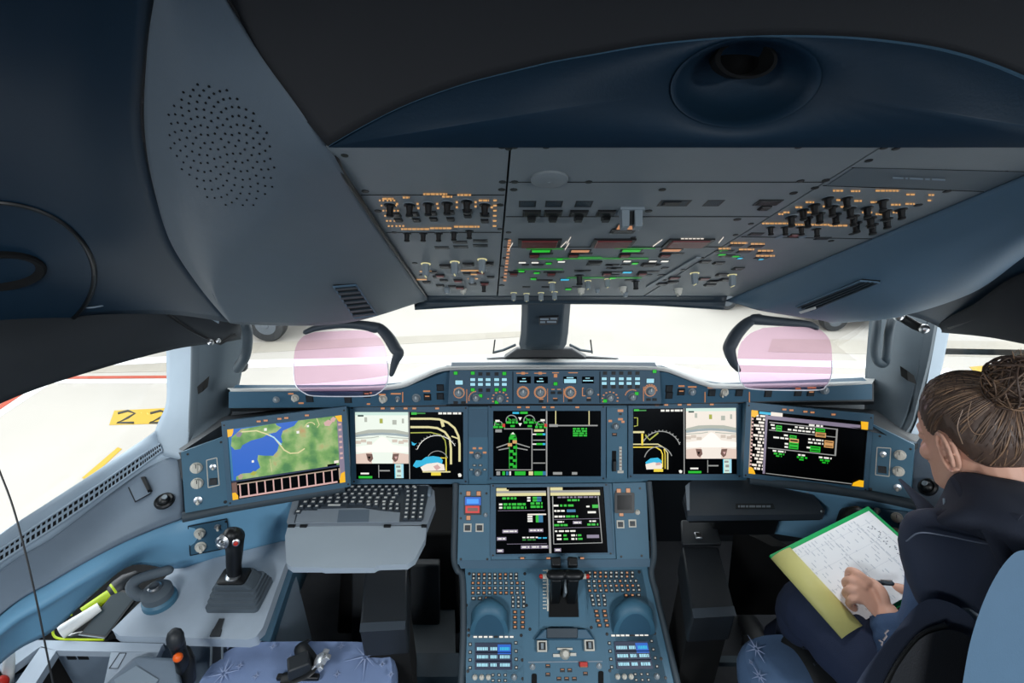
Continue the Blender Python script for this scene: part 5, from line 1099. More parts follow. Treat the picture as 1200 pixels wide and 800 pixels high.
ctl('l_amber', t, PP, 684, 779, 5, 2.4, 3); q = MB(); q.box(PP.frame(683.5, 778, .001, 0, (PP.mpp(684, 778),)*3), -5, 5, -2.5, 2.5, 0, 5, 0, .85); build('red_cap', q, RED, t, label='red cap')
for x, y in ((624, 781), (702, 780)): ctl('plain', t, PP, x, y, 3.4, 3.4, 2)
for x, y in ((642, 780), (642, 790), (686, 789), (659, 785), (667.5, 785), (655, 795), (664, 795), (673, 795)): ctl('b_amber', t, PP, x, y, 2.9, 2, 1.4)
for x, y in ((626, 797), (704, 794)): q = MB(); q.prism([PP.at(a, c, .0015) for a, c in rrect(x-3, y-8, x+3, y+8, 2)], PP.n*.002); build('slot', q, VOID, t)
q = MB(); q.prism([PP.at(x, y, .0015) for x, y in [(619, 775), (706, 774), (706, 775.4), (619, 776.4)]], PP.n*.0008); build('joint_line', q, LIGHTG, t)
# ================================================================== LEFT SIDE WALL AND CONSOLE
SILLG = mat('sill_grey', rgb(154, 170, 184), .5, var=.04, bump=.1)
Aq = [P(-150, 745, .92), P(0, 626, 1.14), P(60, 587, 1.26), P(120, 549, 1.40), P(165, 519, 1.5), P(186, 502, 1.57)]
A2 = [P(-150, 757, .915), P(0, 636, 1.135), P(60, 596, 1.25), P(120, 557, 1.385), P(168, 526, 1.48), P(192, 520, 1.54)]
Bq = [P(-150, 800, .93), P(0, 668, 1.13), P(60, 631, 1.23), P(120, 586, 1.36), P(175, 548, 1.46), P(212, 533, 1.50)]
Mq = [P(-150, 830, .93), P(0, 695, 1.115), P(60, 658, 1.20), P(120, 620, 1.31), P(172, 588, 1.39), P(214, 568, 1.43)]
Cq = [P(-150, 860, .93), P(0, 720, 1.10), P(60, 681, 1.17), P(120, 646, 1.24), P(172, 622, 1.315), P(216, 606, 1.38)]
q = MB(); q.patch([Aq, A2, Bq], 8, 5, 0); o = build('trim_12', q, SILLG, kind='structure', ang=25); md = o.modifiers.new('s', 'SOLIDIFY'); md.thickness = .012; md.offset = 0
q = MB(); g4 = q.patch([Bq, Mq, Cq], 8, 6, 0); o = build('trim_13', q, WALLG, kind='structure', ang=60); md = o.modifiers.new('s', 'SOLIDIFY'); md.thickness = .012; md.offset = 0
# window sill air grille
gs = surf([Aq, A2, Bq])
ga = [(0, 641), (60, 603), (120, 565), (165, 535), (186, 523)]; gb = [(0, 656), (60, 619), (120, 579), (165, 548), (190, 531)]
ga = [(-60, 682)]+ga; gb = [(-60, 698)]+gb
def on_surf(g, x, y, off):
    pl = near(g, x, y); return pl.at(x, y, off)
t = thing('air_grille', 'long slotted air grille along the left window sill', 'vent', on_surf(gs, 90, 590, .01))
def along(L, f):
    x = f*(len(L)-1); i = min(int(x), len(L)-2); return (lerp(L[i][0], L[i+1][0], x-i), lerp(L[i][1], L[i+1][1], x-i))
def strip(f0, f1, v0, v1, off):
    pts = []
    for f, v in ((f0, v0), (f1, v0), (f1, v1), (f0, v1)):
        a, c = along(ga, f), along(gb, f); pts.append(on_surf(gs, lerp(a[0], c[0], v), lerp(a[1], c[1], v), off))
    return pts
q = MB(); N = 40
for i in range(N): q.prism(strip(i/N, (i+1)/N, 0, 1, .0065), V((0, 0, .001)))
build('slots', q, VOID, t)
q = MB()
for i in range(47):
    f = .015+i*.0209; q.prism(strip(f, f+.006, 0, 1, .008), V((0, 0, .003)))
for i in range(N): q.prism(strip(i/N, (i+1)/N, .44, .56, .008), V((0, 0, .003)))
build('bars', q, SILLG, t)
q = MB(); loop = [on_surf(gs, x, y, .009) for x, y in ga]+[on_surf(gs, x, y, .009) for x, y in gb[::-1]]; q.tube(loop+[loop[0]], .003, 8); build('frame', q, SILLG, t)
# wall fittings
pl = near(g4, 165, 577)
t = thing('latch_plate', 'small square hinged plate on the grey left wall', 'latch', pl.at(165, 577))
q = MB(); q.prism([pl.at(x, y, .007) for x, y in [(152, 573), (170, 564), (178, 580), (160, 590)]], pl.n*.003); build('plate', q, WALLG, t, bevel=.001)
q = MB(); q.tube([pl.at(x, y, .01) for x, y in [(152, 573), (160, 590), (178, 580)]], .0015, 6); build('frame', q, BLACK, t)
q = MB(); q.hexa([pl.at(x, y, .006) for x, y in [(166, 562), (172, 560), (180, 577), (175, 580)]], [pl.at(x, y, .018) for x, y in [(167, 563), (171, 562), (178, 577), (175, 579)]]); build('hinge', q, BLACK, t, bevel=.001)
def air_nozzle(lb, pl, x, y, r):
    t = thing('air_nozzle', lb, 'air vent', pl.at(x, y)); k = pl.mpp(x, y); m = pl.frame(x, y, .006, 0, (k*r, k*r, k*r))
    q = MB(); q.lathe(m, [(1, 0), (1, .25), (.85, .4), (.7, .3)], 24); build('rim', q, BLACK, t)
    q = MB(); q.sphere((0, 0, .1), .66, 18, 0, m); o = build('ball', q, BLACK, t)
    q = MB(); q.lathe(m @ Matrix.Translation((.15, .15, .66)) , [(.3, 0), (.28, .12), (.1, .1)], 16); build('opening', q, KNOBG, o)
air_nozzle('round black air nozzle on the grey left wall', near(g4, 194, 589), 194, 589, 10.5)
# blue sill band with ridge
Cb = [P(-150, 862, .932), P(0, 722, 1.105), P(60, 683, 1.175), P(120, 648, 1.245), P(172, 624, 1.32), P(216, 608, 1.385), P(270, 594, 1.42), P(345, 578, 1.50)]
Cm = [P(-150, 885, .915), P(0, 739, 1.085), P(60, 701, 1.155), P(120, 664, 1.23), P(172, 636, 1.315), P(216, 624, 1.38), P(270, 612, 1.44), P(345, 594, 1.51)]
Cn = [P(-150, 896, .93), P(0, 748, 1.10), P(60, 710, 1.17), P(120, 672, 1.24), P(172, 644, 1.33), P(216, 640, 1.39), P(270, 630, 1.46), P(345, 612, 1.52)]
Ce = [P(-150, 930, .96), P(0, 775, 1.13), P(60, 738, 1.20), P(108, 694, 1.265), P(155, 660, 1.36), P(210, 664, 1.43), P(270, 650, 1.49), P(345, 632, 1.54)]
q = MB(); gB = q.patch([Cb, Cm, Cn, Ce], 8, 5, 0); o = build('trim_14', q, BAND, kind='structure', ang=60); md = o.modifiers.new('s', 'SOLIDIFY'); md.thickness = .01; md.offset = 0
pl = Plane(P(222, 617, 1.383), P(268, 607, 1.425), P(223, 651, 1.40))
t = knob_panel('intercom_panel', 'small blue knob panel on the sill behind the sidestick', pl, [(220, 616), (266, 607), (270, 641), (223, 651)], [('light', 234, 624, 6), ('light', 235, 640, 6), ('toggle', 255, 617, 3.6), ('toggle', 256, 633, 3.6), ('screw', 265, 611, 1.6), ('screw', 263, 636, 1.6)], BLUE_D, .02)
ring_line(t, pl, [(220.5, 616.5), (266, 607.5), (269.5, 641), (223, 650.5)], BLACK)
# ---- console plate with the stick and the tiller
CZ = .62
t = thing('side_console', 'grey side console top plate left of the empty seat', 'console', PZ(230, 700, 0))
outline = [(206, 664), (262, 651), (330, 634), (341, 634), (340, 645), (308, 735), (300, 746), (290, 749), (140, 745), (131, 738)]
q = MB(); A = [PZ(x, y, CZ) for x, y in outline]; q.prism(A, V((0, 0, -.03))); build('top_plate', q, GREY, t, bevel=.006, bseg=3)
A = [PZ(x, y, CZ-.03) for x, y in [(210, 668), (338, 638), (300, 742), (140, 742)]]; A = [A[0], A[1], A[2]+V((-.01, .01, 0)), A[3]+V((.01, .01, 0))]
q = MB(); q.hexa([V((p.x, p.y, 0)) for p in A], A); build('body', q, WALLG, t)
q = MB(); A = [PZ(x, y, CZ-.002) for x, y in [(342, 640), (366, 660), (366, 760), (304, 756)]]
q.hexa([PZ(338, 640, .60), PZ(304, 750, .60), PZ(308, 750, .2), PZ(338, 640, .2)], [PZ(350, 650, .58), PZ(316, 752, .58), PZ(330, 752, .2), PZ(372, 640, .2)]); build('inner_face', q, BLUE_D, t)
q = MB(); q.prism([PZ(x, y, CZ+.0005) for x, y in [(257, 725), (263, 725), (259, 738), (250, 738)]], V((0, 0, .002))); q.prism([PZ(x, y, CZ-.0) for x, y in [(250, 738), (260, 738), (258, 746), (246, 746)]], V((0, 0, .004)), 0); build('strap_slot', q, DARK, t)
q = MB(); q.prism([PZ(247, 747, CZ-.02), PZ(249, 747, CZ-.02), PZ(247, 790, .52), PZ(245, 790, .52)], V((0, .004, 0))); q.prism([PZ(259, 747, CZ-.02), PZ(261, 747, CZ-.02), PZ(261, 780, .52), PZ(259, 780, .52)], V((0, .004, 0))); q.prism([PZ(249, 747, CZ-.022), PZ(259, 747, CZ-.022), PZ(259, 782, .515), PZ(247, 790, .515)], V((0, .003, 0)), 1); build('hanging_strap', q, [KNOBG, DARK], t)
# sidestick
def stick(lb, base, sc, lean, mirror=1):
    t = thing('sidestick', lb, 'sidestick', base)
    def q4(w, d, z, r=.012, cy=0): return [base+V((x*sc, (y+cy)*sc, z*sc)) for x, y in rrect(-w, -d, w, d, r)]
    q = MB(); z = 0
    rs = [q4(.086, .064, 0), q4(.086, .064, .007)]
    for k in range(4):
        a = 1-k*.05; e_ = .064-k*.0075; f_ = k*.004; rs += [q4(.086*a, e_, .008+k*.013, cy=f_), q4(.086*a, e_, .0165+k*.013, cy=f_), q4(.078*a, e_-.010, .017+k*.013, cy=f_), q4(.078*a, e_-.010, .021+k*.013, cy=f_)]
    rs += [q4(.064, .036, .064, cy=.006), q4(.056, .038, .080, cy=.003), q4(.05, .038, .09)]
    q.rings(rs); build('bellows_boot', q, RUBBER2, t, ang=25)
    q = MB(); q.rings([q4(.046, .032, .088), q4(.046, .032, .096), q4(.043, .029, .098)]); build('collar_plate', q, BLACK, t)
    q = MB(); q.lathe(Matrix.Translation(base+V((0, -.004, .097))*sc) @ Matrix.Diagonal((sc, sc, sc, 1)), [(.024, 0), (.024, .006), (.016, .012)], 20); build('collar_ring', q, STEEL, t)
    q = MB(); pts = [base+V((0, 0, .08))*sc, base+V((lean*.2, .006, .14))*sc, base+V((lean*.55, .012, .19))*sc, base+V((lean*.85, .012, .23))*sc, base+V((lean*1.1, .004, .262))*sc, base+V((lean*1.2, -.004, .278))*sc]
    q.tube(pts, [.022*sc, .023*sc, .0255*sc, .028*sc, .034*sc, .028*sc], 16, round_end=True); build('grip', q, BLACK, t)
    h = base+V((lean*1.1, -.018, .276))*sc
    q = MB(); q.sphere((0, 0, 0), (.030*sc, .017*sc, .024*sc), 18, 0, Matrix.Translation(h+V((-.006*mirror, .004, -.004))*sc)); o = build('head', q, BLACK, t)
    q = MB(); q.lathe(Matrix.Translation(h+V((-.012*mirror, -.010, 0))*sc) @ Matrix.Rotation(radians(65), 4, 'X') @ Matrix.Diagonal((sc, sc, sc, 1)), [(.021, 0), (.021, .006), (.015, .009), (.011, .005), (.005, .016)], 18); build('trim_hat', q, STEEL, o)
    q = MB(); q.lathe(Matrix.Translation(h+V((.026*mirror, -.008, -.004))*sc) @ Matrix.Rotation(radians(65), 4, 'X') @ Matrix.Rotation(radians(30*mirror), 4, 'Y') @ Matrix.Diagonal((sc, sc, sc, 1)), [(.011, -.006), (.011, .004), (.009, .005)], 16); q.lathe(Matrix.Translation(h+V((.026*mirror, -.010, -.004))*sc) @ Matrix.Rotation(radians(65), 4, 'X') @ Matrix.Rotation(radians(30*mirror), 4, 'Y') @ Matrix.Diagonal((sc, sc, sc, 1)), [(.007, .005), (.0065, .009), (.003, .010)], 14, 1); build('takeover_button', q, [STEEL, RED], o)
    return t
RUBBER2 = mat('boot_rubber_grey', rgb(78, 88, 96), .7, var=.08, bump=.15)
stick('black sidestick with red button on the left side console', PZ(282, 698, CZ+.001), .78, .03)
# steering tiller
tb = PZ(188, 704, CZ+.001); t = thing('steering_tiller', 'dark curved nose wheel tiller on the left side console', 'tiller', tb)
q = MB(); q.lathe(Matrix.Translation(tb), [(.041, 0), (.04, .012), (.034, .018)], 28); build('base_ring', q, BLUE, t)
q = MB(); q.lathe(Matrix.Translation(tb), [(.030, .014), (.036, .02), (.036, .038), (.030, .044), (.016, .047)], 28)
hp = [tb+V((-.022, -.004, .03)), PZ(162, 697, .655), PZ(154, 688, .67), PZ(161, 679, .685), PZ(177, 673, .695), PZ(197, 668, .70)]
q.tube(smooth_path(hp, 20), [.015-.002*i/19 for i in range(20)], 12, flat=.9, round_end=True); build('handwheel', q, RUBBER2, t)
q = MB(); q.lathe(Matrix.Translation(tb), [(.016, .046), (.016, .053), (.012, .056), (.005, .053)], 18); build('hub_button', q, STEEL, t)
# recess with torch, paper roll and telephone
q = MB(); q.prism([PZ(x, y, .555) for x, y in [(-40, 800), (20, 745), (150, 655), (212, 660), (135, 748)]], V((0, 0, -.02))); build('trim_15', q, VOID, kind='structure')  # recess floor near-black, the shade inside put into its colour
q = MB(); A = [P(100, 712, 1.28), P(150, 672, 1.37), P(156, 640, 1.36), P(120, 664, 1.29)]; q.prism(A, V((-.01, .01, 0))); 
RZ = .575
def rod(name, p0, p1, r0, r1, m, parent, seg=16, n=2): q = MB(); q.tube([p0, p1], [r0, r1], seg, round_end=True); return build(name, q, m, parent)
LIME = mat('lime_plastic', rgb(178, 200, 28), .45, var=.05)
a, c = PZ(76, 732, .615), PZ(148, 684, .625)
t = thing('safety_torch', 'lime green torch with dark head lying in the console recess', 'torch', (a+c)/2-V((0, 0, .02)))
d_ = (c-a)
q = MB(); q.tube([a+d_*.28, a+d_*.72, a+d_*.80, a+d_*.86], [.014, .015, .024, .024], 16); build('handle', q, LIME, t)
q = MB(); q.tube([a+d_*.86, a+d_*1.02, a+d_*1.12], [.026, .027, .022], 16, round_end=True); build('head', q, DARK, t)
q = MB(); q.tube(smooth_path([PZ(84, 720, .62), PZ(68, 724, .615), PZ(62, 736, .61), PZ(66, 747, .60), PZ(90, 749, .60), PZ(122, 749, .60)], 24), .0028, 8); build('lanyard', q, LIME, t)
p0, p1 = PZ(71, 741, .615), PZ(117, 711, .625)
q = MB(); q.tube([p0, p1], [.017, .013], 18); q.tube([p0-(p1-p0)*.01, p0+(p1-p0)*.02], [.012, .012], 14, 1); build('paper_roll', q, [WHITE, GREY], label='rolled white paper in front of the lime green torch', cat='paper')
q = MB(); pa, pb, pc, pd = PZ(93, 744, .605), PZ(123, 748, .605), PZ(164, 694, .635), PZ(136, 690, .635)
nn = (pb-pa).cross(pd-pa).normalized(); nn = nn if nn.z > 0 else -nn
t = thing('smartphone', 'dark smartphone leaning in the recess beside the console plate', 'smartphone', (pa+pc)/2)
q.prism([pa, pb, pc, pd], -nn*.008); build('body', q, BLACK, t, bevel=.003)
q = MB(); q.prism([pa+(pc-pa)*.05+nn*.0004, pb+(pd-pb)*.05+nn*.0004, pc+(pa-pc)*.05+nn*.0004, pd+(pb-pd)*.05+nn*.0004], nn*.0006); build('screen', q, mat('phone_glass', rgb(18, 38, 46), .35, var=.02, spec=.2), t)
q = MB(); q.tube([pa+nn*.002, pb+nn*.002], .0016, 6); build('edge', q, KNOBG, t)
# pens / keys glint below the roll
q = MB(); q.tube([PZ(78, 745, .585), PZ(100, 742, .59)], .006, 10, round_end=True); build('marker_pen', q, STEEL, label='shiny metal pen below the rolled paper', cat='pen')
# front ledge with storage bins
LZ = .60
t = thing('stowage_unit', 'grey stowage ledge with open bins in the bottom left corner', 'stowage', PZ(90, 775, 0))
def frame_poly(name, outer, holes_, z, th, m, parent):
    q = MB(); n = len(outer)
    # ring between the outline and each hole is built as bars so that the bins stay open
    return q
q = MB()
bars = [[(-40, 790), (25, 749), (192, 754), (182, 764), (66, 762), (46, 758), (-10, 800)], [(48, 757), (66, 762), (34, 812), (10, 812), (20, 798)], [(190, 755), (182, 764), (130, 764), (122, 800), (105, 822), (160, 822)], [(-60, 800), (-10, 772), (4, 790), (-30, 830)]]
for p in bars: q.prism([PZ(x, y, LZ) for x, y in p], V((0, 0, -.02)))
build('ledge', q, GREY, t, bevel=.003)
q = MB(); q.prism([PZ(x, y, LZ-.16) for x, y in [(-60, 850), (20, 745), (200, 748), (190, 860)]], V((0, 0, -.01))); q.prism([PZ(64, 763, LZ-.02), PZ(132, 765, LZ-.02), PZ(132, 765, LZ-.02)+V((0, 0, -.14)), PZ(64, 763, LZ-.02)+V((0, 0, -.14))], V((0, .008, 0)), 1); q.prism([PZ(20, 752, LZ-.02), PZ(48, 760, LZ-.02), PZ(48, 760, LZ-.16), PZ(20, 752, LZ-.16)], V((0, .008, 0))); build('bin', q, [VOID, WALLG], t)
q = MB(); o_ = PZ(98, 770, LZ-.03); 
for x0, x1 in ((78, 88), (91, 103)): q.prism([PZ(x0, 766, LZ-.03), PZ(x1, 766, LZ-.03), PZ(x1, 766, LZ-.03)+V((0, -.001, -.016)), PZ(x0, 766, LZ-.03)+V((0, -.001, -.016))], V((0, -.003, 0)))
build('socket', q, BLACK, t)
q = MB(); q.tube([PZ(x, y, LZ+.0005) for x, y in [(140, 765), (148, 765), (138, 783), (128, 783), (140, 765)]], .001, 6); build('slot_outline', q, DARK, t)
q = MB(); q.hexa([PZ(118, 806, .60), PZ(214, 806, .60), PZ(214, 773, .60), PZ(158, 769, .60)], [PZ(122, 806, .635), PZ(212, 803, .635), PZ(208, 771, .635), PZ(160, 768, .635)]); o = build('armrest_pad', q, WALLG, label='grey armrest pad in the bottom left corner beside the black handle', cat='armrest', bevel=.008, bseg=3)
q = MB(); q.prism([PZ(x, y, .6365) for x, y in [(134, 797), (160, 781), (186, 797), (176, 812), (140, 812)]], V((0, 0, .003))); build('white_card', q, LIGHTG, label='folded pale card lying on the grey armrest pad', cat='card')
rp = PZ(2, 794, .59); t = thing('marker_bottle', 'white and red bottle in the bin at the lower left edge', 'bottle', rp)
q = MB(); q.tube([rp+V((0, 0, -.03)), rp+V((.012, .02, .03)), rp+V((.02, .03, .055))], [.012, .011, .005], 14); build('body', q, WHITE, t)
q = MB(); q.sphere(rp+V((.010, -.012, .002)), .015, 14); build('cap', q, RED, t)
# black handle with the orange button
hb = PZ(215, 800, .52); t = thing('seat_control_handle', 'black handle with orange button beside the empty seat', 'handle', hb)
q = MB(); q.tube(smooth_path([hb, P(214, 778, 1.15), P(209, 760, 1.14), P(206, 748, 1.13)], 12), [.014, .014, .014, .014, .014, .015, .015, .015, .016, .016, .016, .016], 14, round_end=True); build('grip', q, BLACK, t)
q = MB(); q.tube([P(206, 752, 1.125), P(205, 745, 1.125)], [.0172, .017], 14, round_end=True); build('cap', q, DARK, t)
q = MB(); q.sphere(P(208.5, 770, 1.115), .010, 14); build('button', q, ORANGE, t)
q = MB(); q.tube([P(222, 796, 1.17), P(221, 772, 1.16), P(217, 762, 1.16)], [.014, .013, .011], 12, round_end=True); build('side_lever', q, BLACK, t)
# thin cable hanging close to the camera
q = MB(); q.tube(smooth_path([P(-2, 548, .62), P(14, 590, .62), P(28, 640, .62), P(42, 700, .62), P(54, 760, .62), P(66, 820, .62)], 40), .0010, 8); build('headset_cable', q, BLACK, label='thin black cable hanging down across the left window', cat='cable')
# ================================================================== FOLDING TABLES
TZ = .75
KEYG = mat('table_grey', rgb(142, 152, 162), .5, var=.05, bump=.12); KEYD = mat('table_dark', rgb(58, 66, 74), .45, var=.06, bump=.1)
t = thing('keyboard_table', 'pull out table with keyboard folded open in front of the empty seat', 'table', PZ(420, 640, TZ-.04))
q = MB(); q.prism([PZ(x, y, TZ) for x, y in [(347, 571), (356, 569), (502, 568), (509, 575), (510, 590), (500, 616), (338, 616), (336, 611)]], V((0, 0, -.024))); build('keyboard_tray', q, KEYG, t, bevel=.004)
q = MB(); q.prism([PZ(x, y, TZ+.0005) for x, y in [(354, 571), (501, 570), (503, 576), (494, 611), (345, 613)]], V((0, 0, .003))); build('keyboard_deck', q, KEYD, t, bevel=.001)
q = MB(); q.prism([PZ(x, y, TZ+.0035) for x, y in [(350, 598.5), (372, 598.5), (372, 596.8), (425, 595.6), (447, 599), (469, 601), (468, 612), (346, 613)]], V((0, 0, .0022))); build('hand_rest', q, KEYG, t)
q = MB(); q.prism([PZ(x, y, TZ+.0058) for x, y in [(397, 597.5), (433, 597), (432, 611.5), (395, 612)]], V((0, 0, .0006))); build('touchpad', q, WALLG, t)
q = MB(); q.prism([PZ(x, y, TZ) for x, y in [(337, 617), (500, 615), (498, 632), (486, 655), (477, 661), (443, 662), (438, 665), (380, 665.5), (376, 664.5), (342, 664.5), (335.5, 660), (334, 628)]], V((0, 0, -.018))); build('wrist_rest', q, mat('wrist_rest_grey', rgb(170, 182, 192), .5, var=.06, nscale=8, bump=.08), t, bevel=.004, bseg=3)
q = MB()
for x0, x1 in ((338, 346), (352, 360), (450, 458), (494, 500)): q.tube([PZ(x0, 616.5, TZ), PZ(x1, 616.5, TZ)], .005, 8)
build('hinge', q, BLACK, t)
for x, y0, y1 in ((351, 572, 578), (504, 572, 580)): q = MB(); q.tube([PZ(x, y0, TZ+.004), PZ(x-1, y1, TZ+.004)], .006, 10, round_end=True); build('corner_bumper', q, LIGHTG, t)
rowsk = [((361, 571.6), (489, 571.2), 16), ((358, 575.5), (468, 575), 14), ((357, 580), (469, 579.6), 13), ((355, 584.6), (466, 584.2), 12), ((353.5, 589.2), (464, 588.8), 12)]
def key(x, y, hw, hh=1.9): 
    p = PZ(x, y, TZ+.0035); k = ((p-CAM).dot(FW))/F
    return put('key', K['kt'], t, Matrix.Translation(p) @ Matrix.Diagonal((hw*k, hh*k*1.62, .005, 1)))
bk = MB(); bk.box(None, -1, 1, -1, 1, 0, 1, 0, taper=.86); bk.box(None, -.45, .45, -.4, .45, 1, 1.05, 1); K['kt'] = bk.mesh('key', [KEYD, WHITE])
for (x0, y0), (x1, y1), n in rowsk:
    for i in range(n): key(lerp(x0, x1, (i+.5)/n), lerp(y0, y1, (i+.5)/n), (x1-x0)/n*.42)
for x, y, hw in ((353.5, 594.5, 3.4), (362.5, 594.3, 4), (371.5, 594, 3.4), (392, 593.2, 16), (432, 592.4, 4), (441, 592, 3.4), (450, 592.2, 3.4), (458, 592, 3.2), (465.5, 592, 3), (450, 597, 3), (458, 597, 3), (465.5, 597, 3), (349.5, 600.5, 4)): key(x, y, hw)
for y, s in ((572.4, 0), (577, .3), (582, .3), (587, -.2), (592, -.8), (597, -1.2), (602, -1.8), (607, -2.4)):
    for x in (478, 486.5, 495): 
        if not (y < 578 and x > 490): key(x+s, y, 3.3)
# arm supporting the table, and the right hand table folded shut
def arm(lb, far, nearp, z, zb):
    (fx0, fx1, fy), (nx0, nx1, ny) = far, nearp
    t = thing('table_support', lb, 'table support', PZ((nx0+nx1)/2, ny, 0))
    A = [PZ(nx0, ny, z), PZ(nx1, ny-3, z), PZ(fx1, fy, z), PZ(fx0, fy, z)]
    q = MB(); q.hexa([p+V((0, 0, -.10)) for p in A], A); build('arm_body', q, DARK, t, bevel=.006)
    q = MB(); q.hexa([A[0]+V((.002, -.002, -.004)), A[1]+V((-.002, -.002, -.004)), lerp(A[1], A[2], .09)+V((-.002, 0, .001)), lerp(A[0], A[3], .09)+V((.002, 0, .001))], [A[0]+V((.002, -.006, .001)), A[1]+V((-.002, -.006, .001)), lerp(A[1], A[2], .09)+V((-.002, 0, .003)), lerp(A[0], A[3], .09)+V((.002, 0, .003))]); build('nose_strip', q, KEYD, t)
    q = MB(); B = [A[0]+V((.004, .01, -.1)), A[1]+V((-.004, .01, -.1)), lerp(A[1], A[2], .9)+V((-.004, 0, -.1)), lerp(A[0], A[3], .9)+V((.004, 0, -.1))]; q.hexa([V((p.x, p.y, .0)) for p in B], B); build('post', q, VOID, t)
    return t, A
arm('dark table support arm under the open keyboard table', (428, 478, 664), (421, 476, 738), .66, 0)
t, A = arm('dark table support arm under the folded right table', (799, 842, 640), (811, 863, 722), .66, 0)
q = MB(); q.hexa([PZ(797, 612, .66), PZ(838, 612, .66), PZ(845, 640, .66), PZ(799, 641, .66)], [PZ(798, 609, .685), PZ(838, 609, .685), PZ(845, 637, .685), PZ(799, 638, .685)]); build('arm_shoulder', q, DARK, t, bevel=.004)
q = MB(); q.box(Matrix.Translation(PZ(818, 628, .687)), -.01, .01, -.012, .012, 0, .006, 0, .8); build('latch', q, STEEL, t, bevel=.002)
t = thing('folding_table', 'closed dark folding table below the right hand displays', 'table', PZ(885, 590, TZ-.02))
q = MB(); q.prism([PZ(x, y, TZ+.012) for x, y in [(806, 604), (801, 582), (806, 566), (815, 561), (934, 560), (942, 564), (967, 598), (966, 602)]], V((0, 0, -.02))); build('lid', q, KEYD, t, bevel=.004, bseg=3)
q = MB(); q.prism([PZ(x, y, TZ-.012) for x, y in [(808, 606), (806, 580), (940, 580), (964, 603)]], V((0, 0, -.02))); build('tray', q, BLACK, t, bevel=.003)
q = MB(); q.prism([PZ(x, y, TZ+.0125) for x, y in [(862, 590), (906, 590), (908, 596), (862, 596)]], V((0, 0, .001))); o = build('label_plate', q, DARK, t)
q = MB(); x = 865
for L in (3, 6, 4, 8, 7, 5, 6): q.prism([PZ(xx, yy, TZ+.0137) for xx, yy in [(x, 592), (x+L-1, 592), (x+L-1, 594.4), (x, 594.4)]], V((0, 0, .0004))); x += L
build('label_lettering', q, KNOBG, o)
q = MB(); q.prism([PZ(x, y, TZ+.0125) for x, y in [(934, 562), (941, 566), (950, 578), (945, 578)]], V((0, 0, .003))); q.prism([PZ(x, y, TZ+.0125) for x, y in [(803, 570), (808, 566), (808, 598), (805, 598)]], V((0, 0, .003))); build('side_strip', q, KEYG, t)
q = MB(); q.sphere(PZ(963, 599, TZ+.014), .004, 8); build('corner_pin', q, STEEL, t)
q = MB(); q.box(None, PZ(836, 615, .70).x, PZ(912, 615, .70).x, PZ(870, 615, .70).y, PZ(870, 600, .7).y, .66, .72); build('drawer', q, BLACK, t, bevel=.004)
# dark footwell pieces
t = thing('rudder_pedal_block', 'dark pedal housing in the left footwell', 'pedal housing', V((-.42, 1.35, 0)))
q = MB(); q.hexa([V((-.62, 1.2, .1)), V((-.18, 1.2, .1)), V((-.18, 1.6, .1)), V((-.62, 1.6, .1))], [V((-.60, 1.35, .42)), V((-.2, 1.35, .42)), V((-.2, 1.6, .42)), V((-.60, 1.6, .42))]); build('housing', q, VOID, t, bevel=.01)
for x in (-.5, -.3): q = MB(); q.hexa([V((x-.05, 1.15, .12)), V((x+.05, 1.15, .12)), V((x+.05, 1.19, .12)), V((x-.05, 1.19, .12))], [V((x-.05, 1.27, .36)), V((x+.05, 1.27, .36)), V((x+.05, 1.3, .36)), V((x-.05, 1.3, .36))]); build('pedal', q, DARK, t, bevel=.005)
q = MB(); q.prism([PZ(x, y, .18) for x, y in [(485, 680), (532, 676), (535, 810), (480, 810)]], V((0, 0, -.03))); build('trim_16', q, mat('footwell_grey', rgb(72, 80, 86), .6, var=.1), kind='structure')
q = MB(); q.hexa([V((-.30, .93, 0)), V((-.13, .93, 0)), V((-.13, 1.0, 0)), V((-.3, 1.0, 0))], [V((-.30, .93, .3)), V((-.13, .93, .3)), V((-.13, 1.0, .3)), V((-.3, 1.0, .3))]); build('seat_rail_cover', q, DARKB, label='dark rail cover on the floor left of the centre console', cat='rail')
q = MB(); q.prism([PZ(x, y, .24) for x, y in [(790, 768), (865, 768), (865, 776), (788, 776)]], V((0, 0, -.02))); build('foot_rail', q, PILLARD, label='grey rail on the floor in the right footwell', cat='rail')
# ================================================================== RIGHT WALL
rows = [[P(1068, 506, 1.52), P(1110, 520, 1.42), P(1200, 540, 1.2), P(1330, 590, 1.0)], [P(1066, 545, 1.46), P(1110, 560, 1.36), P(1200, 590, 1.18), P(1330, 650, .98)], [P(1064, 592, 1.41), P(1110, 604, 1.32), P(1200, 640, 1.16), P(1330, 720, .98)]]
q = MB(); g5 = q.patch(rows, 6, 6); o = build('trim_17', q, WALLG, kind='structure', ang=60); md = o.modifiers.new('s', 'SOLIDIFY'); md.thickness = .012; md.offset = 0
air_nozzle('round black air nozzle on the right wall beside her chin', near(g5, 1090, 572), 1090, 572, 10.5)
rows = [[P(876, 566, 1.56), P(950, 574, 1.50), P(1014, 583, 1.45), P(1076, 596, 1.37), P(1200, 650, 1.14)], [P(880, 590, 1.56), P(950, 600, 1.52), P(1014, 612, 1.46), P(1076, 628, 1.39), P(1200, 680, 1.16)], [P(890, 622, 1.55), P(950, 632, 1.50), P(1014, 645, 1.45), P(1076, 662, 1.38), P(1200, 720, 1.16)]]
q = MB(); q.patch(rows, 6, 6); o = build('trim_18', q, BAND, kind='structure', ang=60); md = o.modifiers.new('s', 'SOLIDIFY'); md.thickness = .01; md.offset = 0
pl = Plane(P(1018, 600, 1.435), P(1062, 602, 1.385), P(1018, 640, 1.43))
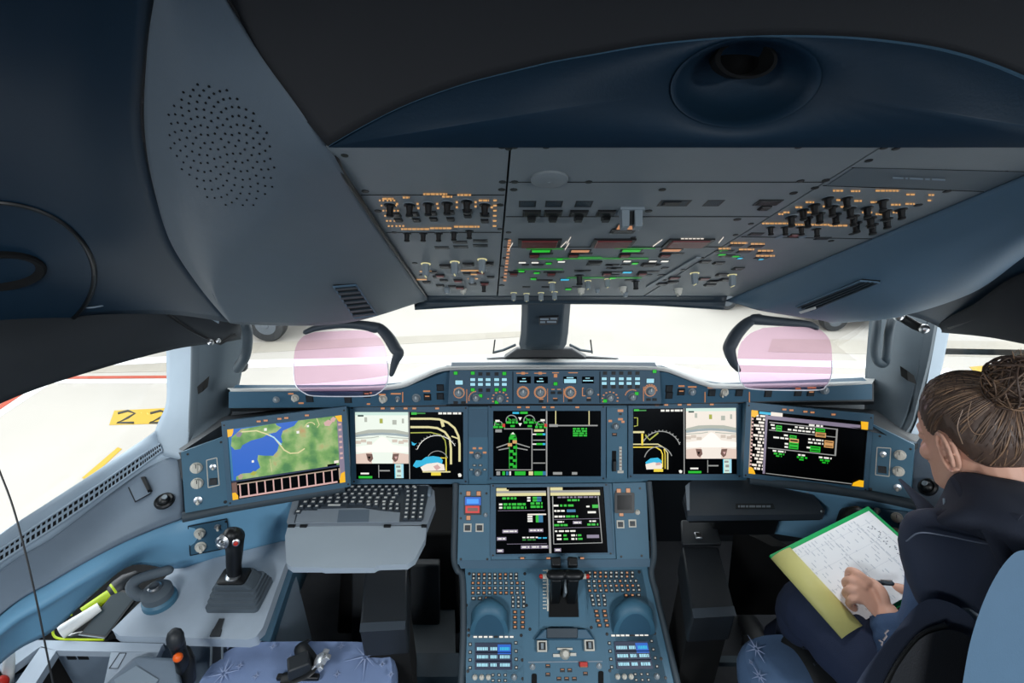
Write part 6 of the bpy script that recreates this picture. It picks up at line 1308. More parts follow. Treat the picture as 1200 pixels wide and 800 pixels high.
t = knob_panel('intercom_panel', 'small blue knob panel on the right sill above the green folder', pl, [(1012, 594), (1065, 600), (1064, 632), (1040, 640), (1010, 630)], [('light', 1051, 606, 6), ('light', 1049, 624, 6), ('toggle', 1028, 598, 3.4), ('toggle', 1027, 612, 3.4), ('screw', 1060, 632, 1.6)], BLUE_D, .02)
CZR = .535
t = thing('side_console', 'blue side console top behind the green folder, carrying the second sidestick', 'console', PZ(1000, 660, 0))
q = MB(); q.prism([PZ(x, y, CZR) for x, y in [(938, 664), (934, 636), (960, 634), (1040, 655), (1090, 700), (1090, 790), (1040, 780)]], V((0, 0, -.03))); build('top_plate', q, BAND, t, bevel=.005)
q = MB(); q.hexa([PZ(936, 650, CZR-.03), PZ(1036, 780, CZR-.03), PZ(1036, 780, CZR-.03)+V((0, 0, -.4)), PZ(936, 650, CZR-.03)+V((0, 0, -.4))], [PZ(960, 636, CZR-.03), PZ(1088, 780, CZR-.03), PZ(1088, 780, CZR-.03)+V((0, 0, -.4)), PZ(960, 636, CZR-.03)+V((0, 0, -.4))]); build('body', q, BLUE_D, t)
stick('sidestick with red button peeking over the green folder', V((.905, 1.03, CZR+.001)), 1.0, .0, -1)
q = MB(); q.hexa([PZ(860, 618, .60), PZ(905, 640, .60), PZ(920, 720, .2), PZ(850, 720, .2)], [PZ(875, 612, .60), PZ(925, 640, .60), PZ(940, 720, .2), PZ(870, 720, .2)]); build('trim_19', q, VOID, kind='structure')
# ================================================================== HEAD UP DISPLAYS
HUDG = glass('combiner_glass', (.92, .78, .88), .008, .15); HUDW = glass('combiner_edge', (1, 1, 1), .0)
EDGE = mat('glass_edge', rgb(236, 238, 244), .2, var=.02, spec=.8)
ARM = mat('arm_grey', rgb(58, 66, 74), .5, var=.06)
def rounded(pts, n=40):
    c = [V((x, y, 0)) for x, y in pts]; return [(p.x, p.y) for p in smooth_path(c+[c[0]], n)][:-1]
def hud(lb, glassp, armp, d, hook):
    glassp = rounded(glassp, 90)
    t = thing('head_up_display', lb, 'head-up display', P(*armp[0], d+.06))
    g_ = [P(x, y, d) for x, y in glassp]
    q = MB(); q.prism(g_, FW*.004); build('combiner_glass', q, HUDG, t)
    lo = [p for (x, y), p in zip(glassp, g_) if y > 420]
    q = MB(); q.tube(lo, .0015, 8); build('glass_edge', q, EDGE, t)
    q = MB(); A = [P(x, y, d+.01) for x, y in armp]
    n = 36; pth = smooth_path(A, n); q.tube(pth, [.014+.009*sin(pi*i/(n-1))-.006*(i/(n-1)) for i in range(n)], 12, flat=.7, round_end=True); build('arm', q, ARM, t)
    q = MB(); q.tube(smooth_path([P(x, y, d+.005) for x, y in hook], 20), [.015-.008*i/19 for i in range(20)], 12, round_end=True); build('upper_bracket', q, ARM, t)
hud('left head up display glass with dark curved arm', [(368, 389), (420, 387), (440, 392), (450, 405), (454, 425), (455, 440), (452, 452), (444, 460), (430, 464), (372, 464), (356, 460), (346, 450), (344, 430), (346, 408), (354, 395)], [(436, 381), (446, 385), (456, 396), (463, 408), (467, 414), (463, 424), (459, 438)], 1.40, [(440, 384), (425, 381), (400, 380), (372, 384), (358, 389)])
hud('right head up display glass with dark curved arm', [(895, 384), (930, 382), (955, 384), (968, 392), (974, 404), (975, 425), (974, 440), (968, 452), (955, 457), (885, 456), (870, 450), (866, 438), (866, 410), (876, 393)], [(888, 372), (876, 378), (864, 390), (856, 404), (855, 411), (859, 424), (865, 433)], 1.38, [(884, 374), (905, 376), (930, 378), (948, 380), (957, 384)])
# ================================================================== LEFT SEAT (front of the cushion)
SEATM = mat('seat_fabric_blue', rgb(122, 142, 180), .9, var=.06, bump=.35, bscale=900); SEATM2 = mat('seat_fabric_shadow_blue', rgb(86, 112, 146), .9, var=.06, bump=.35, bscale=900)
STAR = mat('star_thread', rgb(150, 164, 196), .9, var=.05)
def cushion(x0, x1, y0, y1, z, h, r=.05):
    q = MB(); N = 20; rs = []
    def sup(hw, hd, z_):
        out = []
        for k in range(40):
            a = 2*pi*k/40; c, s_ = cos(a), sin(a); e = .36
            out.append(V(((x0+x1)/2+hw*math.copysign(abs(c)**e, c), (y0+y1)/2+hd*math.copysign(abs(s_)**e, s_), z_)))
        return out
    W_, D_ = (x1-x0)/2, (y1-y0)/2
    for f, zz in ((.90, -h), (.97, -h*.85), (1, -h*.5), (.99, -h*.25), (.96, -h*.1), (.90, -.012), (.80, -.003), (.55, .003), (.2, .006), (.02, .006)): rs.append(sup(W_*f if f > .3 else W_*f, D_*f, z+zz))
    q.rings(rs); return q
def stars(q, items, z0, mi=1):
    for x, y, r in items:
        p = PZ(x, y, z0); k = ((p-CAM).dot(FW))/F
        for j in range(8):
            a = pi*j/4+.2; L = r*k*(1.5 if j % 2 == 0 else 1.0); d_ = V((cos(a), sin(a)*1.3, 0)); n_ = V((-sin(a), cos(a), 0))
            q.prism([p+d_*r*k*.18-n_*.0016, p+d_*L, p+d_*r*k*.18+n_*.0016], V((0, 0, .001)), mi)
SZ = .55
xa, xb = PZ(238, 775, SZ).x, PZ(468, 775, SZ).x; yf = PZ(350, 749, SZ).y
t = thing('pilot_seat', 'empty left pilot seat with star patterned blue cushion', 'seat', V(((xa+xb)/2, yf-.25, 0)))
q = cushion(xa, xb, yf-.50, yf+.012, SZ, .10)
stars(q, [(428, 769, 15), (262, 789, 11), (448, 778, 2.5), (300, 792, 3), (281, 780, 3), (320, 757, 3), (268, 757, 2.5), (400, 757, 3), (395, 790, 3), (458, 790, 3), (340, 770, 2.5)], SZ+.004); build('seat_cushion', q, [SEATM, STAR], t, ang=60)
q = MB(); q.box(None, xa+.05, xb-.05, yf-.45, yf-.04, .2, SZ-.09); build('seat_base', q, DARK, t, bevel=.01)
q = MB(); q.box(None, xa+.1, xb-.1, yf-.4, yf-.1, 0, .2); build('pedestal', q, DARK, t, bevel=.01)
bp = PZ(366, 778, SZ+.012); t = thing('seat_belt', 'black seat belt with silver buckle on the empty left seat', 'seat belt', bp)
BUCK = mat('buckle_silver', rgb(198, 200, 202), .3, .7, var=.05)
q = MB(); q.tube(smooth_path([PZ(330, 797, SZ+.02), PZ(352, 790, SZ+.03), PZ(366, 780, SZ+.04), PZ(352, 758, SZ+.03), PZ(358, 752, SZ+.02)], 24), [.018]*24, 10, flat=.28); build('webbing', q, BLACK, t)
q = MB(); q.box(Matrix.Translation(PZ(352, 783, SZ+.035)) @ Matrix.Rotation(radians(25), 4, 'Z'), -.028, .028, -.022, .022, 0, .03, 0, .85); build('tongue_block', q, DARK, t, bevel=.004)
q = MB(); m = Matrix.Translation(PZ(377, 774, SZ+.05)) @ Matrix.Rotation(radians(-35), 4, 'Y')
for a in (0, 72, 144, 216, 288): q.box(m @ Matrix.Rotation(radians(a), 4, 'Z'), .005, .027, -.006, .006, -.003, .007, 0, .8)
q.lathe(m, [(.015, -.005), (.015, .010), (.008, .013)], 18); build('buckle', q, BUCK, t, bevel=.001)
q = MB(); q.box(Matrix.Translation(PZ(350, 795, SZ+.012)), -.05, .05, -.007, .007, 0, .012, 0); build('strap_bar', q, BLACK, t, bevel=.003)
# ================================================================== RIGHT SEAT
NAVY = mat('seat_navy', rgb(44, 52, 70), .8, var=.08, bump=.3, bscale=700); LEATH = mat('black_leather', rgb(24, 25, 28), .42, var=.1, bump=.2, bscale=300); SHELL = mat('seat_shell_blue', rgb(74, 100, 122), .5, var=.04, bump=.1)
SZ = .62; xa2, xb2 = PZ(864, 765, SZ).x, PZ(864, 765, SZ).x+.47; yf2 = PZ(905, 740, SZ).y
t = thing('pilot_seat', 'right pilot seat with navy headrest that the woman sits in', 'seat', V(((xa2+xb2)/2, yf2-.3, 0)))
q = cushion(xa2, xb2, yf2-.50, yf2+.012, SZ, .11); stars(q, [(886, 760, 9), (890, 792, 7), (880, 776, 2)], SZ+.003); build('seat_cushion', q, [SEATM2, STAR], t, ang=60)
q = MB(); q.box(None, xa2+.05, xb2-.05, yf2-.45, yf2-.04, .2, SZ-.09); build('seat_base', q, DARK, t, bevel=.01)
q = MB(); q.box(None, xa2+.1, xb2-.1, yf2-.4, yf2-.1, 0, .2); build('pedestal', q, DARK, t, bevel=.01)
def pad(name, pts, d, th, m, bev, parent, n=48, lab=None):
    c = smooth_path([V((x, y, 0)) for x, y in pts], n); q = MB(); cx = sum(p[0] for p in pts)/len(pts); cy = sum(p[1] for p in pts)/len(pts); q.prism([P(p.x, p.y, d) for p in c], ray(cx, cy).normalized()*th); return build(name, q, m, parent, bevel=bev, bseg=4, ang=50, label=lab)
bo = pad('backrest', [(1000, 806), (1018, 778), (1048, 740), (1076, 708), (1100, 702), (1132, 716), (1149, 742), (1152, 776), (1144, 810), (1130, 860), (985, 860)], .84, .05, NAVY, .014, t)
pad('back_cover', [(1040, 806), (1056, 776), (1082, 746), (1116, 738), (1146, 754), (1152, 778), (1142, 830), (1130, 862), (1030, 862)], .80, .04, LEATH, .016, bo, lab='black leather back cover')
q = MB(); q.tube(smooth_path([P(1036, 806, .815), P(1054, 774, .815), P(1080, 744, .815), P(1108, 732, .815)], 20), .004, 8); build('piping', q, BLACK, bo)
q = MB()
for pts in ([(1041, 738), (1037, 742), (1039, 745), (1035, 750)], [(1030, 750), (1034, 752), (1033, 756)]):
    q.tube([P(x, y, .828) for x, y in pts], .0014, 6)
build('embroidered_emblem', q, mat('emblem_thread', rgb(120, 112, 114), .8, var=.05), bo)
pad('shell', [(1126, 812), (1138, 748), (1158, 692), (1182, 654), (1205, 644), (1260, 650), (1300, 860), (1120, 860)], .745, .05, SHELL, .02, t, lab='smooth blue seat shell')
hr = []
for y, cx, hw, dp in ((609, 1124, 22, .02), (611, 1124, 44, .035), (617, 1124, 57, .048), (630, 1125, 64, .055), (645, 1125, 66, .056), (665, 1122, 60, .054), (690, 1116, 47, .048), (708, 1113, 36, .04), (720, 1112, 26, .03), (725, 1112, 12, .014)):
    c = P(cx, y, .93); hr.append([c+RT*(hw*.93/600*math.copysign(abs(cos(a))**.8, cos(a)))+V((0, dp*math.copysign(abs(sin(a))**.8, sin(a)), 0)) for a in [2*pi*k/32 for k in range(32)]])
q = MB(); q.rings(hr); ho = build('headrest', q, NAVY, t, ang=70)
q = MB(); q.tube(smooth_path([P(1062, 634, .905), P(1078, 624, .875), P(1110, 628, .868), P(1150, 636, .868), P(1186, 640, .905)], 30), .0012, 6); build('stitching', q, mat('stitch_slate', rgb(104, 112, 128), .7, var=.05), ho)
q = MB(); q.tube([P(1112, 718, .93), P(1112, 760, .90)], .02, 12); build('headrest_post', q, DARK, t)
q = MB(); q.tube([P(1120, 712, .90), P(1140, 726, .88)], .014, 10, round_end=True); build('headrest_bracket', q, WALLG, t)
# harness lying on the cushion
t = thing('seat_harness', 'wide black seat harness lying across the right seat cushion', 'seat belt', PZ(950, 760, SZ))
q = MB(); pth = smooth_path([PZ(927, 741, SZ+.015), PZ(945, 752, SZ+.035), PZ(962, 774, SZ+.045), PZ(980, 808, SZ+.04)], 20); q.tube(pth, .036, 12, flat=.22, ref=V((-.4, .2, .9))); build('webbing', q, BLACK, t)
for k in (.2, .45, .7):
    q = MB(); c = pth[int(k*19)]; q.tube([c+V((-.026, -.012, .010)), c+V((.026, .012, .008))], .003, 6); build('webbing_slide', q, DARK, t)
# ================================================================== JACKET OVER THE SEAT TOP
JACK = mat('jacket_navy', rgb(26, 32, 46), .85, var=.1, bump=.35, bscale=500)
jk = P(1150, 610, .95); t = thing('jacket', 'dark navy jacket with raised collar hung over the right headrest', 'jacket', jk)
rows = [[P(1070, 614, 1.02), P(1096, 602, 1.02), P(1109, 582, 1.01), P(1124, 558, 1.00), P(1166, 563, .97), P(1215, 574, .93), P(1290, 610, .88)],
        [P(1068, 624, .99), P(1092, 612, .98), P(1110, 596, .965), P(1138, 580, .94), P(1180, 584, .91), P(1225, 604, .87), P(1300, 650, .83)],
        [P(1066, 634, .97), P(1090, 620, .94), P(1112, 610, .92), P(1146, 606, .895), P(1190, 620, .855), P(1235, 660, .815), P(1310, 720, .79)],
        [P(1068, 642, .985), P(1092, 634, .96), P(1114, 628, .935), P(1150, 628, .90), P(1196, 655, .85), P(1240, 720, .80), P(1320, 790, .77)]]
lining('body', rows, JACK, 8, 8, thick=.016, kind=None, parent=t)
q = MB(); q.tube(smooth_path([P(1054, 561, 1.08), P(1068, 576, 1.06), P(1082, 592, 1.04), P(1092, 608, 1.02), P(1100, 628, .99)], 16), [.004+.0014*i+.00006*i*i for i in range(16)], 10, flat=.45); build('lapel_point', q, JACK, t)
q = MB(); q.tube(smooth_path([P(1117, 562, .985), P(1136, 588, .935), P(1166, 630, .875), P(1196, 690, .825), P(1215, 740, .79)], 24), [.006+.010*min(1, i/8) for i in range(24)], 10, flat=.5, round_end=True); build('collar_crease', q, JACK, t)
q = MB(); q.tube([P(1106, 584, .975), P(1107, 595, .968)], .0022, 6); build('hanger_loop', q, LIGHTG, t, label='small pale label at the collar')
q = MB(); q.tube(smooth_path([P(1064, 628, .965), P(1090, 612, .945), P(1118, 600, .935), P(1150, 596, .905), P(1195, 610, .86)], 24), .012, 10, flat=.6); build('collar_fold', q, JACK, t)
# ================================================================== CLIPBOARD FOLDER
fa, fb, fd = P(908, 653, 1.19), P(1016, 599, 1.27), P(989, 744, 1.06)
fp = Plane(fa, fb, fd); FN = fp.n; fc = fb+(fd-fa)
t = thing('document_folder', 'open green folder with written white page and yellow spine on her lap', 'folder', (fa+fc)/2)
def fq(u, v, off): return fa+(fb-fa)*u+(fd-fa)*v+FN*off
GREENF = mat('folder_green', rgb(20, 168, 92), .4, var=.04); YELF = mat('folder_yellow', rgb(206, 200, 126), .55, var=.06); PAPER = mat('paper_white', rgb(236, 238, 240), .7, var=.02)
q = MB(); q.prism([fq(u, v, 0) for u, v in ((-.02, -.05), (1.05, -.05), (1.05, 1.03), (-.02, 1.03))], -FN*.006); build('cover', q, GREENF, t, bevel=.001)
q = MB()
for v in [-.01+.0342*i for i in range(30)]: pass
N = 10; rs = []
for k in range(N+1):
    a = pi*k/N; rs.append([fq(.055-.10*cos(a)*.9, v, .004+.016*sin(a)) for v in (0.0, 1.02)])
q.patch([[r[0] for r in rs], [r[1] for r in rs]], 2, 2); o = build('yellow_spine', q, YELF, t, solid=.003)
q = MB(); q.prism([fq(u, v, .003) for u, v in ((.12, .02), (.985, .02), (.985, .985), (.12, .985))], FN*.008); pg = build('page', q, PAPER, t)
INK = mat('pencil_grey', rgb(200, 206, 214), .8, var=.1); INKD = mat('ink_slate', rgb(110, 118, 128), .8, var=.1)
q = MB(); random.seed(31)
def wr(u, v, L, h, mi): q.prism([fq(u, v, .0112), fq(u+h, v, .0112), fq(u+h, v+L, .0112), fq(u, v+L, .0112)], FN*.0003, mi)
for r_ in range(24):
    u = .16+r_*.033; v = .05
    while v < .92:
        L = random.uniform(.015, .07)
        if random.random() < (.5 if v < .45 or u < .5 else .3): wr(u+random.uniform(-.004, .004), v, L, .006, 0)
        v += L+random.uniform(.008, .03)
for k in range(5):
    for j in range(4): wr(.84+random.uniform(0, .05), .18+k*.1+j*.018, .010, .012, 1)
for v in (.14, .36, .6): wr(.14, v, .002, .8, 0)
wr(.5, .05, .9, .002, 0); wr(.78, .05, .9, .002, 0)
build('handwriting', q, [INK, INKD], pg)
# ================================================================== PERSON
SKIN = mat('skin', rgb(206, 158, 136), .5, var=.05, nscale=60, bump=.08, bscale=900)
HAIRD = mat('hair_brown', rgb(80, 63, 54), .5, var=.3, nscale=120); HAIRM = mat('hair_chestnut', rgb(104, 82, 66), .45, var=.3, nscale=120); HAIRL = mat('hair_light', rgb(140, 110, 86), .42, var=.25, nscale=120)
SWEAT = mat('sleeve_navy', rgb(60, 82, 114), .85, var=.1, bump=.4, bscale=450); TROU = mat('trousers_navy', rgb(34, 44, 68), .85, var=.1, bump=.35, bscale=450)
HC = P(1143, 512, 1.05)
HM = Matrix.Translation(HC) @ Matrix.Rotation(radians(12), 4, 'Z') @ Matrix.Rotation(radians(-30), 4, 'X') @ Matrix.Rotation(radians(-6), 4, 'Y') @ Matrix.Scale(1.02, 4)
q = MB()
table = [(-.117, .012, .080, -.050), (-.112, .026, .092, -.034), (-.098, .040, .096, -.012), (-.08, .051, .094, .022), (-.06, .059, .091, .048), (-.04, .065, .090, .066), (-.02, .070, .088, .080), (.005, .073, .084, .090), (.03, .076, .087, .095), (.055, .075, .085, .095), (.08, .068, .073, .085), (.10, .052, .052, .066), (.112, .032, .030, .044), (.118, .010, .008, .016)]
rs = []
for z, w_, yf_, yb_ in table:
    cy = (yf_-yb_)/2; hd = (yf_+yb_)/2; r = []
    for k in range(40):
        a = 2*pi*k/40; r.append(HM @ V((w_*math.copysign(abs(cos(a))**.88, cos(a)), cy+hd*sin(a), z)))
    rs.append(r)
q.rings(rs)
H = lambda x, y, z: HM @ V((x, y, z))
# brow, nose, lips, eyes, chin
q.tube([H(0, .082, .012), H(0, .096, -.008), H(0, .108, -.028), H(0, .100, -.036)], [.008, .009, .012, .008], 12, round_end=True)
for s in (-1, 1):
    q.sphere((0, 0, 0), (.009, .009, .007), 10, 0, HM @ Matrix.Translation((s*.011, .098, -.034)))
    q.sphere((0, 0, 0), (.016, .012, .012), 12, 0, HM @ Matrix.Translation((s*.032, .074, .006)))
    q.tube([H(s*.012, .084, .022), H(s*.034, .080, .026), H(s*.056, .060, .020)], [.007, .008, .006], 10, round_end=True)
    q.sphere((0, 0, 0), (.022, .018, .02), 12, 0, HM @ Matrix.Translation((s*.042, .064, -.026)))
q.sphere((0, 0, 0), (.024, .010, .006), 12, 0, HM @ Matrix.Translation((0, .092, -.058))); q.sphere((0, 0, 0), (.021, .011, .007), 12, 0, HM @ Matrix.Translation((0, .091, -.069))); q.sphere((0, 0, 0), (.02, .014, .014), 12, 0, HM @ Matrix.Translation((0, .086, -.100)))
for s in (-1, 1):
    E = HM @ Matrix.Translation((s*.077, -.012, -.012)) @ Matrix.Rotation(radians(s*26), 4, 'Z') @ Matrix.Rotation(radians(-12), 4, 'X') @ Matrix.Scale(1.22, 4)
    q.sphere((0, 0, 0), (.006, .016, .028), 14, 0, E)
    q.tube([E @ V((s*.010, .016*cos(a), .031*sin(a)+.002)) for a in [radians(x) for x in range(-100, 240, 17)]], .0042, 8, round_end=True)
    q.sphere((0, 0, 0), (.006, .008, .010), 10, 0, E @ Matrix.Translation((s*.003, .004, -.030)))
NB = V((.965, .80, 1.02)); LS = V((.855, .725, .965)); RS = V((1.10, .83, .965)); PEL = V((.90, .50, .71)); CH = V((.955, .70, .88))
q.tube([H(0, -.03, -.03), H(0, -.042, -.085), NB+V((0, .0, .01)), NB+V((0, -.02, -.06))], [.056, .053, .056, .07], 18)
q.tube([NB, CH, V((.91, .60, .74)), PEL], [.06, .115, .105, .12], 18, flat=.72, ref=V((0, -1, 0)), round_end=True)
q.tube([LS+V((.06, .02, 0)), LS, RS, RS-V((.04, .01, 0))], [.05, .05, .05, .05], 14, round_end=True)
WL = P(1040, 720, 1.05); EL = P(1078, 815, .97); ER = V((1.13, .74, .72)); WR = P(1086, 704, 1.12)
q.tube([LS, lerp(LS, EL, .5), EL, lerp(EL, WL, .55), WL], [.044, .040, .036, .032, .024], 14, round_end=True)
q.tube([RS, lerp(RS, ER, .5), ER, lerp(ER, WR, .55), WR], [.044, .040, .036, .032, .024], 14, round_end=True)
# writing hand: palm, four curled fingers and a thumb
off = FN*.012
K1 = [P(1017, 682, 1.075), P(1011, 688, 1.07), P(1008, 695, 1.065), P(1009, 703, 1.06)]
q.rings([[p+x*r*1.0 for x, r in [(RT*cos(a)+UP*sin(a)*.9+FW*.6*sin(a+.8), w_) for a in [2*pi*k/14 for k in range(14)]]] for p, w_ in ((WL, .022), (P(1036, 716, 1.052), .027), (P(1027, 704, 1.06), .030), (P(1018, 695, 1.066), .029), (P(1013, 691, 1.068), .022))])
fing = [[K1[0], P(1005, 672, 1.085), P(996, 669, 1.105), P(994, 676, 1.125)], [K1[1], P(998, 680, 1.08), P(991, 682, 1.10), P(994, 690, 1.115)], [K1[2], P(997, 691, 1.07), P(991, 695, 1.09), P(997, 702, 1.10)], [K1[3], P(999, 702, 1.06), P(995, 707, 1.08), P(1001, 713, 1.085)]]
for f, r in zip(fing, (.0092, .0094, .009, .0080)): q.tube(smooth_path(f, 10), [r*(1.08-.022*i) for i in range(10)], 10, round_end=True)
q.tube(smooth_path([P(1036, 708, 1.055), P(1033, 694, 1.06), P(1024, 684, 1.075), P(1012, 678, 1.10)], 10), [.013-.0005*i for i in range(10)], 10, round_end=True)
# holding hand: thumb on the page, fingers below the folder
q.rings([[p+(RT*cos(a)+UP*sin(a)*.8+FW*.5*sin(a+.5))*w_ for a in [2*pi*k/14 for k in range(14)]] for p, w_ in ((WR, .023), (P(1080, 706, 1.12), .027), (P(1072, 708, 1.125), .029), (P(1064, 710, 1.13), .022))])
q.tube(smooth_path([P(1078, 698, 1.105), P(1066, 693, 1.105), P(1054, 689, 1.115), P(1044, 687, 1.13)], 10), [.0125-.0004*i for i in range(10)], 10, round_end=True)
for k in range(4):
    x, y = 1066-k*1.5, 704+k*5; q.tube(smooth_path([P(x+8, y, 1.13), P(x-2, y+3, 1.145), P(x-12, y+2, 1.165), P(x-22, y-2, 1.185)], 9), [.0095-.0003*i for i in range(9)], 10, round_end=True)
# legs
LH = V((.83, .48, .70)); LK = P(957, 720, 1.17); LA = V((.88, 1.05, .16)); RH = V((1.03, .56, .70)); RK = V((.95, .95, .73)); RA = V((.90, 1.14, .16))
for h_, k_2, a_ in ((LH, LK, LA), (RH, RK, RA)):
    q.tube([PEL+(h_-PEL)*.4, h_, lerp(h_, k_2, .5), k_2, lerp(k_2, a_, .3), a_], [.08, .078, .068, .052, .05, .035], 14, round_end=True)
    q.tube([a_+V((0, -.04, -.10)), a_+V((-.01, .05, -.115)), a_+V((-.015, .15, -.125))], [.036, .036, .028], 12, round_end=True)
    q.tube([a_, a_+V((0, -.01, -.1))], [.035, .04], 12)
pe = build('person', q, SKIN, label='woman in navy uniform with hair bun, head bowed, writing in a green folder', cat='person', recalc=True)
md = pe.modifiers.new('join', 'REMESH'); md.mode = 'VOXEL'; md.voxel_size = .0027; md.use_smooth_shade = True
md = pe.modifiers.new('soft', 'SMOOTH'); md.factor = .5; md.iterations = 3
# hair
def head_r(az, el):
    d = V((sin(az)*cos(el), cos(az)*cos(el), sin(el)))
    return 1/math.sqrt((d.x/.0775)**2+((d.y)/.0945)**2+(d.z/.119)**2), d
def hairline(az):
    a = abs(math.degrees(az)); pts = [(0, 46), (35, 40), (55, 30), (72, 15), (84, 22), (96, 20), (106, 2), (118, -15), (135, -23), (180, -27)]
    for (a0, e0), (a1, e1) in zip(pts, pts[1:]):
        if a0 <= a <= a1: return radians(lerp(e0, e1, (a-a0)/(a1-a0)))
    return radians(-30)
q = MB(); NA, NE = 96, 44; vs = []; fs = []
for j in range(NE):
    for i in range(NA):
        az = -pi+2*pi*i/NA; e0 = hairline(az); el = lerp(e0-.10, pi/2-.01, j/(NE-1)); r, d = head_r(az, el)
        t_ = min(1, max(0, (el-(e0-.06))/.5)); lift = lerp(-.006, .0155, t_**.5) + .0016*sin(az*23+el*9)*t_ + .0012*sin(az*51-el*14)*t_
        vs.append(HM @ (d*(r+lift)))
for j in range(NE-1):
    for i in range(NA): fs.append((j*NA+i, j*NA+(i+1) % NA, (j+1)*NA+(i+1) % NA, (j+1)*NA+i))
fs.append(tuple(range((NE-1)*NA, NE*NA))); q.add(vs, fs)
ha = build('hair', q, HAIRD, pe, ang=80)
BUNL = V((.006, -.098, .106)); 
q = MB(); random.seed(77)
bdir = BUNL.normalized()
for k in range(420):
    az = random.uniform(-pi, pi); e0 = hairline(az)+random.uniform(0, .12); r, d = head_r(az, e0); p0 = d*(r+.003)
    pts = []
    wob = random.uniform(-.12, .12)
    for i in range(7):
        f = i/6; dd = (d*(1-f)+bdir*f+V((wob*sin(pi*f), 0, abs(wob)*.3*sin(pi*f)))).normalized(); az2 = math.atan2(dd.x, dd.y); el2 = math.asin(max(-1, min(1, dd.z))); r2, _ = head_r(az2, el2)
        pts.append(HM @ (dd*(r2+lerp(.002, .0155, min(1, f*3))+random.uniform(-.0008, .0016))))
    m_ = random.choice((0, 0, 0, 1, 1, 2)); q.tube(smooth_path(pts, 14), [random.uniform(.0008, .0016)]*14, 6, m_ if abs(az) > 1.25 else random.choice((0, 1, 1, 2)))
build('hair_strands', q, [HAIRD, HAIRM, HAIRL], ha, ang=80)
q = MB(); BC = HM @ BUNL; BM = HM @ Matrix.Translation(BUNL)
q.sphere((0, 0, 0), (.045, .038, .042), 20, 0, BM)
for k in range(130):
    a0 = random.uniform(0, 2*pi); tilt = random.uniform(-.9, .9); rr = random.uniform(.037, .053); L = random.uniform(1.5, 4.2)
    Mk = BM @ Matrix.Rotation(random.uniform(-1.2, 1.2), 4, 'X') @ Matrix.Rotation(random.uniform(-1.2, 1.2), 4, 'Y')
    pts = [Mk @ V((rr*1.08*cos(a0+L*i/9), rr*.95*sin(a0+L*i/9), .018*tilt+.010*sin(i))) for i in range(10)]
    q.tube(smooth_path(pts, 16), [random.uniform(.0009, .002)]*16, 6, random.choice((0, 0, 0, 1, 1, 2)))
bo2 = build('hair_bun', q, [HAIRD, HAIRM, HAIRL], ha, ang=80)
q = MB()
for k in range(26):
    a = random.uniform(0, 2*pi); b0 = BM @ V((.042*cos(a), -.005, .036*sin(a))); dirn = (BM.to_3x3() @ V((cos(a), random.uniform(-.6, .4), sin(a)+.2))).normalized()
    q.tube(smooth_path([b0, b0+dirn*random.uniform(.012, .022)+V((random.uniform(-.01, .01), 0, random.uniform(-.004, .01))), b0+dirn*random.uniform(.015, .03)+V((random.uniform(-.02, .02), 0, random.uniform(-.02, .004)))], 10), [.0007-.00005*i for i in range(10)], 5, random.choice((1, 2)))
for pts in ([(1138, 470), (1134, 490), (1140, 506), (1152, 508), (1158, 496)], [(1128, 480), (1122, 500), (1128, 520)], [(1192, 500), (1197, 525), (1194, 548)], [(1184, 520), (1192, 540), (1198, 560)]):
    q.tube(smooth_path([P(x, y, .965) for x, y in pts], 16), .0008, 5, 2)
build('loose_strands', q, [HAIRD, HAIRM, HAIRL], ha)
# clothing
q = MB(); q.tube([NB+V((0, 0, -.012)), NB+V((0, -.02, -.05)), CH, V((.91, .60, .74)), PEL+V((0, 0, -.02))], [.07, .10, .135, .125, .135], 20, flat=.78, ref=V((0, -1, 0)), round_end=False)
q.tube([LS+V((.07, .02, 0)), LS, RS, RS-V((.04, .01, 0))], [.066, .064, .064, .06], 16, round_end=True)
sl = [LS, lerp(LS, EL, .5), EL, lerp(EL, WL, .35), lerp(EL, WL, .6), lerp(EL, WL, .8), lerp(EL, WL, 1.0)]
q.tube(smooth_path(sl, 24), [.060-.0011*i+.0022*sin(i*1.9) for i in range(24)], 16)
sr = [RS, lerp(RS, ER, .5), ER, lerp(ER, WR, .5), lerp(ER, WR, .95)]
q.tube(smooth_path(sr, 20), [.062-.001*i+.002*sin(i*1.9) for i in range(20)], 16)
c = build('uniform_top', q, SWEAT, pe, recalc=True); md = c.modifiers.new('join', 'REMESH'); md.mode = 'VOXEL'; md.voxel_size = .005; md.use_smooth_shade = True; md = c.modifiers.new('soft', 'SMOOTH'); md.iterations = 2
q = MB()
for h_, k_2, a_ in ((LH, LK, LA), (RH, RK, RA)):
    pth = smooth_path([PEL+(h_-PEL)*.3, h_, lerp(h_, k_2, .5)+V((0, 0, .01)), lerp(h_, k_2, .85)+V((0, 0, .012)), k_2+V((0, .012, 0)), lerp(k_2, a_, .2), lerp(k_2, a_, .5), a_], 40)
    q.tube(pth, [lerp(.080, .072, i/39)+.003*sin(i*1.3)-(.02*(i-24)/15 if i > 24 else 0) for i in range(40)], 18, round_end=False)
c = build('trousers', q, TROU, pe, recalc=True); md = c.modifiers.new('join', 'REMESH'); md.mode = 'VOXEL'; md.voxel_size = .006; md.use_smooth_shade = True; md = c.modifiers.new('soft', 'SMOOTH'); md.iterations = 2
q = MB()
for a_ in (LA, RA): q.tube([a_+V((0, -.05, -.11)), a_+V((-.01, .05, -.118)), a_+V((-.015, .16, -.125))], [.042, .045, .036], 14, flat=.8, round_end=True)
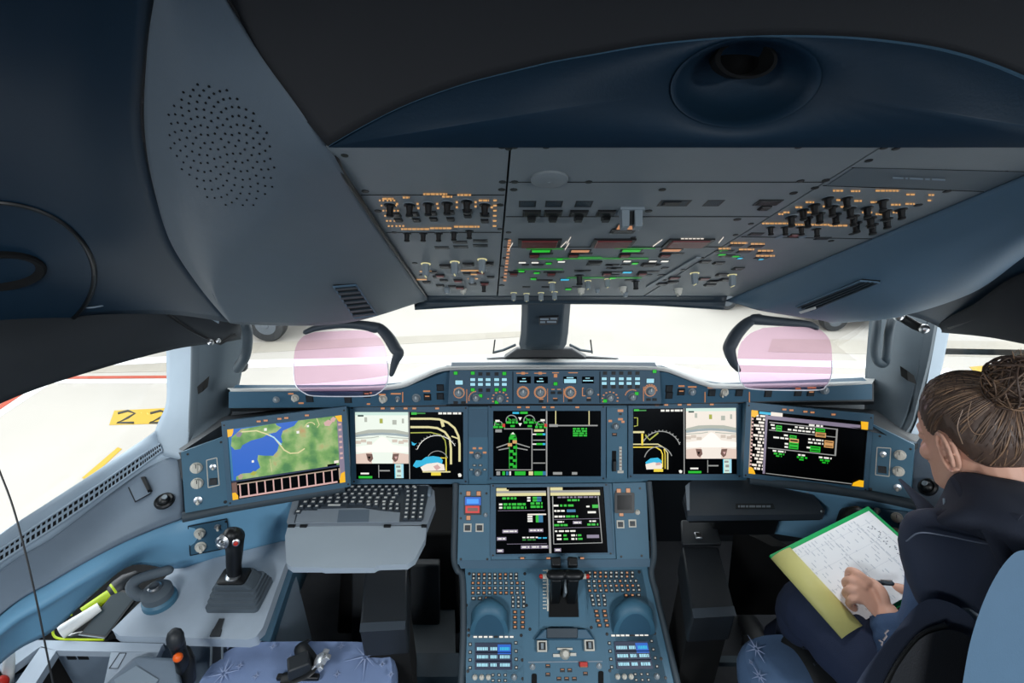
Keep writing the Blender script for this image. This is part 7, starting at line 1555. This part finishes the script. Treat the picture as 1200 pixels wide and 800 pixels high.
for a_, nm in ((LA, 0), (RA, 1)):
    q = MB(); q.tube([a_+V((0, -.05, -.11)), a_+V((-.01, .05, -.118)), a_+V((-.015, .16, -.125))], [.045, .047, .038], 14, flat=.85, round_end=True); build('shoe', q, BLACK, pe)
# pen
p0, p1 = P(1001, 681, 1.125), P(1047, 683.5, 1.075)
t = thing('pen', 'slim dark pen in her writing hand above the page', 'pen', (p0+p1)/2)
q = MB(); q.tube([lerp(p0, p1, .1), lerp(p0, p1, .5), lerp(p0, p1, .96)], [.0045, .005, .0048], 12, round_end=True); build('barrel', q, DARKB, t)
q = MB(); q.tube([p0, lerp(p0, p1, .1)], [.001, .0042], 10); build('tip', q, STEEL, t)
q = MB(); q.tube([lerp(p0, p1, .68)+UP*.006, lerp(p0, p1, .97)+UP*.006], .0016, 8); build('clip', q, STEEL, t)
# ================================================================== LIGHT AND CAMERA
w = bpy.data.worlds.new('overcast'); bpy.context.scene.world = w; w.use_nodes = True
bg = w.node_tree.nodes['Background']; bg.inputs['Color'].default_value = (.90, .96, 1.0, 1); bg.inputs['Strength'].default_value = SKY
def area(name, loc, rot, sx, sy, e, col=(1, 1, 1)):
    l = bpy.data.lights.new(name, 'AREA'); l.shape = 'RECTANGLE'; l.size = sx; l.size_y = sy; l.energy = e; l.color = col
    o = bpy.data.objects.new(name, l); C.objects.link(o); o.location = loc; o.rotation_euler = rot; return o
for nm, loc, e in FILL_LIGHTS: area(nm, loc, (0, 0, 0), .5, .3, e, (.93, .97, 1.0))
sl_ = bpy.data.lights.new('added_page_spot', 'SPOT'); sl_.energy = 6; sl_.spot_size = radians(44); sl_.spot_blend = .6; sl_.shadow_soft_size = .05; sl_.color = (.95, .98, 1)  # added spot that brightens the folder page, no such lamp is modelled
so = bpy.data.objects.new('added_page_spot', sl_); C.objects.link(so); so.location = (.70, .93, 1.40); so.rotation_euler = ((fa+fc)/2-so.location).to_track_quat('-Z', 'Y').to_euler()
cd = bpy.data.cameras.new('camera'); cd.sensor_width = 36; cd.lens = 18; cd.clip_start = .02; cd.clip_end = 500
co = bpy.data.objects.new('camera', cd); C.objects.link(co); co.location = CAM; co.rotation_euler = (radians(65), 0, 0)
sc = bpy.context.scene; sc.camera = co
sc.view_settings.view_transform = 'Standard'; sc.view_settings.look = 'None'; sc.view_settings.gamma = 1; sc.view_settings.use_curve_mapping = False
sc.view_settings.exposure = EXPO
sc.cycles.use_denoising = True; sc.cycles.max_bounces = 10; sc.cycles.diffuse_bounces = 5; sc.cycles.transparent_max_bounces = 12
sc.cycles.sample_clamp_indirect = 6; sc.cycles.caustics_reflective = False; sc.cycles.caustics_refractive = False
